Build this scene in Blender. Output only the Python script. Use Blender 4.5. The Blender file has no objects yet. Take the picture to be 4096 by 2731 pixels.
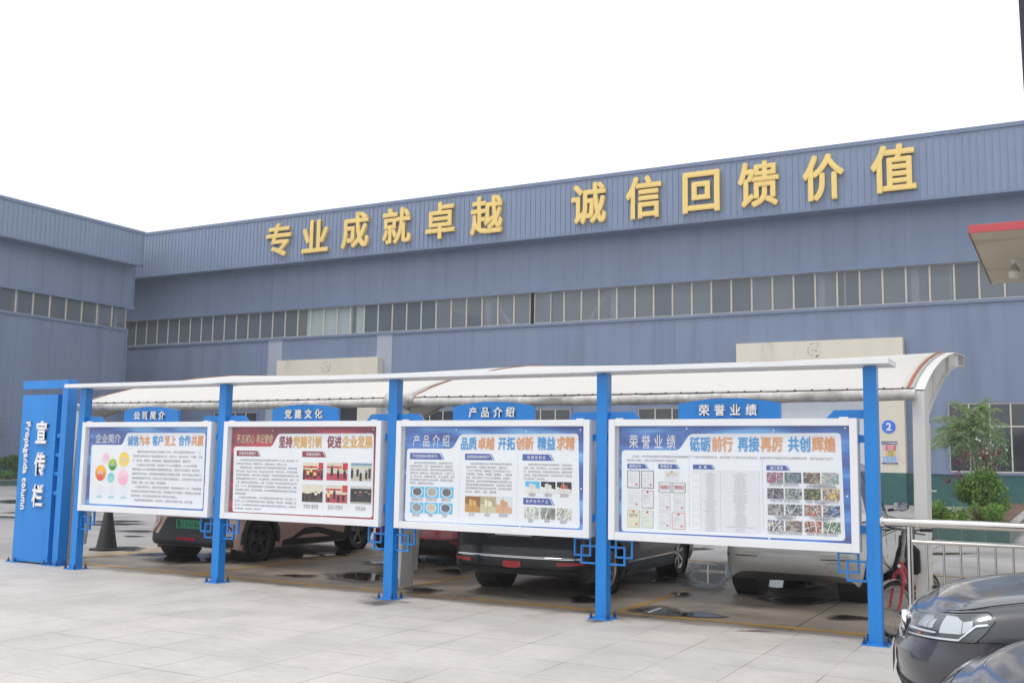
import bpy, bmesh, math, random
from mathutils import Vector, Matrix
R = math.radians
rnd = random.Random(7)
sc = bpy.context.scene
COL = sc.collection

# ------------------------------------------------------------------ camera
YAW, PIT, ROL, FOC, CAMH = R(-28.5493), R(6.6055), R(0.93045), 4118.24, 1.6
FWD = Vector((math.sin(YAW) * math.cos(PIT), math.cos(YAW) * math.cos(PIT), math.sin(PIT)))
_r0 = Vector((math.cos(YAW), -math.sin(YAW), 0))
_u0 = _r0.cross(FWD)
RGT = _r0 * math.cos(ROL) + _u0 * math.sin(ROL)
UPV = -_r0 * math.sin(ROL) + _u0 * math.cos(ROL)
CAM = Vector((0, 0, CAMH))
cd = bpy.data.cameras.new('camera')
cd.sensor_width = 36.0
cd.lens = FOC / 4096 * 36
cd.clip_start = 0.1
cd.clip_end = 2000
cam = bpy.data.objects.new('camera', cd)
COL.objects.link(cam)
M3 = Matrix((RGT, UPV, -FWD)).transposed()
cam.matrix_world = Matrix.Translation(CAM) @ M3.to_4x4()
sc.camera = cam

# ------------------------------------------------------------------ sky, sun, exposure
SUN_EL, SUN_AZ = R(66), R(215)          # high overcast sun, behind the camera to the left
W = bpy.data.worlds.new('World')
sc.world = W
W.use_nodes = True
nt = W.node_tree
bg = nt.nodes['Background']
sky = nt.nodes.new('ShaderNodeTexSky')
sky.sky_type = 'NISHITA'
sky.sun_disc = False
sky.sun_elevation = SUN_EL
sky.sun_rotation = SUN_AZ
sky.dust_density = 4.0
sky.air_density = 1.0
mixw = nt.nodes.new('ShaderNodeMix')
mixw.data_type = 'RGBA'
mixw.inputs['Factor'].default_value = 0.86
mixw.inputs[7].default_value = (12.4, 12.7, 13.2, 1)      # thin bright cloud over the blue
nt.links.new(sky.outputs[0], mixw.inputs[6])
nt.links.new(mixw.outputs[2], bg.inputs['Color'])
bg.inputs['Strength'].default_value = 0.105
ld = bpy.data.lights.new('sun', 'SUN')
ld.energy = 1.3
ld.angle = R(14)
ld.color = (1.0, 0.96, 0.9)
sun = bpy.data.objects.new('sun', ld)
COL.objects.link(sun)
_sd = Vector((math.sin(SUN_AZ) * math.cos(SUN_EL), math.cos(SUN_AZ) * math.cos(SUN_EL), math.sin(SUN_EL)))
sun.rotation_euler = _sd.to_track_quat('Z', 'Y').to_euler()
sc.view_settings.view_transform = 'Standard'
sc.view_settings.look = 'None'
sc.view_settings.exposure = 0.12
sc.view_settings.gamma = 1.0
sc.render.engine = 'CYCLES'
sc.cycles.max_bounces = 8
sc.cycles.transparent_max_bounces = 16
sc.cycles.use_denoising = True

# ------------------------------------------------------------------ measuring: a photo pixel to a point on a plane of the place
def ray(px, py):
    return RGT * ((px - 2048) / FOC) - UPV * ((py - 1365.5) / FOC) + FWD
def on(p, ax, v):
    d = ray(*p)
    return CAM + d * ((v - CAM[ax]) / d[ax])
def G(p): return on(p, 2, 0.0)
def PY(p, y): return on(p, 1, y)
def PX(p, x): return on(p, 0, x)
def crop(s, x0, y0): return lambda x, y: (x0 + x / s, y0 + y / s)

# ------------------------------------------------------------------ things, parts, labels
WL = {}
def tag(o, label=None, cat=None, group=None, kind=None):
    if label: o['label'] = label
    if cat: o['category'] = cat
    if group: o['group'] = group
    if kind: o['kind'] = kind
    return o
def thing(name, label, cat, loc=(0, 0, 0), group=None):
    o = bpy.data.objects.new(name, None)
    o.empty_display_size = 0.2
    COL.objects.link(o)
    o.location = loc
    WL[o.name] = Vector(loc)
    return tag(o, label, cat, group)
def copy_tree(o, parent=None):
    c = o.copy()
    COL.objects.link(c)
    if parent is not None: c.parent = parent
    WL[c.name] = WL.get(o.name, Vector((0, 0, 0)))
    for ch in list(o.children):
        copy_tree(ch, c)
    return c

class MB:
    def __init__(s):
        s.v, s.f, s.m, s.c = [], [], [], None
    def add(s, vs, fs, m=0):
        o = len(s.v)
        s.v += [tuple(p) for p in vs]
        s.f += [[i + o for i in f] for f in fs]
        s.m += [m] * len(fs)
        return s
    def box(s, x0, y0, z0, x1, y1, z1, m=0):
        if x0 > x1: x0, x1 = x1, x0
        if y0 > y1: y0, y1 = y1, y0
        if z0 > z1: z0, z1 = z1, z0
        v = [(x0, y0, z0), (x1, y0, z0), (x1, y1, z0), (x0, y1, z0), (x0, y0, z1), (x1, y0, z1), (x1, y1, z1), (x0, y1, z1)]
        return s.add(v, [[0, 3, 2, 1], [4, 5, 6, 7], [0, 1, 5, 4], [1, 2, 6, 5], [2, 3, 7, 6], [3, 0, 4, 7]], m)
    def prism(s, poly, ax, a, b, m=0):
        # poly: 2D outline in the two other axes (order x,y / x,z / y,z), extruded along ax from a to b
        def P(q, t):
            return [(t, q[0], q[1]), (q[0], t, q[1]), (q[0], q[1], t)][ax]
        n = len(poly)
        v = [P(q, a) for q in poly] + [P(q, b) for q in poly]
        f = [list(range(n))[::-1], [n + i for i in range(n)]]
        f += [[i, (i + 1) % n, n + (i + 1) % n, n + i] for i in range(n)]
        return s.add(v, f, m)
    def tube(s, pts, r, n=8, m=0, cap=True):
        pts = [Vector(p) for p in pts]
        k = len(pts)
        rr = r if isinstance(r, (list, tuple)) else [r] * k
        v, f = [], []
        t0 = (pts[1] - pts[0]).normalized()
        a = Vector((0, 0, 1)) if abs(t0.z) < 0.9 else Vector((1, 0, 0))
        nrm = (a - t0 * a.dot(t0)).normalized()
        for i in range(k):
            t = (pts[min(i + 1, k - 1)] - pts[max(i - 1, 0)]).normalized()
            nrm = (nrm - t * nrm.dot(t))
            nrm = nrm.normalized() if nrm.length > 1e-6 else t.orthogonal().normalized()
            bi = t.cross(nrm)
            for j in range(n):
                an = 2 * math.pi * j / n
                v.append(pts[i] + (nrm * math.cos(an) + bi * math.sin(an)) * rr[i])
        for i in range(k - 1):
            for j in range(n):
                f.append([i * n + j, i * n + (j + 1) % n, (i + 1) * n + (j + 1) % n, (i + 1) * n + j])
        if cap:
            f.append(list(range(n))[::-1])
            f.append([(k - 1) * n + j for j in range(n)])
        return s.add(v, f, m)
    def lathe(s, prof, c, ax=2, n=24, m=0):
        # prof: (radius, offset along axis)
        v, f = [], []
        for rad, h in prof:
            for j in range(n):
                a = 2 * math.pi * j / n
                p, q = rad * math.cos(a), rad * math.sin(a)
                d = [(h, p, q), (q, h, p), (p, q, h)][ax]
                v.append((c[0] + d[0], c[1] + d[1], c[2] + d[2]))
        for i in range(len(prof) - 1):
            for j in range(n):
                f.append([i * n + j, i * n + (j + 1) % n, (i + 1) * n + (j + 1) % n, (i + 1) * n + j])
        return s.add(v, f, m)
    def grid(s, rows, m=0, closed=False):
        n = len(rows[0])
        v = [p for r in rows for p in r]
        f = []
        for i in range(len(rows) - 1):
            for j in range(n if closed else n - 1):
                f.append([i * n + j, i * n + (j + 1) % n, (i + 1) * n + (j + 1) % n, (i + 1) * n + j])
        return s.add(v, f, m)
    def beam(s, p, q, w, h, m=0):
        p, q = Vector(p), Vector(q)
        t = (q - p).normalized()
        a = Vector((0, 0, 1)) if abs(t.z) < 0.95 else Vector((0, 1, 0))
        sd = t.cross(a).normalized()
        up = sd.cross(t)
        v = []
        for e in (p, q):
            for x, y in ((-1, -1), (1, -1), (1, 1), (-1, 1)):
                v.append(e + sd * (x * w / 2) + up * (y * h / 2))
        return s.add(v, [[3, 2, 1, 0], [4, 5, 6, 7], [0, 1, 5, 4], [1, 2, 6, 5], [2, 3, 7, 6], [3, 0, 4, 7]], m)
    def mesh(s, name, mats, smooth=None):
        me = bpy.data.meshes.new(name)
        me.from_pydata([tuple(p) for p in s.v], [], s.f)
        for mt in (mats if isinstance(mats, (list, tuple)) else [mats]):
            me.materials.append(mt)
        if any(s.m):
            me.polygons.foreach_set('material_index', s.m)
        if s.c is not None:
            a = me.color_attributes.new('ink', 'FLOAT_COLOR', 'CORNER')
            fl = []
            for f, c in zip(s.f, s.c):
                fl += [c[0], c[1], c[2], 1.0] * len(f)
            a.data.foreach_set('color', fl)
        if smooth is not None:
            me.shade_smooth()
            me.set_sharp_from_angle(angle=R(smooth))
        me.update()
        return me
    def build(s, name, mats, parent=None, smooth=None, bevel=0, fixn=False):
        if parent is not None:
            w = WL.get(parent.name, Vector((0, 0, 0)))
            if w.length:
                s.v = [(p[0] - w.x, p[1] - w.y, p[2] - w.z) for p in s.v]
        me = s.mesh(name, mats, smooth)
        if fixn:
            bm = bmesh.new()
            bm.from_mesh(me)
            bmesh.ops.recalc_face_normals(bm, faces=bm.faces)
            bm.to_mesh(me)
            bm.free()
        o = bpy.data.objects.new(name, me)
        COL.objects.link(o)
        if parent is not None:
            o.parent = parent
            WL[o.name] = WL.get(parent.name, Vector((0, 0, 0)))
        if bevel:
            b = o.modifiers.new('bevel', 'BEVEL')
            b.width = bevel
            b.segments = 2
            b.limit_method = 'ANGLE'
            b.angle_limit = R(40)
        return o
def struct(name, mb, mats, **k):
    return tag(mb.build(name, mats, None, **k), kind='structure')

def lerp(a, b, t): return a + (b - a) * t
def smooth01(t):
    t = max(0.0, min(1.0, t))
    return t * t * (3 - 2 * t)
def interp(tab, x):
    if x <= tab[0][0]: return tab[0][1]
    for (x0, y0), (x1, y1) in zip(tab, tab[1:]):
        if x <= x1:
            return lerp(y0, y1, (x - x0) / (x1 - x0) if x1 > x0 else 0)
    return tab[-1][1]

def interp_s(tab, x):
    """smooth (Catmull-Rom) table lookup"""
    n = len(tab)
    if x <= tab[0][0]: return tab[0][1]
    if x >= tab[-1][0]: return tab[-1][1]
    for i in range(n - 1):
        x0, y0 = tab[i]
        x1, y1 = tab[i + 1]
        if x <= x1:
            h = x1 - x0
            def slope(k):
                if k <= 0: return (tab[1][1] - tab[0][1]) / (tab[1][0] - tab[0][0])
                if k >= n - 1: return (tab[-1][1] - tab[-2][1]) / (tab[-1][0] - tab[-2][0])
                return (tab[k + 1][1] - tab[k - 1][1]) / (tab[k + 1][0] - tab[k - 1][0])
            t = (x - x0) / h
            m0, m1 = slope(i) * h, slope(i + 1) * h
            return (2 * t ** 3 - 3 * t ** 2 + 1) * y0 + (t ** 3 - 2 * t ** 2 + t) * m0 + (-2 * t ** 3 + 3 * t ** 2) * y1 + (t ** 3 - t ** 2) * m1

# ------------------------------------------------------------------ materials
def lin(c):
    return tuple(((v / 255) / 12.92 if v / 255 <= 0.04045 else ((v / 255 + 0.055) / 1.055) ** 2.4) for v in c)
def mul(c, k): return tuple(v * k for v in c)
def mat(name, col, rough=0.5, metal=0.0, coat=0.0, var=0.0, vscale=3.0, stretch=(1, 1, 1), bump=0.0, bscale=60.0,
        spec=0.5, dirt=None, dirt_scale=1.2, dirt_lo=0.5, dirt_hi=0.75, rvar=0.0, trans=0.0, emit=None, dirt_stretch=None, sub=0.0):
    m = bpy.data.materials.new(name)
    m.use_nodes = True
    t = m.node_tree
    b = t.nodes['Principled BSDF']
    b.inputs['Base Color'].default_value = (*col, 1)
    b.inputs['Roughness'].default_value = rough
    b.inputs['Metallic'].default_value = metal
    b.inputs['Coat Weight'].default_value = coat
    b.inputs['Coat Roughness'].default_value = 0.03
    b.inputs['Specular IOR Level'].default_value = spec
    b.inputs['Transmission Weight'].default_value = trans
    if sub:
        b.inputs['Subsurface Weight'].default_value = sub
    if emit:
        b.inputs['Emission Color'].default_value = (*emit, 1)
        b.inputs['Emission Strength'].default_value = 1.0
    N, L = t.nodes, t.links
    co = N.new('ShaderNodeTexCoord')
    geo = N.new('ShaderNodeNewGeometry')
    def noise(scale, st, det=5.0):
        mp = N.new('ShaderNodeMapping')
        mp.inputs['Scale'].default_value = st
        L.new(geo.outputs['Position'], mp.inputs['Vector'])
        n = N.new('ShaderNodeTexNoise')
        n.inputs['Scale'].default_value = scale
        n.inputs['Detail'].default_value = det
        L.new(mp.outputs[0], n.inputs['Vector'])
        return n
    src = None
    if var:
        n = noise(vscale, stretch)
        mr = N.new('ShaderNodeMapRange')
        mr.inputs['From Min'].default_value = 0.25
        mr.inputs['From Max'].default_value = 0.75
        mr.inputs['To Min'].default_value = 1 - var
        mr.inputs['To Max'].default_value = 1 + var
        L.new(n.outputs['Fac'], mr.inputs['Value'])
        mx = N.new('ShaderNodeMix')
        mx.data_type = 'RGBA'
        mx.blend_type = 'MULTIPLY'
        mx.inputs['Factor'].default_value = 1
        mx.inputs[6].default_value = (*col, 1)
        L.new(mr.outputs[0], mx.inputs[7])
        src = mx.outputs[2]
        if rvar:
            mr2 = N.new('ShaderNodeMapRange')
            mr2.inputs['From Min'].default_value = 0.3
            mr2.inputs['From Max'].default_value = 0.7
            mr2.inputs['To Min'].default_value = max(0.02, rough - rvar)
            mr2.inputs['To Max'].default_value = rough + rvar
            L.new(n.outputs['Fac'], mr2.inputs['Value'])
            L.new(mr2.outputs[0], b.inputs['Roughness'])
    if dirt is not None:
        n = noise(dirt_scale, dirt_stretch or stretch, 7)
        mr = N.new('ShaderNodeMapRange')
        mr.inputs['From Min'].default_value = dirt_lo
        mr.inputs['From Max'].default_value = dirt_hi
        L.new(n.outputs['Fac'], mr.inputs['Value'])
        mx = N.new('ShaderNodeMix')
        mx.data_type = 'RGBA'
        if src is not None: L.new(src, mx.inputs[6])
        else: mx.inputs[6].default_value = (*col, 1)
        mx.inputs[7].default_value = (*dirt, 1)
        L.new(mr.outputs[0], mx.inputs['Factor'])
        src = mx.outputs[2]
    if src is not None:
        L.new(src, b.inputs['Base Color'])
    if bump:
        n = noise(bscale, (1, 1, 1), 4)
        bp = N.new('ShaderNodeBump')
        bp.inputs['Strength'].default_value = bump
        bp.inputs['Distance'].default_value = 0.01
        L.new(n.outputs['Fac'], bp.inputs['Height'])
        L.new(bp.outputs[0], b.inputs['Normal'])
    return m
def glass_mat(name, tint=(1, 1, 1), rough=0.02, gloss=0.0, film=None):
    # thin pane: clear with a mirror reflection that grows at grazing angles
    m = bpy.data.materials.new(name)
    m.use_nodes = True
    t = m.node_tree
    N, L = t.nodes, t.links
    N.remove(N['Principled BSDF'])
    tr = N.new('ShaderNodeBsdfTransparent')
    tr.inputs[0].default_value = (*tint, 1)
    gl = N.new('ShaderNodeBsdfGlossy')
    gl.inputs['Roughness'].default_value = rough
    lw = N.new('ShaderNodeLayerWeight')              # Schlick reflectance, the same from both sides of the pane
    lw.inputs[0].default_value = 0.5
    pw = N.new('ShaderNodeMath')
    pw.operation = 'POWER'
    pw.inputs[1].default_value = 5.0
    L.new(lw.outputs['Facing'], pw.inputs[0])
    ad = N.new('ShaderNodeMath')
    ad.operation = 'MULTIPLY_ADD'
    ad.use_clamp = True
    ad.inputs[1].default_value = 0.9
    ad.inputs[2].default_value = gloss + 0.045
    L.new(pw.outputs[0], ad.inputs[0])
    mx = N.new('ShaderNodeMixShader')
    L.new(ad.outputs[0], mx.inputs[0])
    L.new(tr.outputs[0], mx.inputs[1])
    L.new(gl.outputs[0], mx.inputs[2])
    last = mx
    if film:                                         # flat diffuse colour mixed over the whole pane
        df = N.new('ShaderNodeBsdfDiffuse')
        df.inputs[0].default_value = (*film[:3], 1)
        m2 = N.new('ShaderNodeMixShader')
        m2.inputs[0].default_value = film[3]
        L.new(mx.outputs[0], m2.inputs[1])
        L.new(df.outputs[0], m2.inputs[2])
        last = m2
    L.new(last.outputs[0], N['Material Output'].inputs[0])
    return m
def ink_mat(name='printed_ink', rough=0.5, trl=0.0):
    m = bpy.data.materials.new(name)
    m.use_nodes = True
    t = m.node_tree
    a = t.nodes.new('ShaderNodeAttribute')
    a.attribute_name = 'ink'
    t.links.new(a.outputs['Color'], t.nodes['Principled BSDF'].inputs['Base Color'])
    t.nodes['Principled BSDF'].inputs['Roughness'].default_value = rough
    if trl:                                          # thin leaves let some light through
        tl = t.nodes.new('ShaderNodeBsdfTranslucent')
        mx = t.nodes.new('ShaderNodeMixShader')
        mx.inputs[0].default_value = trl
        t.links.new(a.outputs['Color'], tl.inputs[0])
        t.links.new(t.nodes['Principled BSDF'].outputs[0], mx.inputs[1])
        t.links.new(tl.outputs[0], mx.inputs[2])
        t.links.new(mx.outputs[0], t.nodes['Material Output'].inputs[0])
    return m

INK = ink_mat()
LEAF = ink_mat('leaf', 0.5, 0.35)
M_blue = mat('blue_paint', (0.012, 0.215, 0.63), 0.3, coat=0.1, spec=0.4, var=0.07, vscale=2.5, stretch=(1, 1, 0.25), bump=0.02, bscale=30, dirt=(0.02, 0.165, 0.46), dirt_scale=6, dirt_lo=0.56, dirt_hi=0.85, dirt_stretch=(1.6, 1.6, 0.18))
M_white = mat('white_paint', (0.76, 0.77, 0.79), 0.35, var=0.03, vscale=4, stretch=(1, 1, 0.3))
M_rust = mat('rust', (0.16, 0.05, 0.02), 0.8, var=0.4, vscale=30)
M_steel = mat('stainless_steel', (0.62, 0.6, 0.57), 0.16, metal=1.0, var=0.06, vscale=5)
M_bolt = mat('blue_bolt', (0.015, 0.05, 0.17), 0.45, var=0.2, vscale=40)
M_char = mat('white_letter', (0.8, 0.8, 0.82), 0.4)
M_rubber = mat('rubber', (0.018, 0.018, 0.019), 0.75, var=0.25, vscale=20, bump=0.15, bscale=90)
M_blackpl = mat('black_plastic', (0.022, 0.023, 0.025), 0.5, var=0.15, vscale=12)
M_dark = mat('dark_void', (0.008, 0.008, 0.009), 0.9)
M_chrome = mat('chrome', (0.75, 0.75, 0.76), 0.08, metal=1.0)
M_redlens = mat('red_lens', (0.42, 0.008, 0.014), 0.18, coat=0.6)

# ------------------------------------------------------------------ lettering from the built-in typeface
_fc = bpy.data.curves.new('lettering', 'FONT')
_fo = bpy.data.objects.new('lettering', _fc)
COL.objects.link(_fo)
_gc = {}
def glyph(ch, off=0.0, res=1, ext=0.0):
    """outline of one character; off thickens the strokes by laying shifted copies over each other, each a hair prouder"""
    k = (ch, off, res, ext)
    if k in _gc: return _gc[k]
    if off >= 0.01:
        vs, fs = glyph(ch, 0.0, res, ext)
        V, F = [], []
        n = 8 if off > 0.02 else 4
        st = 0.004 if ext else 0.002
        for q in range(n + 1):
            a = 2 * math.pi * (q + 0.5) / n
            dx, dy = (off * math.cos(a), off * math.sin(a)) if q < n else (0, 0)
            o = len(V)
            V += [(v[0] + dx, v[1] + dy, v[2] + st * q * (1 if v[2] >= 0 else -1)) for v in vs]
            F += [[i + o for i in f] for f in fs]
        _gc[k] = (V, F)
        return _gc[k]
    _fc.body = ch
    _fc.resolution_u = res
    _fc.extrude = ext
    _fc.fill_mode = 'BOTH' if ext else 'FRONT'
    dg = bpy.context.evaluated_depsgraph_get()
    dg.update()
    ev = _fo.evaluated_get(dg)
    me = ev.to_mesh()
    vs = [tuple(v.co) for v in me.vertices]
    fs = [list(p.vertices) for p in me.polygons]
    ev.to_mesh_clear()
    _gc[k] = (vs, fs)
    return _gc[k]
def advance(ch):
    if ch == ' ': return 0.35
    if ord(ch) < 0x2000:
        vs, _ = glyph(ch)
        return (max(v[0] for v in vs) + 0.06) if vs else 0.35
    return 1.0
def put_text(mb, s, x0, x1, zb, h, y, off=0.0, res=1, ext=0.0, m=0, slant=0.0, em=None):
    # one line on a plane y = const facing -y; em square height h, width fitted to x0..x1
    tot = sum(advance(c) for c in s)
    sx = em if em else (x1 - x0) / tot
    x = x0
    for c in s:
        a = advance(c)
        if c not in ' \u3000':
            vs, fs = glyph(c, off, res, ext)
            mb.add([(x + (v[0] + slant * v[1]) * sx, y - v[2] * h, zb + v[1] * h) for v in vs], fs, m)
        x += a * sx
def fit_char(mb, c, x0, z0, x1, z1, y, off, res, ext, m=0):
    vs, fs = glyph(c, off, res, ext)
    a0, a1 = min(v[0] for v in vs), max(v[0] for v in vs)
    b0, b1 = min(v[1] for v in vs), max(v[1] for v in vs)
    mb.add([(lerp(x0, x1, (v[0] - a0) / (a1 - a0)), y - v[2] * (x1 - x0), lerp(z0, z1, (v[1] - b0) / (b1 - b0))) for v in vs], fs, m)

# ------------------------------------------------------------------ ground, pavement, markings, puddles
M_yard = mat('yard_concrete', (0.31, 0.298, 0.296), 0.5, spec=0.22, var=0.10, vscale=0.5, stretch=(1, 1.6, 1), bump=0.05, bscale=25,
             dirt=(0.20, 0.193, 0.19), dirt_scale=0.55, dirt_lo=0.5, dirt_hi=0.72, rvar=0.22)
M_bay = mat('parking_concrete', (0.36, 0.31, 0.255), 0.5, var=0.16, vscale=1.4, stretch=(1, 1.5, 1), bump=0.05, bscale=40,
            dirt=(0.145, 0.115, 0.09), dirt_scale=1.0, dirt_lo=0.5, dirt_hi=0.74, rvar=0.2, dirt_stretch=(1.0, 1.7, 1))
def granite_mat():
    m = mat('granite_paving', (0.5, 0.485, 0.47), 0.62, bump=0.12, bscale=160)
    t = m.node_tree
    N, L = t.nodes, t.links
    b = N['Principled BSDF']
    geo = N.new('ShaderNodeNewGeometry')
    mp = N.new('ShaderNodeMapping')
    mp.inputs['Location'].default_value = (0.475, -10.24, 0)
    L.new(geo.outputs['Position'], mp.inputs['Vector'])
    br = N.new('ShaderNodeTexBrick')
    br.offset = 0.0
    br.inputs['Color1'].default_value = (0.495, 0.462, 0.435, 1)
    br.inputs['Color2'].default_value = (0.455, 0.43, 0.408, 1)
    br.inputs['Mortar'].default_value = (0.27, 0.235, 0.2, 1)
    br.inputs['Scale'].default_value = 1.0
    br.inputs['Mortar Size'].default_value = 0.0048
    br.inputs['Mortar Smooth'].default_value = 0.5
    br.inputs['Brick Width'].default_value = 0.635
    br.inputs['Row Height'].default_value = 0.645
    L.new(mp.outputs[0], br.inputs['Vector'])
    # some joints are filled with pale mortar, others are open and dark
    n0 = N.new('ShaderNodeTexNoise')
    n0.inputs['Scale'].default_value = 0.9
    L.new(geo.outputs['Position'], n0.inputs['Vector'])
    cr0 = N.new('ShaderNodeValToRGB')
    cr0.color_ramp.elements[0].position = 0.42
    cr0.color_ramp.elements[0].color = (0.08, 0.06, 0.05, 1)
    cr0.color_ramp.elements[1].position = 0.6
    cr0.color_ramp.elements[1].color = (0.40, 0.35, 0.31, 1)
    L.new(n0.outputs['Fac'], cr0.inputs[0])
    L.new(cr0.outputs[0], br.inputs['Mortar'])
    # speckle of the stone
    n1 = N.new('ShaderNodeTexNoise')
    n1.inputs['Scale'].default_value = 140
    n1.inputs['Detail'].default_value = 3
    L.new(geo.outputs['Position'], n1.inputs['Vector'])
    n2 = N.new('ShaderNodeTexNoise')
    n2.inputs['Scale'].default_value = 1.3
    n2.inputs['Detail'].default_value = 6
    L.new(geo.outputs['Position'], n2.inputs['Vector'])
    n3 = N.new('ShaderNodeTexNoise')
    n3.inputs['Scale'].default_value = 14
    n3.inputs['Detail'].default_value = 5
    mp3 = N.new('ShaderNodeMapping')
    mp3.inputs['Scale'].default_value = (0.4, 2.2, 1)
    L.new(geo.outputs['Position'], mp3.inputs['Vector'])
    L.new(mp3.outputs[0], n3.inputs['Vector'])
    def rng(n, a, b_, lo, hi):
        r = N.new('ShaderNodeMapRange')
        r.inputs['From Min'].default_value = lo
        r.inputs['From Max'].default_value = hi
        r.inputs['To Min'].default_value = a
        r.inputs['To Max'].default_value = b_
        L.new(n.outputs['Fac'], r.inputs['Value'])
        return r
    def mulc(a, f):
        x = N.new('ShaderNodeMix')
        x.data_type = 'RGBA'
        x.blend_type = 'MULTIPLY'
        x.inputs['Factor'].default_value = 1
        L.new(a, x.inputs[6])
        L.new(f, x.inputs[7])
        return x.outputs[2]
    c = mulc(br.outputs['Color'], rng(n1, 0.72, 1.26, 0.3, 0.7).outputs[0])
    c = mulc(c, rng(n2, 0.88, 1.05, 0.35, 0.6).outputs[0])
    c = mulc(c, rng(n3, 0.93, 1.04, 0.34, 0.6).outputs[0])
    # brown run-off stains along the yard edge and scattered
    st = N.new('ShaderNodeTexNoise')
    st.inputs['Scale'].default_value = 2.1
    st.inputs['Detail'].default_value = 6
    L.new(geo.outputs['Position'], st.inputs['Vector'])
    sx = N.new('ShaderNodeSeparateXYZ')
    L.new(geo.outputs['Position'], sx.inputs[0])
    ed = N.new('ShaderNodeMapRange')
    ed.inputs['From Min'].default_value = 9.3
    ed.inputs['From Max'].default_value = 10.3
    ed.inputs['To Min'].default_value = -0.2
    ed.inputs['To Max'].default_value = 0.12
    L.new(sx.outputs['Y'], ed.inputs['Value'])
    ad = N.new('ShaderNodeMath')
    L.new(st.outputs['Fac'], ad.inputs[0])
    L.new(ed.outputs[0], ad.inputs[1])
    sm = N.new('ShaderNodeMapRange')
    sm.inputs['From Min'].default_value = 0.56
    sm.inputs['From Max'].default_value = 0.72
    sm.inputs['To Max'].default_value = 0.7
    L.new(ad.outputs[0], sm.inputs['Value'])
    mx = N.new('ShaderNodeMix')
    mx.data_type = 'RGBA'
    L.new(sm.outputs[0], mx.inputs['Factor'])
    L.new(c, mx.inputs[6])
    mx.inputs[7].default_value = (0.27, 0.21, 0.165, 1)
    L.new(mx.outputs[2], b.inputs['Base Color'])
    return m
M_granite = granite_mat()
m_ = MB()
m_.add([(-300, -300, 0), (300, -300, 0), (300, 300, 0), (-300, 300, 0)], [[0, 1, 2, 3]])
struct('ground', m_, M_yard)
m_ = MB()
m_.box(-60, -20, -0.3, 30, 10.24, 0.006)
struct('pavement', m_, M_granite, bevel=0.004)
m_ = MB()                                           # brown stained parking floor under the canopy, ragged outline
pts = []
for i in range(60):
    x = lerp(-14.6, 0.8, i / 59)
    pts.append((x, 16.0 + 0.5 * math.sin(i * 1.7) + 0.35 * math.sin(i * 0.63 + 1)))
m_.add([(-14.6, 10.245, 0.004), (0.8, 10.245, 0.004)] + [(x, y, 0.004) for x, y in pts[::-1]], [list(range(62))])
struct('parking_floor', m_, M_bay)
# saw-cut joints of the concrete slabs
m_ = MB()
for x in (-13.9, -10.0, -6.35, -2.5, 1.3):
    m_.box(x, 10.3, 0.0045, x + 0.012, 45, 0.0055)
for y in (16.3, 21.5, 26.7):
    m_.box(-45, y, 0.0045, 5, y + 0.012, 0.0055)
struct('ground_joints', m_, mat('joint_dirt', (0.08, 0.075, 0.07), 0.9))
M_yel = mat('yellow_road_paint', (0.56, 0.31, 0.045), 0.55, var=0.12, vscale=5, dirt=(0.33, 0.24, 0.14), dirt_scale=3.0, dirt_lo=0.42, dirt_hi=0.66, bump=0.05)
m_ = MB()
m_.box(-13.6, 10.45, 0.007, -1.25, 10.57, 0.0085)
for x in (-13.62, -10.56, -7.43, -4.37, -1.3):
    m_.box(x - 0.055, 10.57, 0.007, x + 0.055, 16.75, 0.0085)
m_.box(-13.7, 16.75, 0.007, 2.0, 16.85, 0.0085)
struct('road_markings', m_, M_yel)
def puddle_mat():
    """standing water thinning out over damp concrete to a dry edge; 'ink' red holds the depth"""
    m = bpy.data.materials.new('puddle_water')
    m.use_nodes = True
    t = m.node_tree
    N, L = t.nodes, t.links
    b = N['Principled BSDF']
    at = N.new('ShaderNodeAttribute')
    at.attribute_name = 'depth'
    geo = N.new('ShaderNodeNewGeometry')
    n = N.new('ShaderNodeTexNoise')
    n.inputs['Scale'].default_value = 3.2
    n.inputs['Detail'].default_value = 5
    L.new(geo.outputs['Position'], n.inputs['Vector'])
    ma = N.new('ShaderNodeMath')
    ma.operation = 'MULTIPLY_ADD'
    ma.inputs[1].default_value = 0.75
    L.new(n.outputs['Fac'], ma.inputs[0])
    L.new(at.outputs['Fac'], ma.inputs[2])
    def rng(lo, hi, a, c):
        r = N.new('ShaderNodeMapRange')
        r.interpolation_type = 'SMOOTHSTEP'
        r.inputs['From Min'].default_value = lo
        r.inputs['From Max'].default_value = hi
        r.inputs['To Min'].default_value = a
        r.inputs['To Max'].default_value = c
        L.new(ma.outputs[0], r.inputs['Value'])
        return r.outputs[0]
    L.new(rng(0.70, 0.90, 0.45, 0.025), b.inputs['Roughness'])
    cr = N.new('ShaderNodeMix')
    cr.data_type = 'RGBA'
    cr.inputs[6].default_value = (0.10, 0.082, 0.07, 1)
    cr.inputs[7].default_value = (0.04, 0.035, 0.031, 1)
    L.new(rng(0.6, 0.95, 0.0, 1.0), cr.inputs['Factor'])
    L.new(cr.outputs[2], b.inputs['Base Color'])
    tr = N.new('ShaderNodeBsdfTransparent')
    mx = N.new('ShaderNodeMixShader')
    L.new(rng(0.36, 0.80, 0.0, 1.0), mx.inputs[0])
    L.new(tr.outputs[0], mx.inputs[1])
    L.new(b.outputs[0], mx.inputs[2])
    L.new(mx.outputs[0], N['Material Output'].inputs[0])
    return m
M_pud = puddle_mat()
DEPTH = []
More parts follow.
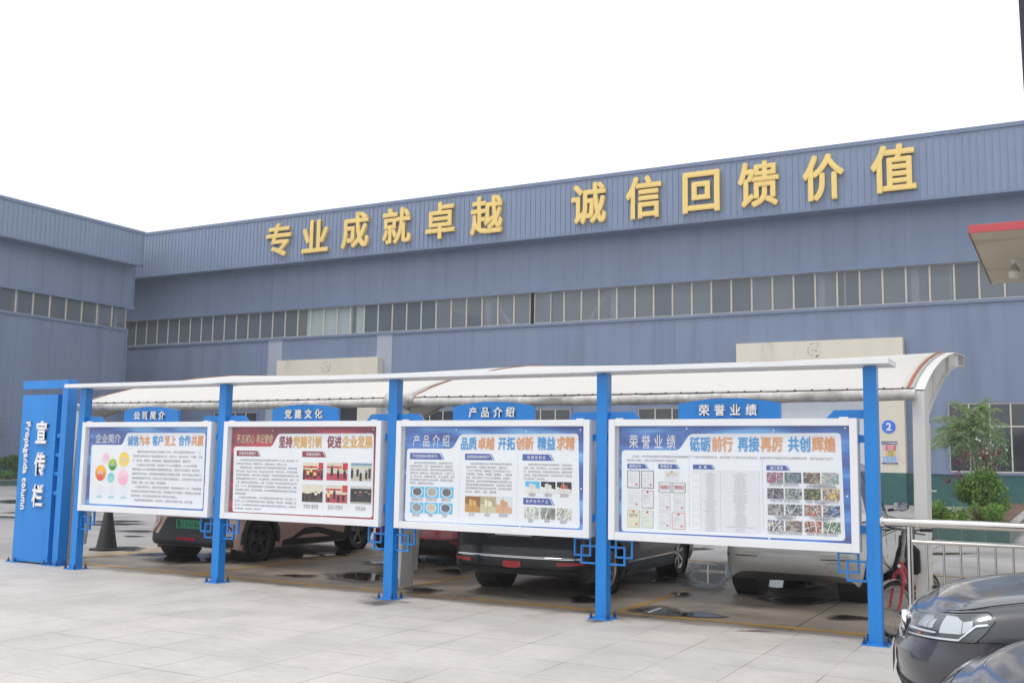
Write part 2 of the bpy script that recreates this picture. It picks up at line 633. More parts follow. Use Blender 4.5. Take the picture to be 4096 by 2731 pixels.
def blob(mb, px, py, rx, ry, z, seed=0, ymin=10.26, dk=1.0):
    c = G((px, py))
    ex = G((px + rx, py)) - c
    ey = G((px, py - ry)) - c
    r_ = random.Random(seed)
    ph = [r_.uniform(0, 6.3) for _ in range(5)]
    n = 56
    rings = [(0.0, 0.8), (0.3, 0.78), (0.6, 0.62), (0.8, 0.48), (1.0, 0.33), (1.2, 0.16), (1.4, 0.02), (1.5, -0.2)]
    v = []
    for rad, d in rings:
        for i in range(n):
            a = 2 * math.pi * i / n
            k = rad * (1 + 0.16 * math.sin(2 * a + ph[0]) + 0.13 * math.sin(3 * a + ph[1]) + 0.08 * math.sin(5 * a + ph[2]))
            p = c + ex * (math.cos(a) * k) + ey * (math.sin(a) * k)
            v.append((p.x, max(p.y, ymin), z))
            DEPTH.append(d * dk)
    mb.add(v, [[q * n + i, q * n + (i + 1) % n, (q + 1) * n + (i + 1) % n, (q + 1) * n + i] for q in range(len(rings) - 1) for i in range(n)])
ca, cb, cc, ce = crop(2.352, 560, 1980), crop(1.742, 1450, 2050), crop(1.809, 2400, 2050), crop(1.8875, 0, 1900)
PUD = [(*ca(430, 600), 120, 16), (*ca(170, 560), 75, 7), (*ca(1550, 577), 62, 7), (*ca(1840, 550), 74, 9), (*ca(2060, 768), 125, 15), (*ca(1500, 762), 60, 5),
       (*cb(420, 546), 66, 9), (*cb(640, 355), 80, 9), (*cb(690, 410), 80, 9), (*cb(2250, 465), 110, 13), (*cb(1560, 610), 60, 12),
       (*cc(820, 440), 100, 42), (*cc(470, 488), 58, 9), (*cc(430, 715), 92, 15), (*cc(700, 745), 90, 8), (*cc(1330, 520), 120, 16), (*cc(1420, 640), 105, 17), (*cc(590, 592), 40, 6), (*cc(1800, 765), 80, 7),
       (*ce(870, 370), 75, 4.5), (*ce(1040, 424), 60, 3.2), (*ce(1010, 463), 34, 2), (*ce(960, 556), 60, 7), (*ce(60, 197), 60, 4), (*ce(40, 318), 45, 3.5),
       (*cb(130, 350), 55, 8), (*cb(390, 330), 30, 7), (2950, 2170, 150, 5), (2780, 2195, 60, 4), (470, 2085, 90, 2.5), (60, 2010, 70, 2.5), (120, 2050, 80, 2.5), (3740, 2215, 120, 3)]
m_ = MB()
for i, p in enumerate(PUD):
    blob(m_, *p, 0.0105 + 0.00012 * i, i + 20)
for i, p in enumerate(((1530, 2402, 75, 18), (2600, 2462, 50, 5), (3010, 2525, 80, 5), (2395, 2480, 45, 9), (3490, 2578, 60, 9))):
    blob(m_, *p, 0.0075 + 0.0001 * i, i + 90, -50, 0.3)      # damp, browned patches on the paving, no standing water
po = struct('puddles', m_, M_pud)
da = po.data.attributes.new('depth', 'FLOAT', 'POINT')
da.data.foreach_set('value', DEPTH)

# ------------------------------------------------------------------ the two factory halls
WALLC = (0.172, 0.224, 0.335)
M_wall = mat('blue_grey_sheet', WALLC, 0.42, var=0.07, vscale=0.9, stretch=(1, 1, 0.1), dirt=mul(WALLC, 0.68), dirt_scale=1.3, dirt_lo=0.54, dirt_hi=0.8, dirt_stretch=(1, 1, 0.07))
M_wall2 = mat('blue_grey_ribbed_sheet', (0.198, 0.255, 0.375), 0.4, var=0.05, vscale=1.0, stretch=(1, 1, 0.2))
M_trim = mat('blue_grey_trim', (0.158, 0.207, 0.315), 0.4, var=0.06, vscale=1.2)
M_pale = mat('pale_new_sheet', (0.36, 0.40, 0.48), 0.45, var=0.05, vscale=1.2)
M_dado = mat('green_dado', (0.028, 0.105, 0.1), 0.7, var=0.16, vscale=1.6, bump=0.1, bscale=12, dirt=(0.08, 0.17, 0.165), dirt_scale=0.8, dirt_lo=0.55, dirt_hi=0.75, stretch=(1, 1, 1.5))
M_seam = mat('sheet_seam', (0.145, 0.182, 0.262), 0.6)
M_beige = mat('beige_window_frame', (0.58, 0.53, 0.46), 0.5, var=0.1, vscale=6)
M_pane = glass_mat('hall_pane', (0.8, 0.84, 0.86), 0.05, 0.04, (0.235, 0.265, 0.305, 0.60))
M_pane3 = glass_mat('grey_hall_pane', (0.8, 0.84, 0.86), 0.05, 0.04, (0.20, 0.23, 0.265, 0.52))
M_pane4 = glass_mat('clearer_hall_pane', (0.85, 0.9, 0.9), 0.05, 0.03, (0.42, 0.47, 0.48, 0.3))
M_pane2 = glass_mat('dark_hall_pane', (0.6, 0.7, 0.74), 0.1, 0.02, (0.135, 0.165, 0.20, 0.75))
M_inner = mat('hall_interior', (0.13, 0.145, 0.165), 0.9)
M_cream = mat('cream_render', (0.68, 0.625, 0.53), 0.75, var=0.06, vscale=1.0, stretch=(1, 1, 0.3), bump=0.05, bscale=30, dirt=(0.42, 0.38, 0.31), dirt_scale=1.3, dirt_lo=0.6, dirt_hi=0.85, dirt_stretch=(1, 1, 0.35))
M_roof = mat('sheet_roof', (0.22, 0.28, 0.38), 0.5)
YW, YFA = 47.0, 46.1

def ribbed(mb, x0, x1, z0, z1, y, step=0.285, d=0.035, axis=0):
    n = int((x1 - x0) / step)
    prof = []
    for i in range(n):
        a = x0 + i * step
        prof += [(a, 0), (a + step * 0.76, 0), (a + step * 0.80, d), (a + step * 0.94, d), (a + step * 0.98, 0)]
    prof.append((x1, 0))
    if axis == 0:
        rows = [[(p, y - q, z) for p, q in prof] for z in (z1, z0)]
    else:
        rows = [[(y + q, p, z) for p, q in prof] for z in (z0, z1)]
    mb.grid(rows)

XL, XR = -62.0, 6.0
hall = thing('factory_hall', 'long blue grey sheet metal factory hall with gold characters along its fascia', 'factory', ((XL + XR) / 2, YW, 0))
b_ = MB()                                            # wall sheets below and above the window band
b_.box(XL, YW, 1.36, XR, YW + 0.25, 8.62)
b_.box(XL, YW, 10.36, XR, YW + 0.25, 15.6)
b_.build('wall', M_wall, hall)
b_ = MB()
x = XL
while x < XR:
    b_.box(x, YW - 0.004, 1.45, x + 0.014, YW, 8.55)
    b_.box(x + 0.3, YW - 0.004, 10.45, x + 0.314, YW, 12.95)
    x += 1.03
for zr in (5.15, 6.45, 11.55):                       # rows of sheet screws
    x = XL
    while x < XR:
        b_.box(x + 0.25, YW - 0.02, zr, x + 0.285, YW, zr + 0.035)
        x += 0.515
b_.build('sheet_seams', M_seam, hall)
b_ = MB()
b_.box(XL, YW - 0.06, 0.0, XR, YW + 0.25, 1.33)
b_.build('dado', M_dado, hall)
b_ = MB()
b_.box(XL, YW - 0.11, 1.33, XR, YW - 0.002, 1.4)
b_.box(XL, YW - 0.07, 8.52, XR, YW + 0.02, 8.66)
b_.box(XL, YW - 0.13, 10.28, XR, YW + 0.02, 10.42)
b_.box(XL, YFA - 0.06, 15.68, XR, YFA + 0.2, 15.86)
b_.box(XL, YFA - 0.05, 12.92, XR, YFA + 0.06, 13.03)
b_.build('trim', M_trim, hall)
b_ = MB()
ribbed(b_, XL, XR, 13.02, 15.7, YFA)
b_.box(XL, YFA + 0.01, 12.94, XR, YW, 12.99)         # soffit
b_.build('fascia', M_wall2, hall, fixn=False)
b_ = MB()
b_.prism([(YFA + 0.1, 15.55), (YW + 26, 16.9), (YW + 26, 17.0), (YFA + 0.1, 15.7)], 0, XL, XR)
b_.box(XL, YW + 26, 0, XR, YW + 26.2, 16.9)
b_.box(XR - 0.2, YW + 0.25, 0, XR, YW + 26, 15.6)
b_.box(XL, YW + 0.25, 0, XL + 0.2, YW + 26, 15.6)
b_.build('roof', M_roof, hall)
for a, c in ((-42.19, -41.12), (-34.22, -33.18)):
    b_ = MB()
    b_.box(a, YW - 0.012, 1.45, c, YW - 0.005, 8.52)
    b_.build('patched_sheet', M_pale, hall)
b_ = MB()                                            # dim hall behind the glass, white columns and braces
b_.box(XL, YW + 2.2, 0.2, XR, YW + 2.25, 15)
b_.box(XL, YW + 0.3, 8.3, XR, YW + 2.2, 8.4)
b_.build('interior', M_inner, hall)
b_ = MB()
M_wst = mat('white_steel', (0.66, 0.68, 0.70), 0.5)
def inner(name, fn):
    b_ = MB()
    fn(b_)
    b_.build(name, M_wst, hall)
for cx in (-50.6, -43.4, -36.2, -34.6, -27.35, -20.1, -9.9, -5.9):
    inner('interior_column', lambda q: q.box(cx, YW + 0.25, 8.4, cx + 0.3, YW + 0.5, 11))
for cx, s_ in ((-27.1, 1), (-20.0, -1)):
    inner('interior_brace', lambda q: q.beam((cx + s_ * 0.2, YW + 0.3, 10.15), (cx + s_ * 1.5, YW + 0.3, 8.5), 0.1, 0.16))
for cx in (-8.75, -4.35, -23.75):
    inner('interior_pipe', lambda q: q.box(cx, YW + 0.2, 8.4, cx + 0.08, YW + 0.28, 11))
b_ = MB()  # pale sheet added behind these panes to whiten them
b_.box(-39.5, YW + 0.25, 8.66, -35.3, YW + 0.3, 10.3)
b_.build('pale_backing', mat('pale_sheet', (0.72, 0.78, 0.79), 0.7, var=0.05, vscale=2), hall)

def make_bay(w, z0, z1, film, pane):
    """one bay of the strip window: frame with its pane"""
    f = MB()
    t, d = 0.034, 0.07
    f.box(0, 0, z0, t, d, z1)
    f.box(w - t, 0, z0, w, d, z1)
    f.box(t, 0.002, z0, w - t, d, z0 + t)
    f.box(t, 0.002, z1 - t, w - t, d, z1)
    return f
proto = make_bay(0.965, 8.665, 10.285, None, None)
fr_me = proto.mesh('window', M_beige)
pn = MB()
pn.add([(0.03, 0.035, 8.69), (0.935, 0.035, 8.69), (0.935, 0.035, 10.26), (0.03, 0.035, 10.26)], [[0, 1, 2, 3]])
pane_a, pane_b, pane_c, pane_d = [pn.mesh('pane', q) for q in (M_pane, M_pane2, M_pane3, M_pane4)]
def bay(parent, off, rot=0.0, dark=None):
    o = bpy.data.objects.new('window', fr_me)
    COL.objects.link(o)
    o.parent = parent
    o.location = Vector(off) - WL[parent.name]
    o.rotation_euler[2] = rot
    p = bpy.data.objects.new('pane', dark or (pane_a if rnd.random() < 0.6 else pane_c))
    COL.objects.link(p)
    p.parent = o
x, i = -54.6, 0
while x < 2.4:
    if not (-25.0 < x + 0.03 < -24.2):
        bay(hall, (x, YW + 0.03, 0), 0, pane_b if x < -40.3 or -35.4 < x < -30.8 else pane_d if x < -35.4 else None)
    else:                                            # sash slid open: dark gap and a narrower leaf
        g_ = MB()
        g_.box(x, YW + 0.10, 8.66, x + 0.97, YW + 0.14, 10.28)
        g_.build('open_gap', M_dark, hall)
        bay(hall, (x + 0.26, YW - 0.02, 0))
    x += 0.97
    i += 1

def low_window(x0, x1, z0, z1, cols, rows, y=YW):
    f = MB()
    f.box(x0 - 0.09, y - 0.05, z1, x1 + 0.09, y + 0.05, z1 + 0.1, 1)
    f.box(x0 - 0.09, y - 0.05, z0 - 0.1, x0, y + 0.05, z1, 1)
    f.box(x1, y - 0.05, z0 - 0.1, x1 + 0.09, y + 0.05, z1, 1)
    t = 0.055
    for c_ in range(cols + 1):
        xx = lerp(x0, x1, c_ / cols)
        f.box(xx - t / 2, y - 0.03, z0, xx + t / 2, y - 0.002, z1)
    for zz in rows:
        f.box(x0, y - 0.028, zz - t / 2, x1, y - 0.001, zz + t / 2)
    w_ = f.build('window', [M_beige, M_trim], hall)
    g_ = MB()
    g_.add([(x0, y - 0.012, z0), (x1, y - 0.012, z0), (x1, y - 0.012, z1), (x0, y - 0.012, z1)], [[0, 1, 2, 3]])
    g_.build('pane', M_lowglass, w_)
M_lowglass = mat('dark_window_glass', (0.028, 0.034, 0.042), 0.07, spec=0.8)
low_window(-31.4, -22.15, 1.44, 4.25, 11, (1.46, 3.33, 4.23))
low_window(-18.5, -14.2, 1.44, 4.25, 5, (1.46, 3.33, 4.23))
low_window(-46.3, -42.85, 1.44, 4.25, 4, (1.46, 3.33, 4.23))
low_window(-4.55, 1.75, 1.44, 4.3, 8, (1.46, 3.33, 4.28))

def portal(x0, x1, ztop, pw, door, yd=46.5):
    f = MB()
    f.box(x0, yd, 4.9, x1, YW - 0.002, ztop)
    f.box(x0, yd, 1.36, x0 + pw, YW - 0.002, 4.9)
    f.box(x1 - pw, yd, 1.36, x1, YW - 0.002, 4.9)
    f.build('door_surround', M_cream, hall)
    for a in (x0, x1 - pw):
        f = MB()
        f.box(a - 0.003, yd - 0.003, 0, a + pw + 0.003, YW - 0.004, 1.36)
        f.build('pillar_dado', M_dado, hall)
    f = MB()
    f.box(x0 + pw, YW - 0.09, 0, x1 - pw, YW - 0.061, 4.9)
    if door is not M_dark:
        for k in range(12):
            f.box(x0 + pw, YW - 0.1, k * 0.41, x1 - pw, YW - 0.09, k * 0.41 + 0.385)
    f.build('door', door, hall)
M_shutter = mat('white_shutter', (0.56, 0.6, 0.66), 0.5, var=0.04, vscale=2)
portal(-41.05, -33.78, 7.23, 1.3, mat('dark_doorway', (0.03, 0.036, 0.045), 0.8))  # shade inside the open doorway, put into the door's near-black colour
portal(-13.5, -6.24, 7.14, 1.03, M_shutter)
b_ = MB()                                            # worn red strip and ghosts of removed emblems on the two lintels
b_.box(-12.87, 46.49, 6.22, -7.45, 46.498, 6.29)
b_.build('red_strip', mat('flaked_red', (0.42, 0.06, 0.07), 0.8, dirt=(0.4, 0.36, 0.3), dirt_scale=2.5, dirt_lo=0.45, dirt_hi=0.6), hall)
rg = random.Random(3)
M_flk = mat('flaked', (0.33, 0.32, 0.30), 0.8)
for cx, cz in ((-37.4, 6.75), (-9.95, 6.72)):
    b_ = MB()
    for k in range(46):
        a = rg.uniform(0, 6.28)
        rr = 0.3 * (1 if rg.random() < 0.7 else rg.uniform(0.1, 0.9))
        s1 = rg.uniform(0.012, 0.05)
        xx, zz = cx + rr * math.cos(a), cz + rr * math.sin(a)
        b_.add([(xx - s1, 46.496, zz - s1 * 0.6), (xx + s1, 46.496, zz - s1 * 0.4), (xx + s1 * 0.3, 46.496, zz + s1)], [[0, 1, 2]])
    tag(b_.build('flaked_paint', M_flk, hall), kind='stuff')

# gold characters on the fascia
M_gold = mat('gold_letter_sheet', (0.86, 0.63, 0.21), 0.5, var=0.05, vscale=2.5, dirt=(0.72, 0.46, 0.06), dirt_scale=1.5, dirt_lo=0.66, dirt_hi=0.85)
GOLD = [('专', -41.80, 15.36, -39.88, 13.35), ('业', -39.06, 15.30, -37.12, 13.36), ('成', -36.19, 15.45, -34.28, 13.38), ('就', -33.33, 15.42, -31.44, 13.38),
        ('卓', -30.47, 15.43, -28.60, 13.39), ('越', -27.63, 15.46, -25.69, 13.38), ('诚', -21.72, 15.47, -19.83, 13.37), ('信', -18.77, 15.48, -16.94, 13.35),
        ('回', -15.87, 15.37, -14.05, 13.36), ('馈', -13.19, 15.49, -11.29, 13.35), ('价', -10.22, 15.45, -8.41, 13.32), ('值', -7.28, 15.50, -5.42, 13.37)]
for ch, x0, z1, x1, z0 in GOLD:
    b_ = MB()
    fit_char(b_, ch, x0, z0, x1, z1, YFA - 0.11, 0.029, 4, 0.02)
    o = b_.build('wall_character', M_gold)
    tag(o, 'gold sheet metal character %s mounted on the hall fascia' % ch, 'sign character', 'gold characters along the hall fascia')

# the lower hall on the left, its wall facing the yard
XW = -50.0
hall2 = thing('side_hall', 'blue grey sheet metal hall at the left with a short strip window and overhanging fascia', 'factory', (XW, 30, 0))
Y0, Y1 = 8.0, 43.15
b_ = MB()
b_.box(XW - 0.25, Y0, 1.3, XW, Y1, 9.1)
b_.box(XW - 0.25, Y0, 10.42, XW, Y1 + 0.35, 14.7)
b_.box(XW - 18, Y1 - 0.25, 0, XW - 0.25, Y1, 9.1)
b_.box(XW - 18, Y1 - 0.25, 10.42, XW - 0.25, Y1, 14.7)
b_.build('wall', M_wall, hall2)
b_ = MB()
y = Y0
while y < Y1:
    b_.box(XW, y, 1.4, XW + 0.004, y + 0.014, 9.0)
    b_.box(XW, y + 0.3, 10.5, XW + 0.004, y + 0.314, 12.95)
    y += 1.03
for zr in (3.3, 6.1, 11.6):
    y = Y0
    while y < Y1:
        b_.box(XW, y + 0.25, zr, XW + 0.02, y + 0.285, zr + 0.035)
        y += 0.515
b_.build('sheet_seams', M_seam, hall2)
b_ = MB()
b_.box(XW - 0.25, Y0, 0, XW + 0.06, Y1, 1.3)
b_.build('dado', M_dado, hall2)
b_ = MB()
b_.box(XW - 0.02, Y0, 9.0, XW + 0.07, Y1 + 0.05, 9.13)
b_.box(XW - 0.02, Y0, 10.36, XW + 0.12, Y1 + 0.4, 10.5)
b_.box(XW + 0.7, Y0, 14.88, XW + 0.97, Y1 + 0.15, 15.05)
b_.box(XW + 0.84, Y0, 12.9, XW + 0.95, Y1 + 0.15, 13.0)
b_.box(XW + 0.75, Y1 + 0.03, 12.9, XW + 0.95, Y1 + 0.12, 15.0)
b_.box(XW - 0.03, Y1 - 0.06, 1.3, XW + 0.05, Y1 + 0.05, 9.0)
b_.box(XW - 0.03, Y1 + 0.27, 10.5, XW + 0.05, Y1 + 0.36, 12.9)
b_.build('trim', M_trim, hall2)
b_ = MB()
ribbed(b_, Y0, Y1 + 0.04, 12.98, 14.9, XW + 0.9, axis=1)
b_.box(XW, Y0, 12.92, XW + 0.9, Y1 + 0.04, 12.97)
b_.build('fascia', M_wall2, hall2)
b_ = MB()
b_.prism([(XW + 0.85, 14.8), (XW - 18, 15.9), (XW - 18, 16.0), (XW + 0.85, 14.9)], 1, Y0, Y1)
b_.box(XW - 18, Y0, 0, XW - 17.8, Y1, 15.8)
b_.build('roof', M_roof, hall2)
b_ = MB()
b_.box(XW - 2.3, Y0, 0.2, XW - 2.25, Y1 - 0.3, 14.5)
b_.build('interior', M_inner, hall2)
for cy in (35.9, 41.3, 42.6, 30):
    b_ = MB()
    b_.box(XW - 0.8, cy, 8.5, XW - 0.5, cy + 0.22, 11)
    b_.build('interior_column', M_wst, hall2)
b_ = MB()
b_.beam((XW - 0.6, 33.4, 9.0), (XW - 0.6, 35.6, 10.9), 0.12, 0.2)
b_.build('interior_brace', M_wst, hall2)
y = Y1 - 0.08
SC = 1.09
while y > 26:
    o = bpy.data.objects.new('window', fr_me)
    COL.objects.link(o)
    o.parent = hall2
    o.scale = (SC, 1, 0.79)
    o.location = Vector((XW - 0.03, y - 0.965 * SC, 9.13 - 8.665 * 0.79)) - WL[hall2.name]
    o.rotation_euler[2] = R(90)
    p = bpy.data.objects.new('pane', pane_c)
    COL.objects.link(p)
    p.parent = o
    y -= 0.975 * SC

# ------------------------------------------------------------------ the notice board row
PX_ = [-12.318, -9.655, -6.98, -4.32, -1.63]          # post centres
YP0, YP1, ZT = 9.93, 10.05, 2.522
def bolt(mb, x, y, z=0.018):
    mb.lathe([(0, 0.03), (0.017, 0.03), (0.017, 0), ], (x, y, z), 2, 6)
    mb.lathe([(0, 0.062), (0.008, 0.06), (0.008, 0.03)], (x, y, z), 2, 8)
    mb.lathe([(0.02, 0.003), (0.02, 0)], (x, y, z), 2, 10)
def base_plate(parent, x0, y0, x1, y1, bolts):
    b_ = MB()
    b_.box(x0, y0, 0.006, x1, y1, 0.018)
    o = b_.build('base_plate', M_blue, parent, bevel=0.002)
    for (x, y) in bolts:
        k = MB()
        bolt(k, x, y)
        k.build('bolt', M_bolt, o, smooth=30)
def make_post(x, label):
    t = thing('board_post', label, 'post', (x, 9.99, 0), 'blue posts carrying the notice boards')
    b_ = MB()
    b_.box(x - 0.06, YP0, 0.012, x + 0.06, YP1, ZT)
    b_.build('shaft', M_blue, t, bevel=0.004)
    base_plate(t, x - 0.12, 9.87, x + 0.12, 10.11, [(x + a * 0.092, 9.99 + c * 0.092) for a in (-1, 1) for c in (-1, 1)])
    return t
p0 = make_post(PX_[0], 'square blue post at the left end of the boards, beside the standing sign')
PLAB = ['square blue post between the company profile board and the red board',
        'square blue post between the red board and the product board, hiding a canopy column',
        'square blue post between the product board and the honours board',
        'square blue post at the right end of the boards that the steel handrail meets']
for x, lb in zip(PX_[1:], PLAB):
    c = copy_tree(p0)
    c.location = (x, 9.99, 0)
    c['label'] = lb
# roof slabs, each lapped over its neighbour
RX = [-12.52, -9.69, -7.02, -4.328, -1.434]
RLAB = ['flat white roof slab over the company profile board, leftmost of the four', 'flat white roof slab over the red board',
        'flat white roof slab over the product board', 'flat white roof slab over the honours board with its end face showing']
for i in range(4):
    b_ = MB()
    x0, x1 = RX[i], RX[i + 1]
    dz, dy = 0.003 * (i % 2) + 0.0015 * i, -0.006 * i
    y0, y1 = 9.77 + dy, 10.21
    b_.add([(x0 + 0.001, y0, 2.524 + dz), (x1, y0, 2.526 + dz - 0.004), (x1, y1, 2.526 + dz - 0.004), (x0 + 0.001, y1, 2.524 + dz),
            (x0 + 0.001, y0, 2.574 + dz), (x1, y0, 2.576 + dz - 0.004), (x1, y1, 2.576 + dz - 0.004), (x0 + 0.001, y1, 2.574 + dz)],
           [[0, 3, 2, 1], [4, 5, 6, 7], [0, 1, 5, 4], [1, 2, 6, 5], [2, 3, 7, 6], [3, 0, 4, 7]])
    rg = random.Random(i)
    for k in range(16):                              # hanging drops of water along the back edge
        xx = rg.uniform(x0 + 0.1, x1 - 0.05)
        b_.lathe([(0, -0.007), (0.005, -0.004), (0.006, 0.0), (0, 0.001)], (xx, y1 - rg.choice([0.01, 0.01, 0.43]), 2.522 + dz), 2, 6)
    o = b_.build('roof_slab', M_white, None, bevel=0.003)
    tag(o, RLAB[i], 'roof slab', 'white roof slabs over the notice boards')

YF = 9.87                                            # front of the board doors
ZB, ZTOP = 0.818, 2.042
M_body = mat('grey_text_ink', (0.25, 0.25, 0.28), 0.6)
M_navy = mat('navy_ink', (0.055, 0.105, 0.38), 0.5, var=0.04, vscale=8)
M_tblue = mat('bright_blue_ink', (0.07, 0.33, 0.68), 0.5)
M_toran = mat('orange_ink', (0.74, 0.34, 0.14), 0.5)
M_tmar = mat('maroon_ink', (0.27, 0.025, 0.05), 0.5)
M_tyell = mat('amber_ink', (0.74, 0.42, 0.10), 0.5)
M_twhite = mat('white_ink', (0.72, 0.74, 0.78), 0.5)
M_tgold = mat('pale_gold_ink', (0.72, 0.62, 0.36), 0.5)
M_sheet = mat('poster_white', (0.80, 0.825, 0.87), 0.45, var=0.015, vscale=1.5)
M_line = mat('table_line_ink', (0.42, 0.36, 0.37), 0.6)
M_glass = glass_mat('clear_glazing', (0.99, 0.995, 0.993), 0.015, 0.0)
M_tape = mat('white_tape', (0.75, 0.77, 0.77), 0.5)
def grad_mat(name, c0, c1, c2):
    """printed glow: bands of light swept diagonally over a deep ground"""
    m = mat(name, c0, 0.45)
    t = m.node_tree
    N, L = t.nodes, t.links
    geo = N.new('ShaderNodeNewGeometry')
    mp = N.new('ShaderNodeMapping')
    mp.inputs['Rotation'].default_value = (0, R(-24), 0)
    mp.inputs['Scale'].default_value = (0.75, 1, 4.2)
    L.new(geo.outputs['Position'], mp.inputs['Vector'])
    n = N.new('ShaderNodeTexNoise')
    n.inputs['Scale'].default_value = 1.5
    n.inputs['Detail'].default_value = 2.0
    L.new(mp.outputs[0], n.inputs['Vector'])
    cr = N.new('ShaderNodeValToRGB')
    e = cr.color_ramp.elements
    e[0].position, e[0].color = 0.38, (*c0, 1)
    e[1].position, e[1].color = 0.54, (*c1, 1)
    k = cr.color_ramp.elements.new(0.68)
    k.color = (*c2, 1)
    L.new(n.outputs['Fac'], cr.inputs[0])
    L.new(cr.outputs[0], N['Principled BSDF'].inputs['Base Color'])
    return m
M_pblue = grad_mat('blue_poster_ground', (0.06, 0.105, 0.34), (0.08, 0.21, 0.58), (0.19, 0.47, 0.84))
M_pred = grad_mat('red_poster_ground', (0.17, 0.04, 0.06), (0.33, 0.04, 0.075), (0.52, 0.06, 0.09))

YPOST = 9.925
def square_key(mb, x0, z1, side, w=0.018):
    """two interlocked square rings under a board corner; side +1 steps down to the left, -1 to the right"""
    def ring(a, b, c, d):
        y0, y1 = 9.975, 9.999
        mb.box(a, y0, b, c, y1, b + w)
        mb.box(a, y0, d - w, c, y1, d)
        mb.box(a, y0, b + w, a + w, y1, d - w)
        mb.box(c - w, y0, b + w, c, y1, d - w)
    s = side
    def X(a, b): return (x0 + s * a, x0 + s * b) if s > 0 else (x0 - b, x0 - a)
    a, b = X(0.075, 0.27)
    ring(a, z1 - 0.19, b, z1)
    mb2 = mb
    a, b = X(0.0, 0.19)
    y0, y1 = 9.972, 10.002
    for (p, q, r_, t_) in ((a, z1 - 0.265, b, z1 - 0.265 + w), (a, z1 - 0.073 - w, b, z1 - 0.073), (a, z1 - 0.265 + w, a + w, z1 - 0.073 - w), (b - w, z1 - 0.265 + w, b, z1 - 0.073 - w)):
        mb2.box(p, y0, q, r_, y1, t_)

def make_board(i, label, header):
    xl, xr = PX_[i] + 0.104, PX_[i + 1] - 0.112
    xm = (xl + xr) / 2
    t = thing('notice_board', label, 'notice board', (xm, 9.99, 0), 'notice boards in the row')
    b_ = MB()                                        # cabinet behind the door
    b_.box(xl + 0.006, 9.935, ZB + 0.006, xr - 0.006, 10.055, ZTOP - 0.006)
    b_.build('cabinet', M_white, t, bevel=0.003)
    fw = 0.068
    b_ = MB()
    b_.box(xl, YF, ZB, xl + fw, 9.93, ZTOP)
    b_.box(xr - fw, YF, ZB, xr, 9.93, ZTOP)
    b_.box(xl + fw + 0.0008, YF + 0.0015, ZTOP - fw, xr - fw - 0.0008, 9.93, ZTOP - 0.001)
    b_.box(xl + fw + 0.0008, YF + 0.0015, ZB + 0.001, xr - fw - 0.0008, 9.93, ZB + fw + 0.01)
    b_.build('door_frame', M_white, t, bevel=0.002)
    for hx in (xl + 0.07, xr - 0.16):
        b_ = MB()
        b_.box(hx, YF + 0.01, ZTOP, hx + 0.08, YF + 0.055, ZTOP + 0.008)
        b_.tube([(hx, YF + 0.03, ZTOP + 0.009), (hx + 0.08, YF + 0.03, ZTOP + 0.009)], 0.004, 6)
        b_.build('hinge', M_white, t)
    b_ = MB()
    b_.add([(xl + fw, 9.902, ZB + fw), (xr - fw, 9.902, ZB + fw), (xr - fw, 9.902, ZTOP - fw), (xl + fw, 9.902, ZTOP - fw)], [[0, 1, 2, 3]])
    b_.build('glass', M_glass, t)
    b_ = MB()                                        # blue wings to the posts, side brackets, fret keys below
    for x0, s_ in ((PX_[i] + 0.06, 1), (PX_[i + 1] - 0.06, -1)):
        w_ = MB()
        w_.prism([(x0, ZTOP + 0.0), (x0 + s_ * 0.355, ZTOP + 0.0), (x0 + s_ * 0.275, ZTOP + 0.082), (x0, ZTOP + 0.082)], 1, 9.985, 10.01)
        w_.build('wing_plate', M_blue, t, fixn=True)
        for zz in (1.855, 1.025):
            k_ = MB()
            a = xl + 0.006 if s_ > 0 else xr - 0.006
            k_.box(x0, 9.97, zz - 0.035, a, 10.03, zz + 0.035)
            k_.build('bracket', M_blue, t)
        k_ = MB()
        square_key(k_, x0, ZB - 0.002, s_)
        k_.build('fret_ornament', M_blue, t)
    hx0, hx1, n = xm - 0.515, xm + 0.515, 16
    b_ = MB()
    arc = [(lerp(hx0, hx1, k / n), 2.197 + 0.053 * (1 - (2 * k / n - 1) ** 2)) for k in range(n + 1)]
    b_.prism([(hx1, ZTOP), (hx0, ZTOP)] + arc, 1, 9.965, 10.015)
    h_ = b_.build('header', M_blue, t, fixn=True)
    # spread the four characters
    b_ = MB()
    for k, ch in enumerate(header):
        cx = xm - 0.238 + k * 0.158
        put_text(b_, ch, cx - 0.056, cx + 0.056, 2.088, 0.118, 9.952, 0.026, 3, 0.09)
    b_.build('header_characters', M_char, h_)
    return t, xl + fw, xr - fw
boards = []
BL = [('white framed notice board with a blue poster of coloured bubbles, under the header 公司简介', '公司简介'),
      ('white framed notice board with a red poster, under the header 党建文化', '党建文化'),
      ('white framed notice board with a blue poster of product photos, under the header 产品介绍', '产品介绍'),
      ('white framed notice board with a blue poster of certificates and site photos, under the header 荣誉业绩', '荣誉业绩')]
for i in range(4):
    boards.append(make_board(i, *BL[i]))

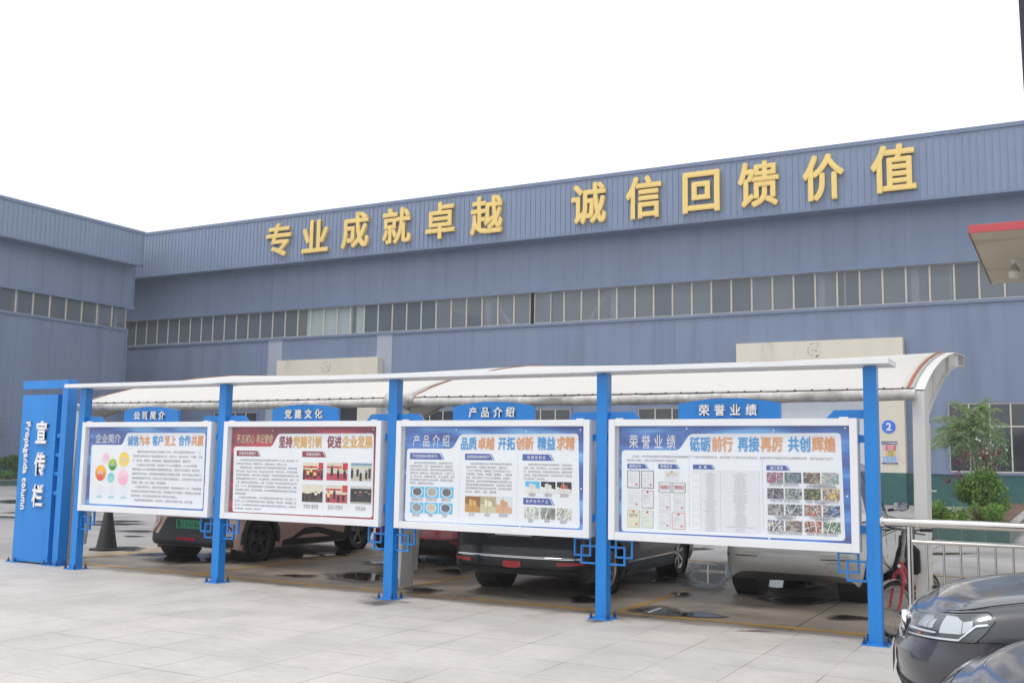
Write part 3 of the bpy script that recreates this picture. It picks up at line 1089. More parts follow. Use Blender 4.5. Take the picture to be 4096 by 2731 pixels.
# ---- printing on the posters: places measured on the photo, put on the poster's plane
class Poster:
    def __init__(s, i, ground):
        s.t, s.x0, s.x1 = boards[i]
        s.z0, s.z1 = ZB + 0.068, ZTOP - 0.066
        b_ = MB()
        b_.box(s.x0 + 0.03, YPOST, s.z0 + 0.002, s.x1 - 0.002, YPOST + 0.006, s.z1)
        s.o = b_.build('poster', ground, s.t)
        b_ = MB()
        b_.box(s.x0 + 0.001, 9.906, s.z0, s.x0 + 0.004, 9.93, s.z1)
        b_.box(s.x0 + 0.006, 9.915, s.z0, s.x0 + 0.018, 9.93, s.z1)
        b_.build('glazing_strip', M_twhite, s.t)
    def W(s, p, lay=1): return PY(p, YPOST - 0.0012 * lay)
    def poly(s, pts, lay, name, m, r=0):
        q = [s.W(p, lay) for p in pts]
        b_ = MB()
        y = YPOST - 0.0012 * lay
        b_.add([(p.x, y, p.z) for p in q], [list(range(len(q)))])
        return b_.build(name, m, s.o)
    def panel(s, pts):
        """white field with rounded corners"""
        q = [s.W(p, 1) for p in pts]
        out = []
        n = len(q)
        for k in range(n):
            a, b, c = q[k - 1], q[k], q[(k + 1) % n]
            rad = 0.04
            u, v = (a - b).normalized(), (c - b).normalized()
            for j in range(7):
                t_ = j / 6
                p = (b + u * rad) * (1 - t_) ** 2 + b * 2 * t_ * (1 - t_) + (b + v * rad) * t_ ** 2
                out.append((p.x, YPOST - 0.0012, p.z))
        b_ = MB()
        b_.add(out, [list(range(len(out)))])
        b_.build('white_field', M_sheet, s.o)
    def text(s, p0, p1, st, h, m, name, off=0.0, lay=3, slant=0, res=1):
        """one line: p0 left end and p1 right end of the line's middle, h = character height in photo pixels of the crop (as world)"""
        a, b = s.W(p0, lay), s.W(p1, lay)
        b_ = MB()
        zc = (a.z + b.z) / 2
        put_text(b_, st, a.x, b.x, zc - h * 0.38, h, YPOST - 0.0012 * lay, off, res, slant=slant)
        return b_.build(name, m, s.o)
    def block(s, pl0, pr0, pl1, lines, name='body_text', m=None, off=0.0, lay=3):
        """paragraph lines: first line's left and right ends, last line's left end"""
        a, b, c = s.W(pl0, lay), s.W(pr0, lay), s.W(pl1, lay)
        n = max(sum(advance(ch) for ch in l) for l in lines)
        em = (b.x - a.x) / n
        b_ = MB()
        for k, l in enumerate(lines):
            z = lerp(a.z, c.z, k / max(1, len(lines) - 1))
            put_text(b_, l, a.x, b.x, z - em * 0.42, em * 1.05, YPOST - 0.0012 * lay, off, 1, em=em)
        return b_.build(name, m or M_body, s.o)
    def banner(s, p0, p1, p2, st, m, tx0, tx1):
        """slanted section tab: p0 top left, p1 bottom right of tab, p2 bottom right of stripe"""
        a, b, c = s.W(p0, 2), s.W(p1, 2), s.W(p2, 2)
        h = a.z - b.z
        y = YPOST - 0.0024
        sl = 0.62 * h
        b_ = MB()
        b_.add([(a.x, y, a.z), (b.x - sl, y, a.z), (b.x, y, b.z), (a.x, y, b.z)], [[3, 2, 1, 0]])
        w_ = (c.x - b.x) * 0.55
        b_.add([(c.x - w_ - sl, y, a.z), (c.x - sl, y, a.z), (c.x, y, b.z), (c.x - w_, y, b.z)], [[3, 2, 1, 0]])
        o = b_.build('section_tab', m, s.o)
        t0, t1 = s.W(tx0, 3), s.W(tx1, 3)
        b_ = MB()
        n = sum(advance(ch) for ch in st)
        em = (t1.x - t0.x) / n
        put_text(b_, st, t0.x, t1.x, (a.z + b.z) / 2 - em * 0.40, em * 1.08, YPOST - 0.0036, 0.02, 1)
        b_.build('section_title', M_twhite, s.o)
    def raster(s, p0, p1, fn, name='photo', nx=26, ny=20, lay=3):
        a, b = s.W(p0, lay), s.W(p1, lay)
        y = YPOST - 0.0012 * lay
        b_ = MB()
        b_.c = []
        for j in range(ny + 1):
            for k in range(nx + 1):
                b_.v.append((lerp(a.x, b.x, k / nx), y, lerp(a.z, b.z, j / ny)))
        for j in range(ny):
            for k in range(nx):
                q = j * (nx + 1) + k
                b_.f.append([q + nx + 1, q + nx + 2, q + 1, q])
                b_.m.append(0)
                b_.c.append(fn((k + 0.5) / nx, (j + 0.5) / ny))
        return b_.build(name, INK, s.o)
    def dots(s, pts, w=0.012):
        b_ = MB()
        for k, p in enumerate(pts):
            q = PY(p, 9.899)
            a = [0.3, 0.8, 0.1, 1.1][k % 4]
            v = [(q.x + w * math.cos(a + j * math.pi / 2), 9.8995, q.z + w * math.sin(a + j * math.pi / 2)) for j in range(4)]
            b_.add(v, [[0, 1, 2, 3]])
        b_.build('tape_squares', M_tape, s.t)
    def dashes(s, p0, p1, n, m):
        a, b = s.W(p0, 2), s.W(p1, 2)
        b_ = MB()
        y = YPOST - 0.0024
        for k in range(n):
            u, v = a.lerp(b, k / n), a.lerp(b, (k + 0.6) / n)
            b_.add([(u.x - 0.0015, y, u.z), (u.x + 0.0015, y, u.z), (v.x + 0.0015, y, v.z), (v.x - 0.0015, y, v.z)], [[3, 2, 1, 0]])
        b_.build('dashed_line', m, s.o)

def C(*c): return lin(c)
def people(seed, wall, floor, n=4, banner=None, base=0.62, dark=0.7, top=None, y0=0.25):
    r_ = random.Random(seed)
    P = []
    for k in range(n):
        x = (k + 0.5 + r_.uniform(-0.25, 0.25)) / n
        h = r_.uniform(0.3, 0.5)
        yb = r_.uniform(0.75, 0.98)
        col = C(35, 35, 45) if r_.random() < dark else r_.choice([C(230, 215, 120), C(170, 200, 225), C(225, 225, 230), C(120, 60, 70)])
        P.append((x, yb - h * 1.25, yb, col))
    nz = {}
    def f(u, v):
        c = wall if v < base else floor
        if top and v < 0.16: c = top
        if banner and 0.2 < v < 0.3 and u < 0.72: c = banner
        if banner and v < 0.42 and u > 0.76: c = banner
        for x, a, b, col in P:
            w_ = 0.055
            if a < v < b and abs(u - x) < w_:
                t_ = (v - a) / (b - a)
                if t_ < 0.16: c = C(40, 32, 30) if t_ < 0.08 else C(205, 165, 140)
                elif t_ < 0.55: c = col
                else: c = C(45, 45, 58)
        k = r_.uniform(0.88, 1.08)
        return tuple(min(1, q * k) for q in c)
    return f
def bowl(col, seed):
    r_ = random.Random(seed)
    def f(u, v):
        d = math.hypot((u - 0.5) * 1.15, v - 0.48)
        if d < 0.37: return mul(col, r_.uniform(0.7, 1.25))
        if d < 0.45: return C(215, 220, 225)
        return C(95, 190, 232)
    return f
def slabs(c0, c1, c2, seed):
    r_ = random.Random(seed)
    def f(u, v):
        c = c2
        if v > 0.45 + 0.2 * u and v < 0.98: c = c0
        if 0.25 < u < 0.72 and 0.12 + 0.25 * u < v < 0.62: c = c1
        if abs(u - 0.45 - 0.05 * v) < 0.02: c = mul(c0, 0.7)
        return mul(c, r_.uniform(0.92, 1.05))
    return f
def site(seed, pal):
    r_ = random.Random(seed)
    cells = [[r_.choice(pal) for _ in range(7)] for _ in range(6)]
    ang = r_.uniform(-0.6, 0.6)
    bars = [(r_.uniform(0, 1), r_.uniform(-0.5, 0.5), r_.choice(pal)) for _ in range(5)]
    def f(u, v):
        uu = u + ang * (v - 0.5)
        i_, j_ = int(v * 6) % 6, int(uu * 7) % 7
        c = cells[i_][j_]
        if r_.random() < 0.35: c = r_.choice(pal)
        for b0, sl, col in bars:
            if abs(u - b0 - sl * v) < 0.025: c = mul(col, 1.3)
        return tuple(min(0.9, q * r_.uniform(0.75, 1.2)) for q in c)
    return f
def cert(border, paper, seal, seed, emblem=None):
    r_ = random.Random(seed)
    rows = [r_.uniform(0.2, 0.9) if r_.random() < 0.55 else 0 for _ in range(30)]
    def f(u, v):
        e = min(u, 1 - u, v, 1 - v)
        if border and e < 0.045: return border
        if emblem and math.hypot(u - 0.5, (v - 0.1) * 1.4) < 0.08: return emblem
        if seal and math.hypot(u - 0.74, (v - 0.8) * 1.4) < 0.11: return lerp3(seal, paper, 0.35)
        k = int(v * 30)
        if 0.13 < u < 0.13 + 0.74 * rows[k] and 0.2 < v < 0.75 and k % 2: return mul(paper, r_.uniform(0.62, 0.85))
        return mul(paper, r_.uniform(0.97, 1.0))
    return f
def lerp3(a, b, t): return tuple(lerp(x, y, t) for x, y in zip(a, b))

# ---- poster 1
q1 = crop(2117 / 540, 330, 1690)
P1 = Poster(0, M_pblue)
P1.panel([q1(143, 345), q1(622, 347), q1(702, 158), q1(1932, 160), q1(1884, 1355), q1(102, 1262)])
P1.text(q1(205, 248), q1(600, 248), '企业简介', 0.135, M_twhite, 'poster_heading', 0.012)
for a, b, st, mm in ((705, 885, '诚信', M_tblue), (888, 1062, '为本', M_toran), (1095, 1275, '客户', M_tblue), (1282, 1468, '至上', M_toran), (1505, 1697, '合作', M_tblue), (1704, 1897, '共赢', M_toran)):
    P1.text(q1(a, 280), q1(b, 280), st, 0.142, mm, 'slogan_text', 0.03)
P1.block(q1(795, 452), q1(1890, 460), q1(765, 1205), [
    '　　淄博宇能窑炉科技有限公司始建于1995年，前身为淄博宇能耐火材料厂。公', '司坐落于耐火材料生产基地淄博市淄川区。主营产品：耐火浇注料、可塑料、喷涂', '料；粘土砖、高铝砖、轻质保温砖；硅酸铝制品及锚固件、锚固钉等。',
    '　　公司通过30余年的发展，先后通过了ISO9001质量体系、ISO14001环境管', '理体系和ISO45001职业健康安全管理体系的认证，获得行业专利数项，被评定为', '国家高新技术企业，并取得防水防腐保温工程等施工资质，与武汉科技大学建立了',
    '耐材研发战略合作关系。公司在立足于国内市场的基础上，公司的耐材产品也远销', '至欧美、韩国、日本、越南、印尼等国家。', '　　公司秉承客户至上，诚信合作的经营理念，通过精湛的生产工艺，严格的质量',
    '把控以及专业的研发人员和施工队伍，可根据客户的不同要求，研制和设计各种新', '型耐火材料，并可承接各类耐火材料工程的设计和施工。', '　　欢迎各界朋友莅临指导，洽谈合作，并期待与您携手并进，合作共赢。'], off=0.008)
def disc_print(P, cx, cy, rx, ry, c0, c1, st, tcol, th):
    a, e1, e2 = P.W(cx, 2), P.W((cx[0] + rx, cx[1]), 2), P.W((cx[0], cx[1] - ry), 2)
    r1, r2 = e1.x - a.x, e2.z - a.z
    rr = max(r1, r2)
    y = YPOST - 0.0024
    b_ = MB()
    b_.c = []
    n = 28
    b_.v.append((a.x, y, a.z))
    for k in range(n):
        an = 2 * math.pi * k / n
        b_.v.append((a.x + rr * math.cos(an), y, a.z + rr * math.sin(an)))
    for k in range(n):
        b_.f.append([0, 1 + k, 1 + (k + 1) % n])
        b_.m.append(0)
        b_.c.append(lerp3(c1, c0, 0.5 + 0.5 * math.sin(2 * math.pi * (k + .5) / n)))
    b_.build('bubble', INK, P.o)
    b_ = MB()
    put_text(b_, st, a.x - th, a.x + th, a.z - th * 0.4, th, y - 0.0014, 0.02, 1)
    b_.build('bubble_text', tcol, P.o)
K1 = 540 / 2117
for cx, cy, r_, c0, c1, st, th in ((652, 573, 74, (242, 205, 90), (246, 214, 110), '团队', 0.052), (366, 553, 50, (245, 190, 210), (240, 205, 220), '合作', 0.034), (471, 655, 58, (175, 200, 70), (60, 150, 60), '挑战', 0.04),
                            (284, 785, 76, (250, 190, 60), (225, 90, 70), '责任', 0.052), (443, 862, 50, (120, 205, 210), (150, 215, 220), '机遇', 0.032), (634, 857, 76, (248, 205, 220), (246, 180, 205), '目标', 0.052)):
    disc_print(P1, q1(cx, cy), None, r_ * K1 * 1.12, r_ * K1 * 1.3, C(*c0), C(*c1), st, M_twhite, th)
for cx, cy in ((272, 1057), (463, 1063), (655, 1070)):
    a = P1.W(q1(cx, cy), 2)
    b_ = MB()
    b_.lathe([(0.056, 0), (0.0585, 0)], (a.x, YPOST - 0.0024, a.z), 1, 32)
    b_.lathe([(0.014, 0), (0.0165, 0)], (a.x, YPOST - 0.0024, a.z + 0.006), 1, 16)
    b_.box(a.x - 0.01, YPOST - 0.0025, a.z - 0.03, a.x + 0.01, YPOST - 0.0024, a.z - 0.027)
    b_.build('line_icon', mat('icon_ink', (0.40, 0.43, 0.5), 0.6) if cx == 272 else bpy.data.materials['icon_ink'], P1.o)
for x0, y0 in ((215, 1135), (405, 1143), (596, 1152)):
    P1.poly([q1(x0, y0), q1(x0 + 87, y0 + 3), q1(x0 + 85, y0 + 40), q1(x0 - 2, y0 + 37)][::-1], 2, 'icon_label', mat('pale_cyan_ink', (0.38, 0.66, 0.74), 0.5) if x0 == 215 else bpy.data.materials['pale_cyan_ink'])
P1.dots([q1(1552, 100), q1(2085 - 160, 88)], 0.007)

# ---- poster 2 (red)
q2 = crop(2352 / 630, 890, 1700)
P2 = Poster(1, M_pred)
P2.panel([q2(172, 318), q2(738, 320), q2(835, 128), q2(2262, 121), q2(2238, 1380), q2(148, 1288)])
P2.text(q2(200, 205), q2(480, 205), '不忘初心', 0.125, M_tgold, 'poster_heading', 0.004, slant=0.2)
P2.text(q2(498, 205), q2(750, 205), '牢记使命', 0.125, M_tgold, 'poster_heading', 0.004, slant=0.2)
for a, b, st, mm in ((842, 1045, '坚持', M_tmar), (1052, 1482, '党建引领', M_tyell), (1565, 1780, '促进', M_tmar), (1788, 2240, '企业发展', M_tyell)):
    P2.text(q2(a, 250), q2(b, 250), st, 0.15, mm, 'slogan_text', 0.03)
P2.banner(q2(214, 377), q2(547, 465), q2(569, 465), '宇能党支部简介', M_tmar, q2(245, 420), q2(500, 422))
P2.banner(q2(1192, 387), q2(1533, 480), q2(1556, 480), '党建活动照片', M_tmar, q2(1250, 433), q2(1472, 436))
P2.block(q2(212, 515), q2(1152, 528), q2(192, 1236), [
    '　　中共淄博宇能窑炉科技有限公司支部委员会成立于2017年，截止目前，支', '部现有正式党员8名，预备党员2名，发展对象3名，积极分子6名。', '　　支部自成立以来，紧紧围绕企业生产经营管理开展党的活动，积极开展各',
    '类学习活动，结合工作实际，建立以企业为主体、市场为导向、产学研深度融', '合的技术创新体系，强化科研人才队伍建设，切实把党的精神贯彻落实到企业改', '革创新发展的各项工作之中，以打造规范化、标准化党支部为目标，坚持“三会',
    '一课”制度与企业例会相结合，巧用“学习强国”平台将党员理论学习形式丰', '富化，下一步，我们将继续积极融入公司发展战略，全面加强党的领导，按照', '支部党建工作要求，提升党建质量，为公司持续健康发展提供强有力的政治保', '障和组织保障。',
    '　　在支部科学发展的道路上，我们将团结全体党员携手并肩，同心同德，务', '本求实，进一步贯彻落实党的方针政策，解放思想，开拓创新，精诚团结，勤', '奋工作，充分发挥好党支部的战斗堡垒作用和党员的先锋模范作用，为推进企', '业快速发展，再创佳绩，再立新功。'], off=0.008)
RD, GRN = C(200, 50, 60), C(150, 195, 110)
P2.raster(q2(1207, 555), q2(1497, 820), people(1, C(222, 214, 190), C(175, 45, 70), 6, C(205, 60, 70), 0.42, 0.4))
P2.raster(q2(1560, 558), q2(1862, 828), people(2, C(215, 205, 185), C(190, 70, 85), 3, C(205, 50, 65), 0.62, 0.7))
P2.raster(q2(1922, 563), q2(2222, 836), people(3, C(205, 205, 195), C(200, 190, 170), 5, None, 0.66, 0.85, C(130, 160, 185)))
P2.raster(q2(1193, 880), q2(1490, 1152), people(4, C(225, 220, 200), C(75, 65, 60), 5, None, 0.5, 0.9))
P2.raster(q2(1545, 890), q2(1858, 1165), people(5, C(220, 214, 196), C(190, 70, 80), 4, C(205, 60, 70), 0.52, 0.85))
P2.raster(q2(1912, 903), q2(2218, 1180), people(6, C(52, 55, 58), C(175, 170, 160), 5, None, 0.9, 0.8, C(205, 205, 200)))
for a, b, yy, st in ((1205, 1430, 1212, '学党史 看党课'), (1568, 1795, 1225, '宣读入党誓词'), (1983, 2138, 1242, '党庆活动')):
    P2.text(q2(a, yy), q2(b, yy), st, 0.058, M_body, 'caption_text', 0.004)
P2.dashes(q2(1530, 555), q2(1497, 1240), 34, M_line)
P2.dashes(q2(1893, 560), q2(1868, 1255), 34, M_line)
P2.dots([q2(750, 83), q2(2250, 64), q2(100, 72), q2(695, 1308), q2(1483, 1352)], 0.009)

# ---- poster 3
q3 = crop(2352 / 760, 1580, 1690)
P3 = Poster(2, M_pblue)
P3.panel([q3(150, 318), q3(712, 320), q3(812, 142), q3(2270, 134), q3(2288, 1308), q3(118, 1212)])
P3.text(q3(222, 222), q3(680, 228), '产 品 介 绍', 0.145, M_twhite, 'poster_heading', 0.012)
for a, b, st, mm in ((810, 1012, '品质', M_tblue), (1022, 1230, '卓越', M_toran), (1276, 1488, '开拓', M_tblue), (1497, 1716, '创新', M_toran), (1762, 1988, '精益', M_tblue), (1998, 2225, '求精', M_toran)):
    P3.text(q3(a, 256), q3(b, 256), st, 0.146, mm, 'slogan_text', 0.03)
P3.banner(q3(188, 371), q3(590, 456), q3(612, 456), '不定形耐火材料系列', M_navy, q3(218, 413), q3(524, 415))
P3.banner(q3(867, 381), q3(1212, 464), q3(1233, 464), '定形耐火材料系列', M_navy, q3(890, 422), q3(1170, 425))
P3.banner(q3(1579, 388), q3(1948, 472), q3(1970, 472), '硅 酸 铝 制 品', M_navy, q3(1638, 430), q3(1864, 432))
P3.banner(q3(1588, 927), q3(1953, 1022), q3(1976, 1022), '窑 炉 附 件 产 品', M_navy, q3(1620, 973), q3(1896, 977))
P3.block(q3(190, 492), q3(743, 500), q3(183, 742), ['　　耐火浇注料是由耐火骨料、结合剂和外加剂', '组成的混合料，加水（或液状结合剂）调和成可', '用浇注法施工的泥料。耐火浇注料主要应用领域：', '钢铁行业、建材行业、有色冶金行业、石油化工行',
    '业、电力行业、高温机械行业、热工设备等，都可', '以采用耐火浇注料作为内衬材料，具有施工简便、', '成本低、使用寿命长等特点。'])
P3.block(q3(880, 503), q3(1450, 511), q3(877, 848), ['　　耐火砖是用耐火黏土或其他耐火原料烧制成', '的耐火材料。主要用于砌冶炼炉，能耐1580', '℃-1770℃的高温。按制备工艺方法来划分可分', '为烧成砖、不烧砖、电熔砖（熔铸砖）、耐火隔', '热砖；按形状和尺寸可分为标准型砖、普通砖、',
    '异型砖等。耐火砖可用作建筑窑炉和各种热工设', '备的高温建筑材料和结构材料，并在高温下能经', '受各种物理化学变化和机械作用。耐火砖主要有', '粘土砖、高铝砖、硅砖、镁砖等。'])
P3.block(q3(1597, 514), q3(2195, 520), q3(1600, 690), ['　　硅酸铝制品作为高温绝热保温材料，主要应用在', '钢铁、石化、电力等行业。在工业窑炉、加热装置壁', '衬、背衬绝热保温、高温设备绝热保温、高温管道绝', '热保温、电器元件隔热防火、无机防火卷帘门耐火层', '等方面也有广泛的应用。'])
G1, G2, G3 = C(105, 105, 112), C(175, 172, 165), C(110, 112, 112)
for (x0, y0, x1, y1), col, sd in zip(((193, 785, 357, 922), (374, 790, 538, 930), (557, 795, 720, 935), (187, 978, 349, 1118), (365, 985, 527, 1126), (542, 991, 709, 1133)), (G1, G2, G3, C(145, 150, 155), C(205, 195, 170), C(112, 108, 125)), range(6)):
    P3.raster(q3(x0, y0), q3(x1, y1), bowl(col, sd))
for a, b, yy, st in ((200, 342, 945, '高强耐磨浇注料'), (381, 520, 950, '刚玉耐磨浇注料'), (572, 691, 956, '钢纤维浇注料'), (211, 308, 1138, '高铝浇注料'), (407, 466, 1146, '可塑料'), (585, 645, 1153, '喷涂料'),
                     (915, 980, 1132, '粘土砖'), (1107, 1174, 1140, '高铝砖'), (1282, 1396, 1148, '轻质保温砖'), (1655, 1740, 890, '硅酸铝毯'), (1852, 1940, 896, '硅酸铝板'), (2040, 2150, 902, '硅酸铝模块'), (1649, 1713, 1212, '锚固件'), (1850, 1915, 1220, '龟甲网'), (2040, 2130, 1228, '高温胶泥')):
    P3.text(q3(a, yy), q3(b, yy), st, 0.04, M_body, 'caption_text', 0.004)
P3.raster(q3(868, 905), q3(1054, 1110), slabs(C(195, 150, 90), C(215, 175, 110), C(150, 105, 60), 1))
P3.raster(q3(1058, 910), q3(1248, 1116), slabs(C(205, 198, 165), C(228, 224, 200), C(180, 170, 135), 2))
P3.raster(q3(1252, 916), q3(1445, 1124), slabs(C(214, 170, 140), C(208, 160, 128), C(215, 222, 225), 3))
P3.raster(q3(1612, 722), q3(1788, 868), slabs(C(228, 228, 222), C(215, 215, 208), C(95, 190, 232), 4))
P3.raster(q3(1808, 727), q3(1985, 873), slabs(C(225, 230, 228), C(215, 222, 220), C(40, 42, 45), 5))
P3.raster(q3(2006, 732), q3(2184, 879), slabs(C(222, 218, 212), C(190, 95, 80), C(45, 45, 50), 6))
P3.raster(q3(1604, 1042), q3(1780, 1192), site(7, [C(205, 212, 205), C(198, 206, 198), C(150, 155, 150)]))
P3.raster(q3(1802, 1050), q3(1980, 1200), site(8, [C(120, 128, 120), C(150, 156, 148), C(205, 210, 205), C(110, 116, 110)]))
P3.raster(q3(2003, 1057), q3(2183, 1208), site(9, [C(215, 216, 210), C(200, 202, 196), C(130, 128, 115)]))
P3.dashes(q3(810, 390), q3(784, 1175), 38, M_line)
P3.dashes(q3(1517, 397), q3(1507, 1205), 38, M_line)
P3.dots([q3(757, 84), q3(1623, 106), q3(2294, 90), q3(88, 685), q3(738, 1247), q3(1543, 1280), q3(2302, 818), q3(747, 760)], 0.011)

# ---- poster 4
q4, q5 = crop(1599 / 510, 2440, 1690), crop(2101 / 670, 2750, 1690)
P4 = Poster(3, M_pblue)
P4.panel([q4(147, 343), q4(862, 347), q4(1000, 140), q5(1922, 128), q5(1980, 1482), q4(146, 1357)])
P4.text(q4(240, 235), q4(825, 240), '荣 誉 业 绩', 0.155, M_twhite, 'poster_heading', 0.012)
for a, b, st, mm in ((28, 290, '砥砺', M_tblue), (300, 570, '前行', M_toran), (628, 903, '再接', M_tblue), (914, 1198, '再厉', M_toran), (1258, 1548, '共创', M_tblue), (1560, 1860, '辉煌', M_toran)):
    P4.text(q5(a, 268), q5(b, 268), st, 0.15, mm, 'slogan_text', 0.03)
P4.block(q4(212, 418), q5(1860, 433), q4(212, 468), ['　　多年来，公司凭借卓越的产品质量和优质的服务赢得了广大客户的信赖和好评。我们荣获了多项行业奖项和认证，这是对我们不懈努力和专业精神的肯定。我们将以此为动力，', '继续努力创新，为客户提供更好的产品和服务。'])
P4.banner(q4(217, 512), q4(466, 576), q4(485, 576), '资质证书', M_navy, q4(240, 544), q4(388, 546))
P4.banner(q4(605, 517), q4(858, 580), q4(878, 580), '荣誉证书', M_navy, q4(630, 548), q4(778, 550))
P4.banner(q4(1040, 522), q4(1302, 586), q4(1320, 586), '业  绩', M_navy, q4(1110, 554), q4(1215, 556))
P4.banner(q5(988, 532), q5(1268, 600), q5(1290, 600), '施工现场', M_navy, q5(1038, 566), q5(1200, 568))
DK, PAPER, RED = C(62, 58, 80), C(222, 224, 230), C(200, 60, 70)
for k, (x0, y0, x1, y1, bd, pp, sl, em_) in enumerate(((218, 594, 374, 820, DK, PAPER, RED, None), (392, 598, 550, 822, DK, PAPER, RED, None), (221, 838, 373, 1068, None, PAPER, RED, None), (397, 844, 547, 1075, C(150, 145, 150), PAPER, None, RED),
        (216, 1086, 372, 1315, C(190, 190, 150), C(222, 220, 195), RED, RED), (392, 1095, 545, 1322, C(185, 195, 180), C(218, 224, 215), None, RED), (678, 600, 870, 733, None, PAPER, None, RED), (611, 744, 768, 876, DK, C(226, 226, 230), None, None),
        (785, 749, 946, 880, DK, C(226, 226, 230), None, None), (617, 893, 758, 1104, C(205, 195, 190), PAPER, RED, None), (797, 897, 938, 1110, C(190, 205, 190), PAPER, RED, None), (612, 1117, 757, 1334, C(190, 205, 190), PAPER, RED, None), (776, 1123, 944, 1342, C(215, 130, 140), PAPER, RED, RED))):
    P4.raster(q4(x0, y0), q4(x1, y1), cert(bd, pp, sl, k, em_), 'certificate', 22, 30)
P4.text(q4(630, 806), q4(750, 806), '突出贡献企业', 0.045, M_redtext if 'M_redtext' in globals() else mat('red_text_ink', (0.5, 0.03, 0.05), 0.5), 'certificate_text', 0.01, lay=4)
P4.text(q4(806, 810), q4(928, 810), '创新发展企业', 0.045, bpy.data.materials['red_text_ink'], 'certificate_text', 0.01, lay=4)
P4.text(q4(702, 645), q4(846, 645), '高新技术企业', 0.04, M_tgold, 'certificate_text', 0.01, lay=4)
P4.text(q4(240, 1158), q4(346, 1158), '安全生产许可证', 0.035, M_body, 'certificate_text', 0.01, lay=4)
b_ = MB()                                            # the table of works: rules and rows
ta, tb_, tc = P4.W(q5(70, 604), 2), P4.W(q5(903, 614), 2), P4.W(q5(68, 1348), 2)
c1, c2 = P4.W(q5(160, 604), 2).x, P4.W(q5(412, 604), 2).x
yl = YPOST - 0.0024
ROWS = 29
for k in range(ROWS + 1):
    z = lerp(ta.z, tc.z, k / ROWS)
    xa = ta.x if k in (0, 1, 8, 16, 22, 29) else c1
    b_.box(xa, yl - 0.0001, z - 0.0008, tb_.x, yl, z + 0.0008)
for x in (ta.x, c1, c2, tb_.x):
    b_.box(x - 0.0008, yl - 0.0002, tc.z, x + 0.0008, yl, ta.z)
b_.build('table_rules', M_line, P4.o)
L1 = ['客户名称', '临沂钢铁投资集团特钢有限公司', '山东永锋钢铁有限公司', '河北燕山钢铁集团有限公司', '石横特钢集团有限公司', '山东鑫华特钢集团有限公司', '临沂中盛金属科技有限公司', '湖北龙龙铝业有限公司', '越南清化轮胎有限公司', '恒丰热电有限公司', '鲁泰纺织集团有限公司', '河城热电有限公司', '河北欣北实业有限公司', '潍坊英轩集团热电厂', '山东龙口华龙电力开发有限公司', '黑龙江中鑫热电有限责任公司', '山东联盟化工集团有限公司', '山东星奥新能源有限公司', '无棣鑫岳化工有限公司', '山西焦煤集团五麟煤焦开发有限公司', '江苏三吉利化工有限公司', '湖北华邦石化设备有限公司', '同兴环保科技股份有限公司', '唐山东日新能源材料有限公司', '青岛北航环保设备股份有限公司', '葫芦岛市兴明环保科技有限公司', '航天环境工程有限公司', '天津汇能煤天环保设备有限公司', '河北何迈新材料科技有限公司']
L2 = ['项目名称', '年产270吨优特钢项目耐火砖砌筑项目', '热风炉耐火材料建设项目', '3台烧结机耐火材料修复工程', '锅炉房炉用耐火浇注料供货及施工', '180M烧结机耐火材料供货及施工', '烧结机耐火喷涂料供货及施工', '烧铝炉耐火浇注料和耐火砖的供货', '2条链条炉供货和施工项目', '130吨循环流化床耐火材料的供货及施工', '75吨锅炉修补项目', '130吨循环流化床耐火浇注料的供货及施工', '75吨循环流化床耐火材料供货及施工', '130吨循环流化床耐火材料的供货及施工', '75吨循环流化床耐火材料的供货及施工', '轻质保温浇注料供货', '2台50吨循环流化床建设项目', '3.5米捣固焦炉耐火材料采购项目', '410吨煤粉锅炉耐火材料项目', '耐火材料供货', '焚烧炉耐火材料采购项目', '石化设备内用耐火材料项目', '亚太、格钢热风炉内衬耐火材料项目', '焚烧炉内衬耐火材料的供货及施工', '30台镁炉耐火材料供货及施工总包', '32米环形焙烧炉供货及施工总包', '年处理10万吨高含度盐环保综合资源化利用项目EPC总承包工程供货及施工总包', '10吨余热锅炉耐火材料项目', '10吨余热锅炉耐火材料项目']
b_ = MB()
rh = (ta.z - tc.z) / ROWS
for k in range(ROWS):
    z = lerp(ta.z, tc.z, (k + 0.5) / ROWS)
    e_ = rh * 0.42
    for st, xa, xb in ((L1[k], c1, c2), (L2[k], c2, tb_.x)):
        w_ = sum(advance(ch) for ch in st) * e_
        put_text(b_, st, (xa + xb - w_) / 2, (xa + xb + w_) / 2, z - e_ * 0.4, e_, YPOST - 0.0036, 0, 1)
for k, st in ((0.5, '行业'), (4.5, '冶金行业'), (12, '电力行业'), (19, '化工行业'), (25.5, '环保行业')):
    z = lerp(ta.z, tc.z, k / ROWS)
    w_ = len(st) * rh * 0.45
    put_text(b_, st, (ta.x + c1 - w_) / 2, (ta.x + c1 + w_) / 2, z - 0.006, rh * 0.45, YPOST - 0.0036, 0, 1)
b_.build('table_text', M_body, P4.o)
P4.dashes(q4(990, 450), q4(995, 1320), 44, M_navy)
P4.dashes(q5(938, 460), q5(955, 1358), 44, M_navy)
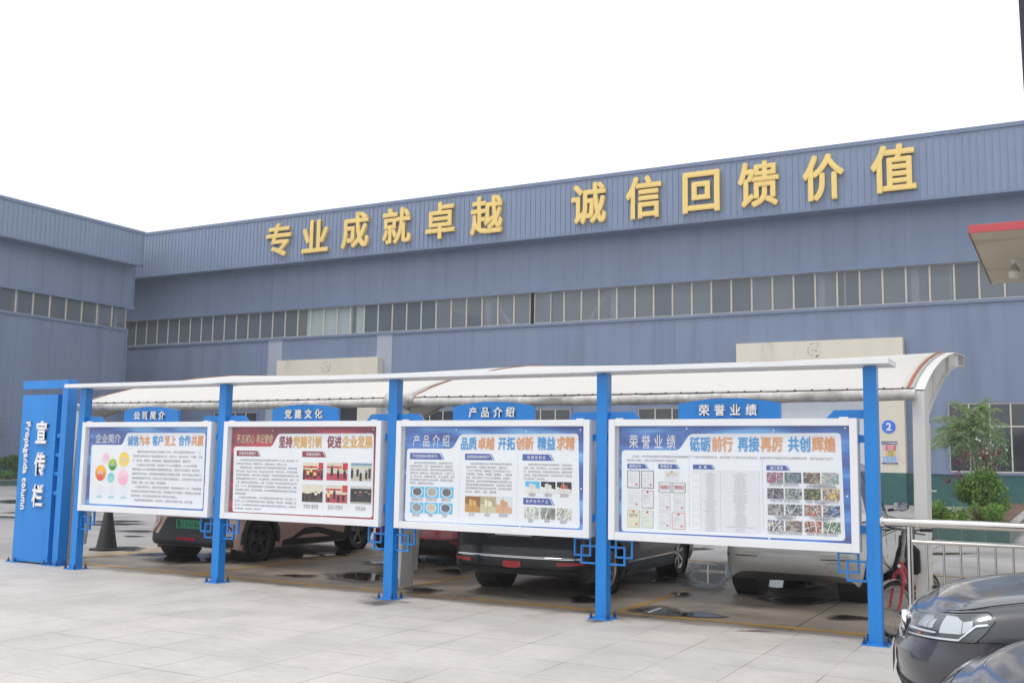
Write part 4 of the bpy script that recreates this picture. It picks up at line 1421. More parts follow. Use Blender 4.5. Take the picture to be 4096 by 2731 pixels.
PALS = [[C(120, 130, 150), C(170, 165, 165), C(190, 70, 100), C(90, 110, 140)], [C(110, 125, 140), C(160, 160, 160), C(60, 90, 130), C(90, 120, 100)], [C(120, 110, 100), C(170, 160, 145), C(90, 80, 75)], [C(180, 180, 175), C(110, 160, 170), C(140, 140, 140), C(205, 200, 190)],
        [C(70, 70, 90), C(50, 60, 120), C(130, 125, 125), C(160, 155, 150)], [C(150, 160, 155), C(70, 70, 120), C(190, 190, 185), C(90, 100, 95)], [C(120, 110, 90), C(60, 60, 55), C(170, 150, 110), C(60, 110, 80)], [C(190, 190, 195), C(150, 100, 90), C(215, 180, 90), C(120, 120, 130)],
        [C(130, 125, 120), C(90, 85, 80), C(180, 180, 180), C(160, 170, 185)], [C(70, 75, 80), C(130, 135, 140), C(180, 185, 190), C(95, 100, 110)], [C(150, 140, 130), C(100, 95, 90), C(200, 195, 190), C(190, 80, 70)], [C(70, 60, 55), C(160, 150, 140), C(200, 195, 190), C(60, 110, 180)],
        [C(60, 90, 140), C(190, 185, 165), C(80, 80, 85), C(215, 212, 205)], [C(120, 100, 90), C(160, 150, 145), C(80, 85, 95), C(190, 180, 170)], [C(55, 55, 60), C(180, 165, 150), C(210, 205, 200), C(190, 90, 70)], [C(90, 130, 110), C(205, 208, 200), C(110, 115, 105), C(70, 100, 80)]]
SITES = [(992, 619, 1200, 756), (1216, 622, 1428, 760), (1452, 624, 1665, 765), (1682, 627, 1902, 770), (1000, 817, 1206, 956), (1224, 821, 1434, 962), (1460, 826, 1672, 970), (1692, 830, 1910, 977),
         (1006, 1017, 1208, 1160), (1230, 1022, 1440, 1166), (1466, 1030, 1680, 1174), (1700, 1036, 1916, 1184), (1003, 1218, 1208, 1362), (1230, 1226, 1440, 1370), (1468, 1234, 1683, 1380), (1704, 1242, 1922, 1392)]
for k, (x0, y0, x1, y1) in enumerate(SITES):
    P4.raster(q5(x0, y0), q5(x1, y1), site(40 + k, PALS[k]), 'photo', 28, 20)
for a, b, yy, st in ((1026, 1404, 777, '越南清化轮胎电厂链排炉耐火材料施工'), (1522, 1846, 785, '临沂钢铁投资集团特钢有限公司'), (1488, 1876, 810, '年产270吨优特钢项目耐火砖砌筑项目'), (1032, 1416, 977, '宁波国华宁海电厂渣井耐火浇注料施工'), (1480, 1898, 992, '新疆能源（集团）和田能源有限责任公司'), (1630, 1746, 1015, '浇注料施工'),
                     (1090, 1362, 1180, '河北燕山钢铁集团有限公司'), (1120, 1324, 1204, '耐火隔热喷涂料施工'), (1530, 1858, 1195, '山东钢铁集团永锋临港有限公司'), (1600, 1788, 1222, '热风炉耐火砖施工'), (1006, 1436, 1382, '山东联盟化工集团有限公司耐火砖砌筑项目'), (1496, 1896, 1402, '邯郸岩棉厂电炉内衬铬刚玉浇注料施工')):
    P4.text(q5(a, yy), q5(b, yy), st, 0.036, M_body, 'caption_text', 0.006)
P4.dots([q4(97, 77), q4(960, 74), q5(1078, 94), q5(1977, 69), q4(97, 815), q4(990, 842), q5(2003, 921), q5(1025, 1450)], 0.011)

# ------------------------------------------------------------------ the standing blue sign at the left end
sg = thing('standing_sign', 'tall blue standing sign reading 宣传栏 and Propaganda column', 'sign', (-13.3, 10.15, 0))
YS = 10.075
b_ = MB()
b_.box(-13.815, YS, 0.03, -13.03, YS + 0.17, 2.458)
pn_ = b_.build('sign_panel', M_blue, sg, bevel=0.004)
b_ = MB()
b_.box(-12.935, YS, 0.018, -12.815, YS + 0.165, 2.545)
b_.build('side_post', M_blue, sg, bevel=0.004)
b_ = MB()
b_.box(-13.83, YS, 2.546, -12.815, YS + 0.165, 2.668)
b_.build('top_bar', M_blue, sg, bevel=0.004)
for zz in (1.86, 1.58, 1.31, 1.03):
    b_ = MB()
    b_.box(-13.03, YS + 0.02, zz - 0.028, -12.935, YS + 0.12, zz + 0.028)
    b_.build('spacer_bar', M_blue, sg)
base_plate(sg, -13.9, YS - 0.05, -13.66, YS + 0.22, [(-13.86, YS - 0.02), (-13.72, YS - 0.02)])
base_plate(sg, -13.09, YS - 0.06, -12.76, YS + 0.22, [(-13.06, YS - 0.03), (-12.9, YS - 0.04), (-12.785, YS + 0.1), (-12.785, YS - 0.03)])
qs = crop(1317 / 420, 0, 1600)
for ch, a, b in (('宣', (430, 258), (608, 545)), ('传', (408, 652), (585, 950)), ('栏', (378, 1052), (555, 1345))):
    p, q = PY(qs(*a), YS - 0.02), PY(qs(*b), YS - 0.02)
    b_ = MB()
    w_ = 0.235
    xc = (p.x + q.x) / 2 + 0.012
    fit_char(b_, ch, xc - w_ / 2, q.z, xc + w_ / 2, p.z, YS - 0.014, 0.03, 4, 0.06)
    b_.build('sign_character', M_char, pn_)
b_ = MB()                                            # latin line turned a quarter, reading downwards
st = 'Propaganda column'
tot = sum(advance(c) for c in st)
pa, pb = PY(qs(375, 265), YS), PY(qs(300, 1372), YS)
sc_ = (pa.z - pb.z) / tot
z = pa.z
xb = (pa.x + pb.x) / 2 - 0.052
for ch in st:
    if ch == ' ':
        b_.build('sign_word', M_char, pn_)
        b_ = MB()
    else:
        vs, fs = glyph(ch, 0.025, 3, 0.06)
        b_.add([(xb + v[1] * 0.142, YS - 0.012 - v[2] * 0.14, z - v[0] * sc_) for v in vs], fs)
    z -= advance(ch) * sc_
b_.build('sign_word', M_char, pn_)

# ------------------------------------------------------------------ car canopy: bent steel frames with a stretched white membrane
M_memb = mat('canopy_membrane', (0.66, 0.645, 0.62), 0.6, var=0.03, vscale=1.4, stretch=(1, 0.6, 1), bump=0.15, bscale=6)
def translucent(m, k, c):
    t = m.node_tree
    tl = t.nodes.new('ShaderNodeBsdfTranslucent')
    tl.inputs[0].default_value = (*c, 1)
    mx = t.nodes.new('ShaderNodeMixShader')
    mx.inputs[0].default_value = k
    t.links.new(t.nodes['Principled BSDF'].outputs[0], mx.inputs[1])
    t.links.new(tl.outputs[0], mx.inputs[2])
    t.links.new(mx.outputs[0], t.nodes['Material Output'].inputs[0])
translucent(M_memb, 0.22, (0.75, 0.7, 0.62))
M_edge = mat('dirty_membrane_edge', (0.52, 0.50, 0.47), 0.7, var=0.22, vscale=9, stretch=(2.6, 0.6, 0.7), bump=0.2, bscale=14, dirt=(0.24, 0.22, 0.195), dirt_scale=3.2, dirt_lo=0.5, dirt_hi=0.75, dirt_stretch=(1, 1, 3))
M_cstl = mat('canopy_white_steel', (0.62, 0.615, 0.6), 0.5, var=0.05, vscale=2, stretch=(1, 1, 0.3), dirt=(0.33, 0.27, 0.2), dirt_scale=2.5, dirt_lo=0.64, dirt_hi=0.82, dirt_stretch=(2, 2, 0.5))
M_orange = mat('red_oxide_strip', (0.33, 0.10, 0.05), 0.7, var=0.2, vscale=20)
M_cord = mat('black_cord', (0.02, 0.02, 0.02), 0.7)
cnp = thing('car_canopy', 'white membrane car canopy on bent steel frames over the parked cars', 'canopy', (-7.5, 11.0, 0))
ARCX = [-13.69, -7.49, -1.335]
TOP = [(10.96, 2.36), (11.45, 2.526), (12.0, 2.673), (12.69, 2.82), (13.45, 2.95), (14.23, 3.057), (15.09, 3.122), (15.63, 3.146)]
BOT = [(11.01, 1.95), (11.27, 2.13), (11.72, 2.293), (12.3, 2.464), (12.83, 2.623), (13.51, 2.774), (14.37, 2.909), (15.54, 3.015)]
def topz(y): return interp(TOP, y)
for k, ax_ in enumerate(ARCX):
    b_ = MB()                                        # tapered column
    hw = 0.057
    b_.add([(ax_ - hw - 0.006, 10.83, 0.006), (ax_ + hw + 0.006, 10.83, 0.006), (ax_ + hw + 0.006, 11.13, 0.006), (ax_ - hw - 0.006, 11.13, 0.006),
            (ax_ - hw, 10.95, 2.35), (ax_ + hw, 10.95, 2.35), (ax_ + hw, 11.3, 2.35), (ax_ - hw, 11.3, 2.35)],
           [[0, 3, 2, 1], [4, 5, 6, 7], [0, 1, 5, 4], [1, 2, 6, 5], [2, 3, 7, 6], [3, 0, 4, 7]])
    b_.box(ax_ + hw, 11.16, 1.36, ax_ + hw + 0.05, 11.3, 1.375)
    b_.box(ax_ + hw, 11.12, 0.66, ax_ + hw + 0.05, 11.26, 0.675)
    b_.beam((ax_, 11.22, 0.2), (ax_, 11.42, 2.05), 0.10, 0.03)
    col_ = b_.build('column', M_cstl, cnp, bevel=0.003)
    b_ = MB()
    for sx_ in (-0.03, 0.03):
        b_.prism([(10.83, 0.006), (10.74, 0.006), (10.84, 0.13)], 0, ax_ + sx_ - 0.004, ax_ + sx_ + 0.004)
    b_.build('gusset', M_rust, col_)
    b_ = MB()                                        # bent rafter, I-section
    b_.prism(TOP + BOT[::-1], 0, ax_ - 0.02, ax_ + 0.02)
    for tab, up in ((TOP, 1), (BOT, 0)):
        rows = []
        for (y, z) in tab:
            rows.append([(ax_ - hw, y, z), (ax_ + hw, y, z), (ax_ + hw, y, z + (0.012 if up else -0.012)), (ax_ - hw, y, z + (0.012 if up else -0.012))])
        b_.grid(rows, closed=True)
    b_.box(ax_ - hw, 15.55, 3.0, ax_ + hw, 15.57, 3.14)
    for (y, z) in (TOP[2], TOP[4], TOP[6]):
        b_.box(ax_ - hw, y, interp(BOT, y), ax_ + hw, y + 0.008, z - 0.004)
    b_.build('rafter', M_cstl, cnp, fixn=True)
b_ = MB()  # pale disc added where bright ground shows through a hole in the column
b_.lathe([(0, 0.0), (0.075, 0.0), (0.078, 0.006)], (ARCX[0] - 0.01, 10.86, 0.665), 1, 32)
b_.build('hole_disc', mat('pale_disc', (0.62, 0.61, 0.62), 0.4), cnp)
for a, c in ((ARCX[0] + 0.04, ARCX[1] - 0.03), (ARCX[1] + 0.03, ARCX[2] - 0.04)):
    rows = []
    nx, ny = 40, 30
    for j in range(ny + 1):
        y = lerp(10.925, 16.35, j / ny)
        rw = []
        for i in range(nx + 1):
            t_ = i / nx
            sag = 0.055 * math.sin(math.pi * t_) * math.sin(math.pi * min(1, j / ny)) + 0.002 * math.sin(t_ * 40 + j) * (1 - j / ny) * 0.5
            zz = topz(y) if y < 15.63 else 3.146 + (y - 15.63) * 0.02
            rw.append((lerp(a, c, t_), y, zz + 0.022 - sag * smooth01((y - 10.95) / 0.8)))
        rows.append(rw)
    b_ = MB()
    b_.grid(rows)
    f_ = b_.build('membrane', M_memb, cnp, smooth=60)
    so = f_.modifiers.new('thickness', 'SOLIDIFY')
    so.thickness = 0.004
    b_ = MB()                                        # wrapped eaves tube
    n = 60
    pts, rad = [], []
    for i in range(n + 1):
        t_ = i / n
        pts.append((lerp(a - 0.02, c + 0.02, t_), 10.9 + 0.002 * math.sin(i * 2.1), 2.318 + 0.0015 * math.sin(i * 1.3) - 0.012 * math.sin(math.pi * t_)))
        rad.append(0.056 + 0.0015 * math.sin(i * 2.7) + 0.001 * math.sin(i * 5.1))
    b_.tube(pts, rad, 16)
    b_.build('eaves_roll', M_edge, cnp, smooth=60)
    b_ = MB()
    b_.tube([(lerp(a, c, i / 12), 10.915, 2.382 - 0.012 * math.sin(math.pi * i / 12)) for i in range(13)], 0.006, 6)
    for i in range(34):
        x = lerp(a + 0.1, c - 0.1, i / 33)
        b_.box(x - 0.006, 10.90, 2.378 - 0.012 * math.sin(math.pi * i / 33), x + 0.006, 10.93, 2.397 - 0.012 * math.sin(math.pi * i / 33))
    b_.build('lacing_cord', M_cord, cnp)
    for xx, ws in (((a + 0.02, 0.012), (c - 0.07, 0.028)) if c > -2 else ((a + 0.02, 0.012),)):
        b_ = MB()
        rows = []
        for (y, z) in TOP + [(16.3, 3.16)]:
            rows.append([(xx, y, z + 0.018), (xx + ws, y, z + 0.018), (xx + ws, y, z + 0.034), (xx, y, z + 0.034)])
        b_.grid(rows, closed=True)
        b_.build('clamp_strip', M_orange, cnp)
    b_ = MB()                                        # purlins under the membrane
    for (y, z) in (TOP[2], TOP[4], TOP[6]):
        b_.tube([(a, y, z - 0.07), (c, y, z - 0.07)], 0.025, 8)
    b_.tube([(a, 16.3, 3.12), (c, 16.3, 3.12)], 0.05, 10)
    b_.build('purlin', M_cstl, cnp)
# bunched membrane over the middle column and at the right end
b_ = MB()
rows = []
for i in range(11):
    t_ = i / 10
    x = lerp(ARCX[1] - 0.27, ARCX[1] + 0.17, t_)
    r_ = 0.075 + 0.02 * math.sin(i * 1.9)
    rows.append([(x + 0.01 * math.sin(j * 2 + i), 10.90 - r_ * math.cos(2 * math.pi * j / 12) * 1.05, 2.33 + r_ * math.sin(2 * math.pi * j / 12) * (1.1 + 0.2 * math.sin(i))) for j in range(12)])
b_.grid(rows, closed=True)
b_.add(rows[0], [list(range(12))])
b_.add(rows[-1], [list(range(12))[::-1]])
b_.build('bunched_membrane', M_edge, cnp, smooth=50)

# ------------------------------------------------------------------ stainless handrail from the last post to the right
rl = thing('handrail', 'polished stainless steel handrail running right from the last blue post', 'railing', (-1.3, 9.99, 0))
b_ = MB()
b_.tube([(-1.555, 9.99, 1.103), (2.6, 9.99, 1.103)], 0.039, 20)
b_.build('top_rail', M_steel, rl, smooth=40)
b_ = MB()
b_.lathe([(0.039, 0.03), (0.052, 0.03), (0.055, 0.022), (0.055, 0.0)], (-1.57, 9.99, 1.103), 0, 24)
b_.build('wall_flange', M_steel, rl, smooth=40)
for x in (-1.327, 0.55, 2.45):
    b_ = MB()
    b_.tube([(x, 9.99, 0.006), (x, 9.99, 1.07)], 0.027, 16)
    b_.build('rail_post', M_steel, rl, smooth=40)
b_ = MB()
b_.tube([(-1.305, 9.99, 0.937), (0.53, 9.99, 0.937)], 0.017, 12)
b_.build('middle_rail', M_steel, rl, smooth=40)
b_ = MB()
b_.tube([(-1.305, 9.99, 0.12), (0.53, 9.99, 0.12)], 0.017, 12)
b_.build('bottom_rail', M_steel, rl, smooth=40)
for k in range(12):
    x = -1.181 + 0.1387 * k
    b_ = MB()
    b_.tube([(x, 9.99, 0.13), (x, 9.99, 0.925)], 0.0105, 10)
    b_.build('baluster', M_steel, rl, smooth=40)

# ------------------------------------------------------------------ gatehouse canopy at the upper right, its lamp and a dark mast
M_soff = mat('cream_soffit', (0.50, 0.46, 0.36), 0.75, var=0.06, vscale=1.0, dirt=(0.26, 0.23, 0.15), dirt_scale=1.0, dirt_lo=0.54, dirt_hi=0.8, dirt_stretch=(0.9, 1.8, 1))
M_redp = mat('pinkish_red_paint', (0.50, 0.075, 0.09), 0.6, var=0.05, vscale=3, dirt=(0.55, 0.42, 0.40), dirt_scale=4, dirt_lo=0.7, dirt_hi=0.8)
gh = thing('gatehouse', 'gatehouse with a flat cream canopy slab edged in red paint', 'gatehouse', (1.5, 13, 0))
b_ = MB()
b_.box(-0.85, 11.375, 4.0, 4.5, 14.68, 4.075)
b_.build('canopy_slab', M_soff, gh, bevel=0.004)
b_ = MB()
b_.box(-0.853, 11.355, 3.997, 4.5, 11.374, 4.082)
b_.build('red_edge', M_redp, gh, bevel=0.004)
b_ = MB()
b_.box(-0.858, 11.376, 3.99, -0.851, 14.68, 4.06)
b_.build('worn_edge', mat('worn_render', (0.25, 0.17, 0.12), 0.9, var=0.4, vscale=12), gh)
b_ = MB()
b_.box(1.6, 11.6, 0, 4.3, 14.5, 4.0)
b_.box(1.55, 11.55, 0, 4.35, 11.6, 0.5)
b_.build('wall', M_cream, gh)
lp = PY((2900 + 1812 / 1.5677, 450 + 925 / 1.5677), 13.06)
lamp = thing('bulb_lamp', 'white light bulb in a holder hanging under the cream canopy slab', 'lamp', (lp.x, 13.06, 4.0))
b_ = MB()
b_.lathe([(0, 0), (0.05, -0.001), (0.048, -0.012), (0.026, -0.02), (0.02, -0.045), (0.022, -0.055)], (lp.x, 13.06, 4.0), 2, 24)
b_.build('lamp_holder', mat('lamp_white', (0.6, 0.62, 0.66), 0.4), lamp, smooth=50)
b_ = MB()
b_.lathe([(0.022, -0.05), (0.03, -0.065), (0.05, -0.095), (0.061, -0.125), (0.062, -0.14)], (lp.x, 13.06, 4.0), 2, 24)
b_.build('bulb_body', mat('bulb_grey', (0.36, 0.34, 0.32), 0.4, var=0.2, vscale=30), lamp, smooth=50)
b_ = MB()
b_.lathe([(0.062, -0.14), (0.062, -0.19), (0.056, -0.208), (0.035, -0.216), (0, -0.218)], (lp.x, 13.06, 4.0), 2, 24)
b_.build('bulb_glass', mat('bulb_opal', (0.62, 0.6, 0.54), 0.3), lamp, smooth=50)
YM = 13.5
pa, pb = PY((4073.5, 0), YM), PY((4096.5, 395), YM)
mst = thing('mast', 'dark steel mast rising past the right edge above the gatehouse', 'mast', (pb.x + 0.3, YM + 0.2, 0))
b_ = MB()
dzx = (pb.x - pa.x) / (pb.z - pa.z)
xt, xb_ = pa.x + dzx * (12 - pa.z), pa.x + dzx * (4.08 - pa.z)
b_.add([(xb_, YM, 4.08), (xb_ + 0.4, YM, 4.08), (xb_ + 0.4, YM + 0.4, 4.08), (xb_, YM + 0.4, 4.08), (xt, YM, 12), (xt + 0.4, YM, 12), (xt + 0.4, YM + 0.4, 12), (xt, YM + 0.4, 12)],
       [[0, 3, 2, 1], [4, 5, 6, 7], [0, 1, 5, 4], [1, 2, 6, 5], [2, 3, 7, 6], [3, 0, 4, 7]])
b_.build('mast_tube', mat('dark_navy_paint', (0.012, 0.016, 0.03), 0.5), mst)
b_ = MB()
b_.box(xb_ - 0.1, YM - 0.1, 4.078, xb_ + 0.5, YM + 0.5, 4.1)
b_.build('mast_foot', M_blackpl, mst)

# ------------------------------------------------------------------ number disc and safety board on the portal pillar
M_sblue = mat('sign_blue', (0.035, 0.17, 0.72), 0.4)
ds = thing('number_disc', 'round blue wall sign with a white number 2 on the cream pillar', 'sign', (-6.89, 46.49, 3.31))
b_ = MB()
b_.lathe([(0, -0.02), (0.275, -0.02), (0.28, -0.012), (0.28, 0)], (-6.89, 46.496, 3.31), 1, 40)
d_ = b_.build('disc', M_sblue, ds, smooth=30)
b_ = MB()
fit_char(b_, '2', -7.0, 3.14, -6.77, 3.48, 46.472, 0.035, 4, 0)
b_.build('numeral', M_twhite, d_)
sbd = thing('safety_board', 'safety notice board with red, yellow and blue rows under the number disc', 'sign', (-6.88, 46.49, 2.2))
b_ = MB()
x0, x1, z0, z1 = -7.2, -6.55, 1.735, 2.69
b_.box(x0, 46.48, z0, x1, 46.497, z1)
bd_ = b_.build('backing', mat('board_white', (0.62, 0.63, 0.68), 0.4), sbd)
b_ = MB()
b_.box(x0, 46.476, z1 - 0.135, x1, 46.479, z1)
b_.box(x0, 46.476, z0, x1, 46.479, z0 + 0.05)
b_.build('title_band', mat('deep_navy_ink', (0.035, 0.04, 0.14), 0.5), bd_)
b_ = MB()
put_text(b_, '进入生产车间安全警示牌', x0 + 0.015, x1 - 0.015, z1 - 0.1, 0.075, 46.474, 0.03, 1)
put_text(b_, '淄博宇能窑炉科技有限公司', x0 + 0.18, x1 - 0.1, z0 + 0.012, 0.028, 46.474, 0.02, 1)
b_.build('title_text', M_twhite, bd_)
rows_ = [('禁止吸烟', 0), ('禁止合闸', 0), ('防雨防水', 0), ('注意安全', 1), ('当心火车', 1), ('当心起重', 1), ('必须穿防护鞋', 2), ('必须戴防尘口罩', 2), ('进入货物必有凭证', 2)]
cols_ = [mat('sign_red', (0.66, 0.03, 0.06), 0.5), mat('sign_yellow', (0.66, 0.52, 0.06), 0.5), mat('sign_cyan', (0.02, 0.34, 0.75), 0.5)]
for k, (st, c_) in enumerate(rows_):
    zc = z1 - 0.195 - k * 0.0815
    b_ = MB()
    b_.box(x0 + 0.15, 46.476, zc - 0.03, x1 - 0.06, 46.479, zc + 0.03)
    r_ = b_.build('rule_row', cols_[c_], bd_)
    b_ = MB()
    w_ = 0.058 * len(st)
    xc = (x0 + 0.15 + x1 - 0.06) / 2
    put_text(b_, st, xc - w_ / 2, xc + w_ / 2, zc - 0.018, 0.05, 46.474, 0.02, 1)
    b_.build('rule_text', [M_twhite, M_dark, M_twhite][c_], r_)
    b_ = MB()
    xi = x0 + 0.085
    if c_ == 1:
        b_.add([(xi - 0.033, 46.477, zc - 0.026), (xi + 0.033, 46.477, zc - 0.026), (xi, 46.477, zc + 0.03)], [[0, 1, 2]])
    else:
        b_.lathe([(0.022 if c_ == 0 else 0, 0), (0.032, 0)], (xi, 46.477, zc), 1, 20)
    b_.build('pictogram', cols_[c_], bd_)

# ------------------------------------------------------------------ black road cone
cn = thing('traffic_cone', 'tall black rubber cone standing on the yard behind the left board', 'cone', (-14.36, 12.2, 0))
b_ = MB()
b_.prism([(-14.62, 12.12), (-14.5, 12.0), (-14.22, 12.0), (-14.1, 12.12), (-14.1, 12.36), (-14.22, 12.48), (-14.5, 12.48), (-14.62, 12.36)], 2, 0.002, 0.03)
b_.build('cone_base', M_rubber, cn, bevel=0.006)
b_ = MB()
b_.lathe([(0.19, 0.03), (0.185, 0.045), (0.17, 0.05), (0.155, 0.12), (0.04, 0.8), (0.028, 0.815), (0, 0.815)], (-14.36, 12.24, 0), 2, 32)
b_.build('cone_body', mat('cone_rubber', (0.03, 0.03, 0.032), 0.6, var=0.15, vscale=4), cn, smooth=40)

# ------------------------------------------------------------------ plants
def leaves(mb, pts, size, cols, seed, droop=0.0, narrow=0.5):
    r_ = random.Random(seed)
    if mb.c is None: mb.c = []
    for p in pts:
        a, t_ = r_.uniform(0, 6.28), r_.uniform(-0.9, 0.9)
        d = Vector((math.cos(a) * math.cos(t_), math.sin(a) * math.cos(t_), math.sin(t_) - droop)).normalized()
        sd = d.cross(Vector((r_.uniform(-1, 1), r_.uniform(-1, 1), r_.uniform(-1, 1)))).normalized()
        L_ = size * r_.uniform(0.6, 1.3)
        w_ = L_ * narrow * r_.uniform(0.7, 1.2)
        p = Vector(p)
        m1 = p + d * L_ * 0.5
        o = len(mb.v)
        mb.v += [tuple(p), tuple(m1 + sd * w_ * 0.5), tuple(p + d * L_), tuple(m1 - sd * w_ * 0.5)]
        mb.f.append([o, o + 1, o + 2, o + 3])
        mb.m.append(0)
        k = r_.uniform(0.7, 1.3)
        mb.c.append(mul(r_.choice(cols), k))
def lump_points(n, c, r, seed, lumps=9, shell=0.55):
    """points on and in a cluster of lumps filling an ellipsoid"""
    r_ = random.Random(seed)
    L_ = []
    for k in range(lumps):
        a, t_ = r_.uniform(0, 6.28), math.asin(r_.uniform(-0.75, 1))
        q = 0.62 * r_.uniform(0.7, 1.1)
        L_.append((c[0] + r[0] * q * math.cos(a) * math.cos(t_), c[1] + r[1] * q * math.sin(a) * math.cos(t_), c[2] + r[2] * q * math.sin(t_), r_.uniform(0.34, 0.52)))
    out = []
    for _ in range(n):
        x, y, z, q = r_.choice(L_)
        a, t_ = r_.uniform(0, 6.28), math.asin(r_.uniform(-1, 1))
        e = q * (shell + (1 - shell) * r_.random() ** 0.5)
        p = (x + r[0] * e * math.cos(a) * math.cos(t_), y + r[1] * e * math.sin(a) * math.cos(t_), max(c[2] - r[2], z + r[2] * e * math.sin(t_)))
        out.append(p)
    return out
M_bark = mat('bark', (0.13, 0.105, 0.08), 0.9, var=0.3, vscale=20)
G_DARK = [(0.035, 0.085, 0.022), (0.05, 0.12, 0.028), (0.075, 0.16, 0.035), (0.11, 0.21, 0.04)]
G_LITE = [(0.13, 0.26, 0.04), (0.17, 0.32, 0.055), (0.09, 0.19, 0.035), (0.22, 0.36, 0.07)]
G_GREY = [(0.06, 0.13, 0.06), (0.10, 0.19, 0.09), (0.15, 0.24, 0.13)]
def stems(mb, base, tips, r0, seed):
    r_ = random.Random(seed)
    for tp in tips:
        p, q = Vector(base), Vector(tp)
        pts = []
        for k in range(6):
            t_ = k / 5
            pts.append(p.lerp(q, t_) + Vector((r_.uniform(-1, 1), r_.uniform(-1, 1), 0)) * 0.05 * math.sin(math.pi * t_))
        mb.tube(pts, [lerp(r0, r0 * 0.25, k / 5) for k in range(6)], 6)
def shrub(name, label, cat, c, r, n, size, cols, seed, lumps=9, group=None):
    t = thing(name, label, cat, (c[0], c[1], max(0, c[2] - r[2])), group)
    b_ = MB()
    b_.c = []
    leaves(b_, lump_points(n, c, r, seed, lumps), size, cols, seed)
    b_.build('foliage', LEAF, t)
    b_ = MB()
    r_ = random.Random(seed)
    stems(b_, (c[0], c[1], max(0.2, c[2] - r[2])), [(c[0] + r_.uniform(-.6, .6) * r[0], c[1] + r_.uniform(-.6, .6) * r[1], c[2] + r_.uniform(0, .6) * r[2]) for _ in range(6)], 0.03, seed)
    b_.build('branches', M_bark, t)
    return t
M_kerbg = mat('green_tile_kerb', (0.06, 0.12, 0.11), 0.35, var=0.15, vscale=4, bump=0.25, bscale=18)
M_soil = mat('soil', (0.12, 0.07, 0.05), 0.95, var=0.4, vscale=14, bump=0.8, bscale=22)
M_cope = mat('pale_coping', (0.36, 0.34, 0.32), 0.7, var=0.1, vscale=4)
def planter(x0, y0, x1, y1, label, step=0.48):
    t = thing('planter', label, 'planter', ((x0 + x1) / 2, (y0 + y1) / 2, 0), 'tiled planters in the yard')
    b_ = MB()
    h = 0.26
    b_.box(x0, y0, 0, x1, y0 + 0.12, h)
    b_.box(x0, y1 - 0.12, 0, x1, y1, h)
    b_.box(x0, y0 + 0.12, 0, x0 + 0.12, y1 - 0.12, h)
    b_.box(x1 - 0.12, y0 + 0.12, 0, x1, y1 - 0.12, h)
    b_.build('kerb_wall', M_kerbg, t)
    b_ = MB()
    k = x1
    while k > x0:
        b_.box(k - 0.012, y0 - 0.003, 0.0, k, y0, h)
        k -= step
    k = y0
    while k < y1:
        b_.box(x1, k, 0.0, x1 + 0.003, k + 0.012, h)
        k += step
    b_.build('tile_joints', mat('tile_grout', (0.2, 0.2, 0.18), 0.9) if 'tile_grout' not in bpy.data.materials else bpy.data.materials['tile_grout'], t)
    b_ = MB()
    b_.box(x1 - 0.19, y0 + 0.002, h, x1 + 0.02, y1, h + 0.03)
    b_.build('coping', M_cope, t)
    b_ = MB()
    nx, ny = 12, max(12, int((y1 - y0) * 2))
    r_ = random.Random(4)
    b_.grid([[(lerp(x0 + 0.1, x1 - 0.1, i / nx), lerp(y0 + 0.1, y1 - 0.1, j / ny), h - 0.03 + r_.uniform(0, 0.07)) for i in range(nx + 1)] for j in range(ny + 1)])
    b_.build('soil', M_soil, t, smooth=60)
    return t
planter(-3.3, 25.05, -1.27, 45.0, 'long green tiled planter by the factory windows at the right', 0.48)
planter(-49.3, 24.0, -45.9, 42.0, 'green tiled planter along the side hall at the left', 1.0)
shrub('round_shrub', 'big dense round green shrub in the right planter', 'shrub', (-2.03, 28.2, 0.93), (0.66, 0.66, 0.66), 7600, 0.075, G_DARK[1:] + G_LITE, 11, 14)
HG = 'low light green hedge plants in the planters'
for k, (x, y, z, rx, rz, lb) in enumerate(((-2.72, 26.4, 0.52, 0.42, 0.32, 'low light green hedge plant left of the round shrub'), (-2.36, 25.9, 0.42, 0.3, 0.22, 'small light green hedge plant at the planter front below the round shrub'),
                                           (-1.86, 26.4, 0.55, 0.44, 0.34, 'light green hedge plant right of the round shrub'), (-1.8, 29.5, 0.62, 0.4, 0.4, 'light green hedge plant behind the round shrub by the bare soil'))):
    shrub('hedge_plant', lb, 'hedge', (x, y, z), (rx, rx, rz), 1700, 0.075, G_LITE, 30 + k, 7, HG)
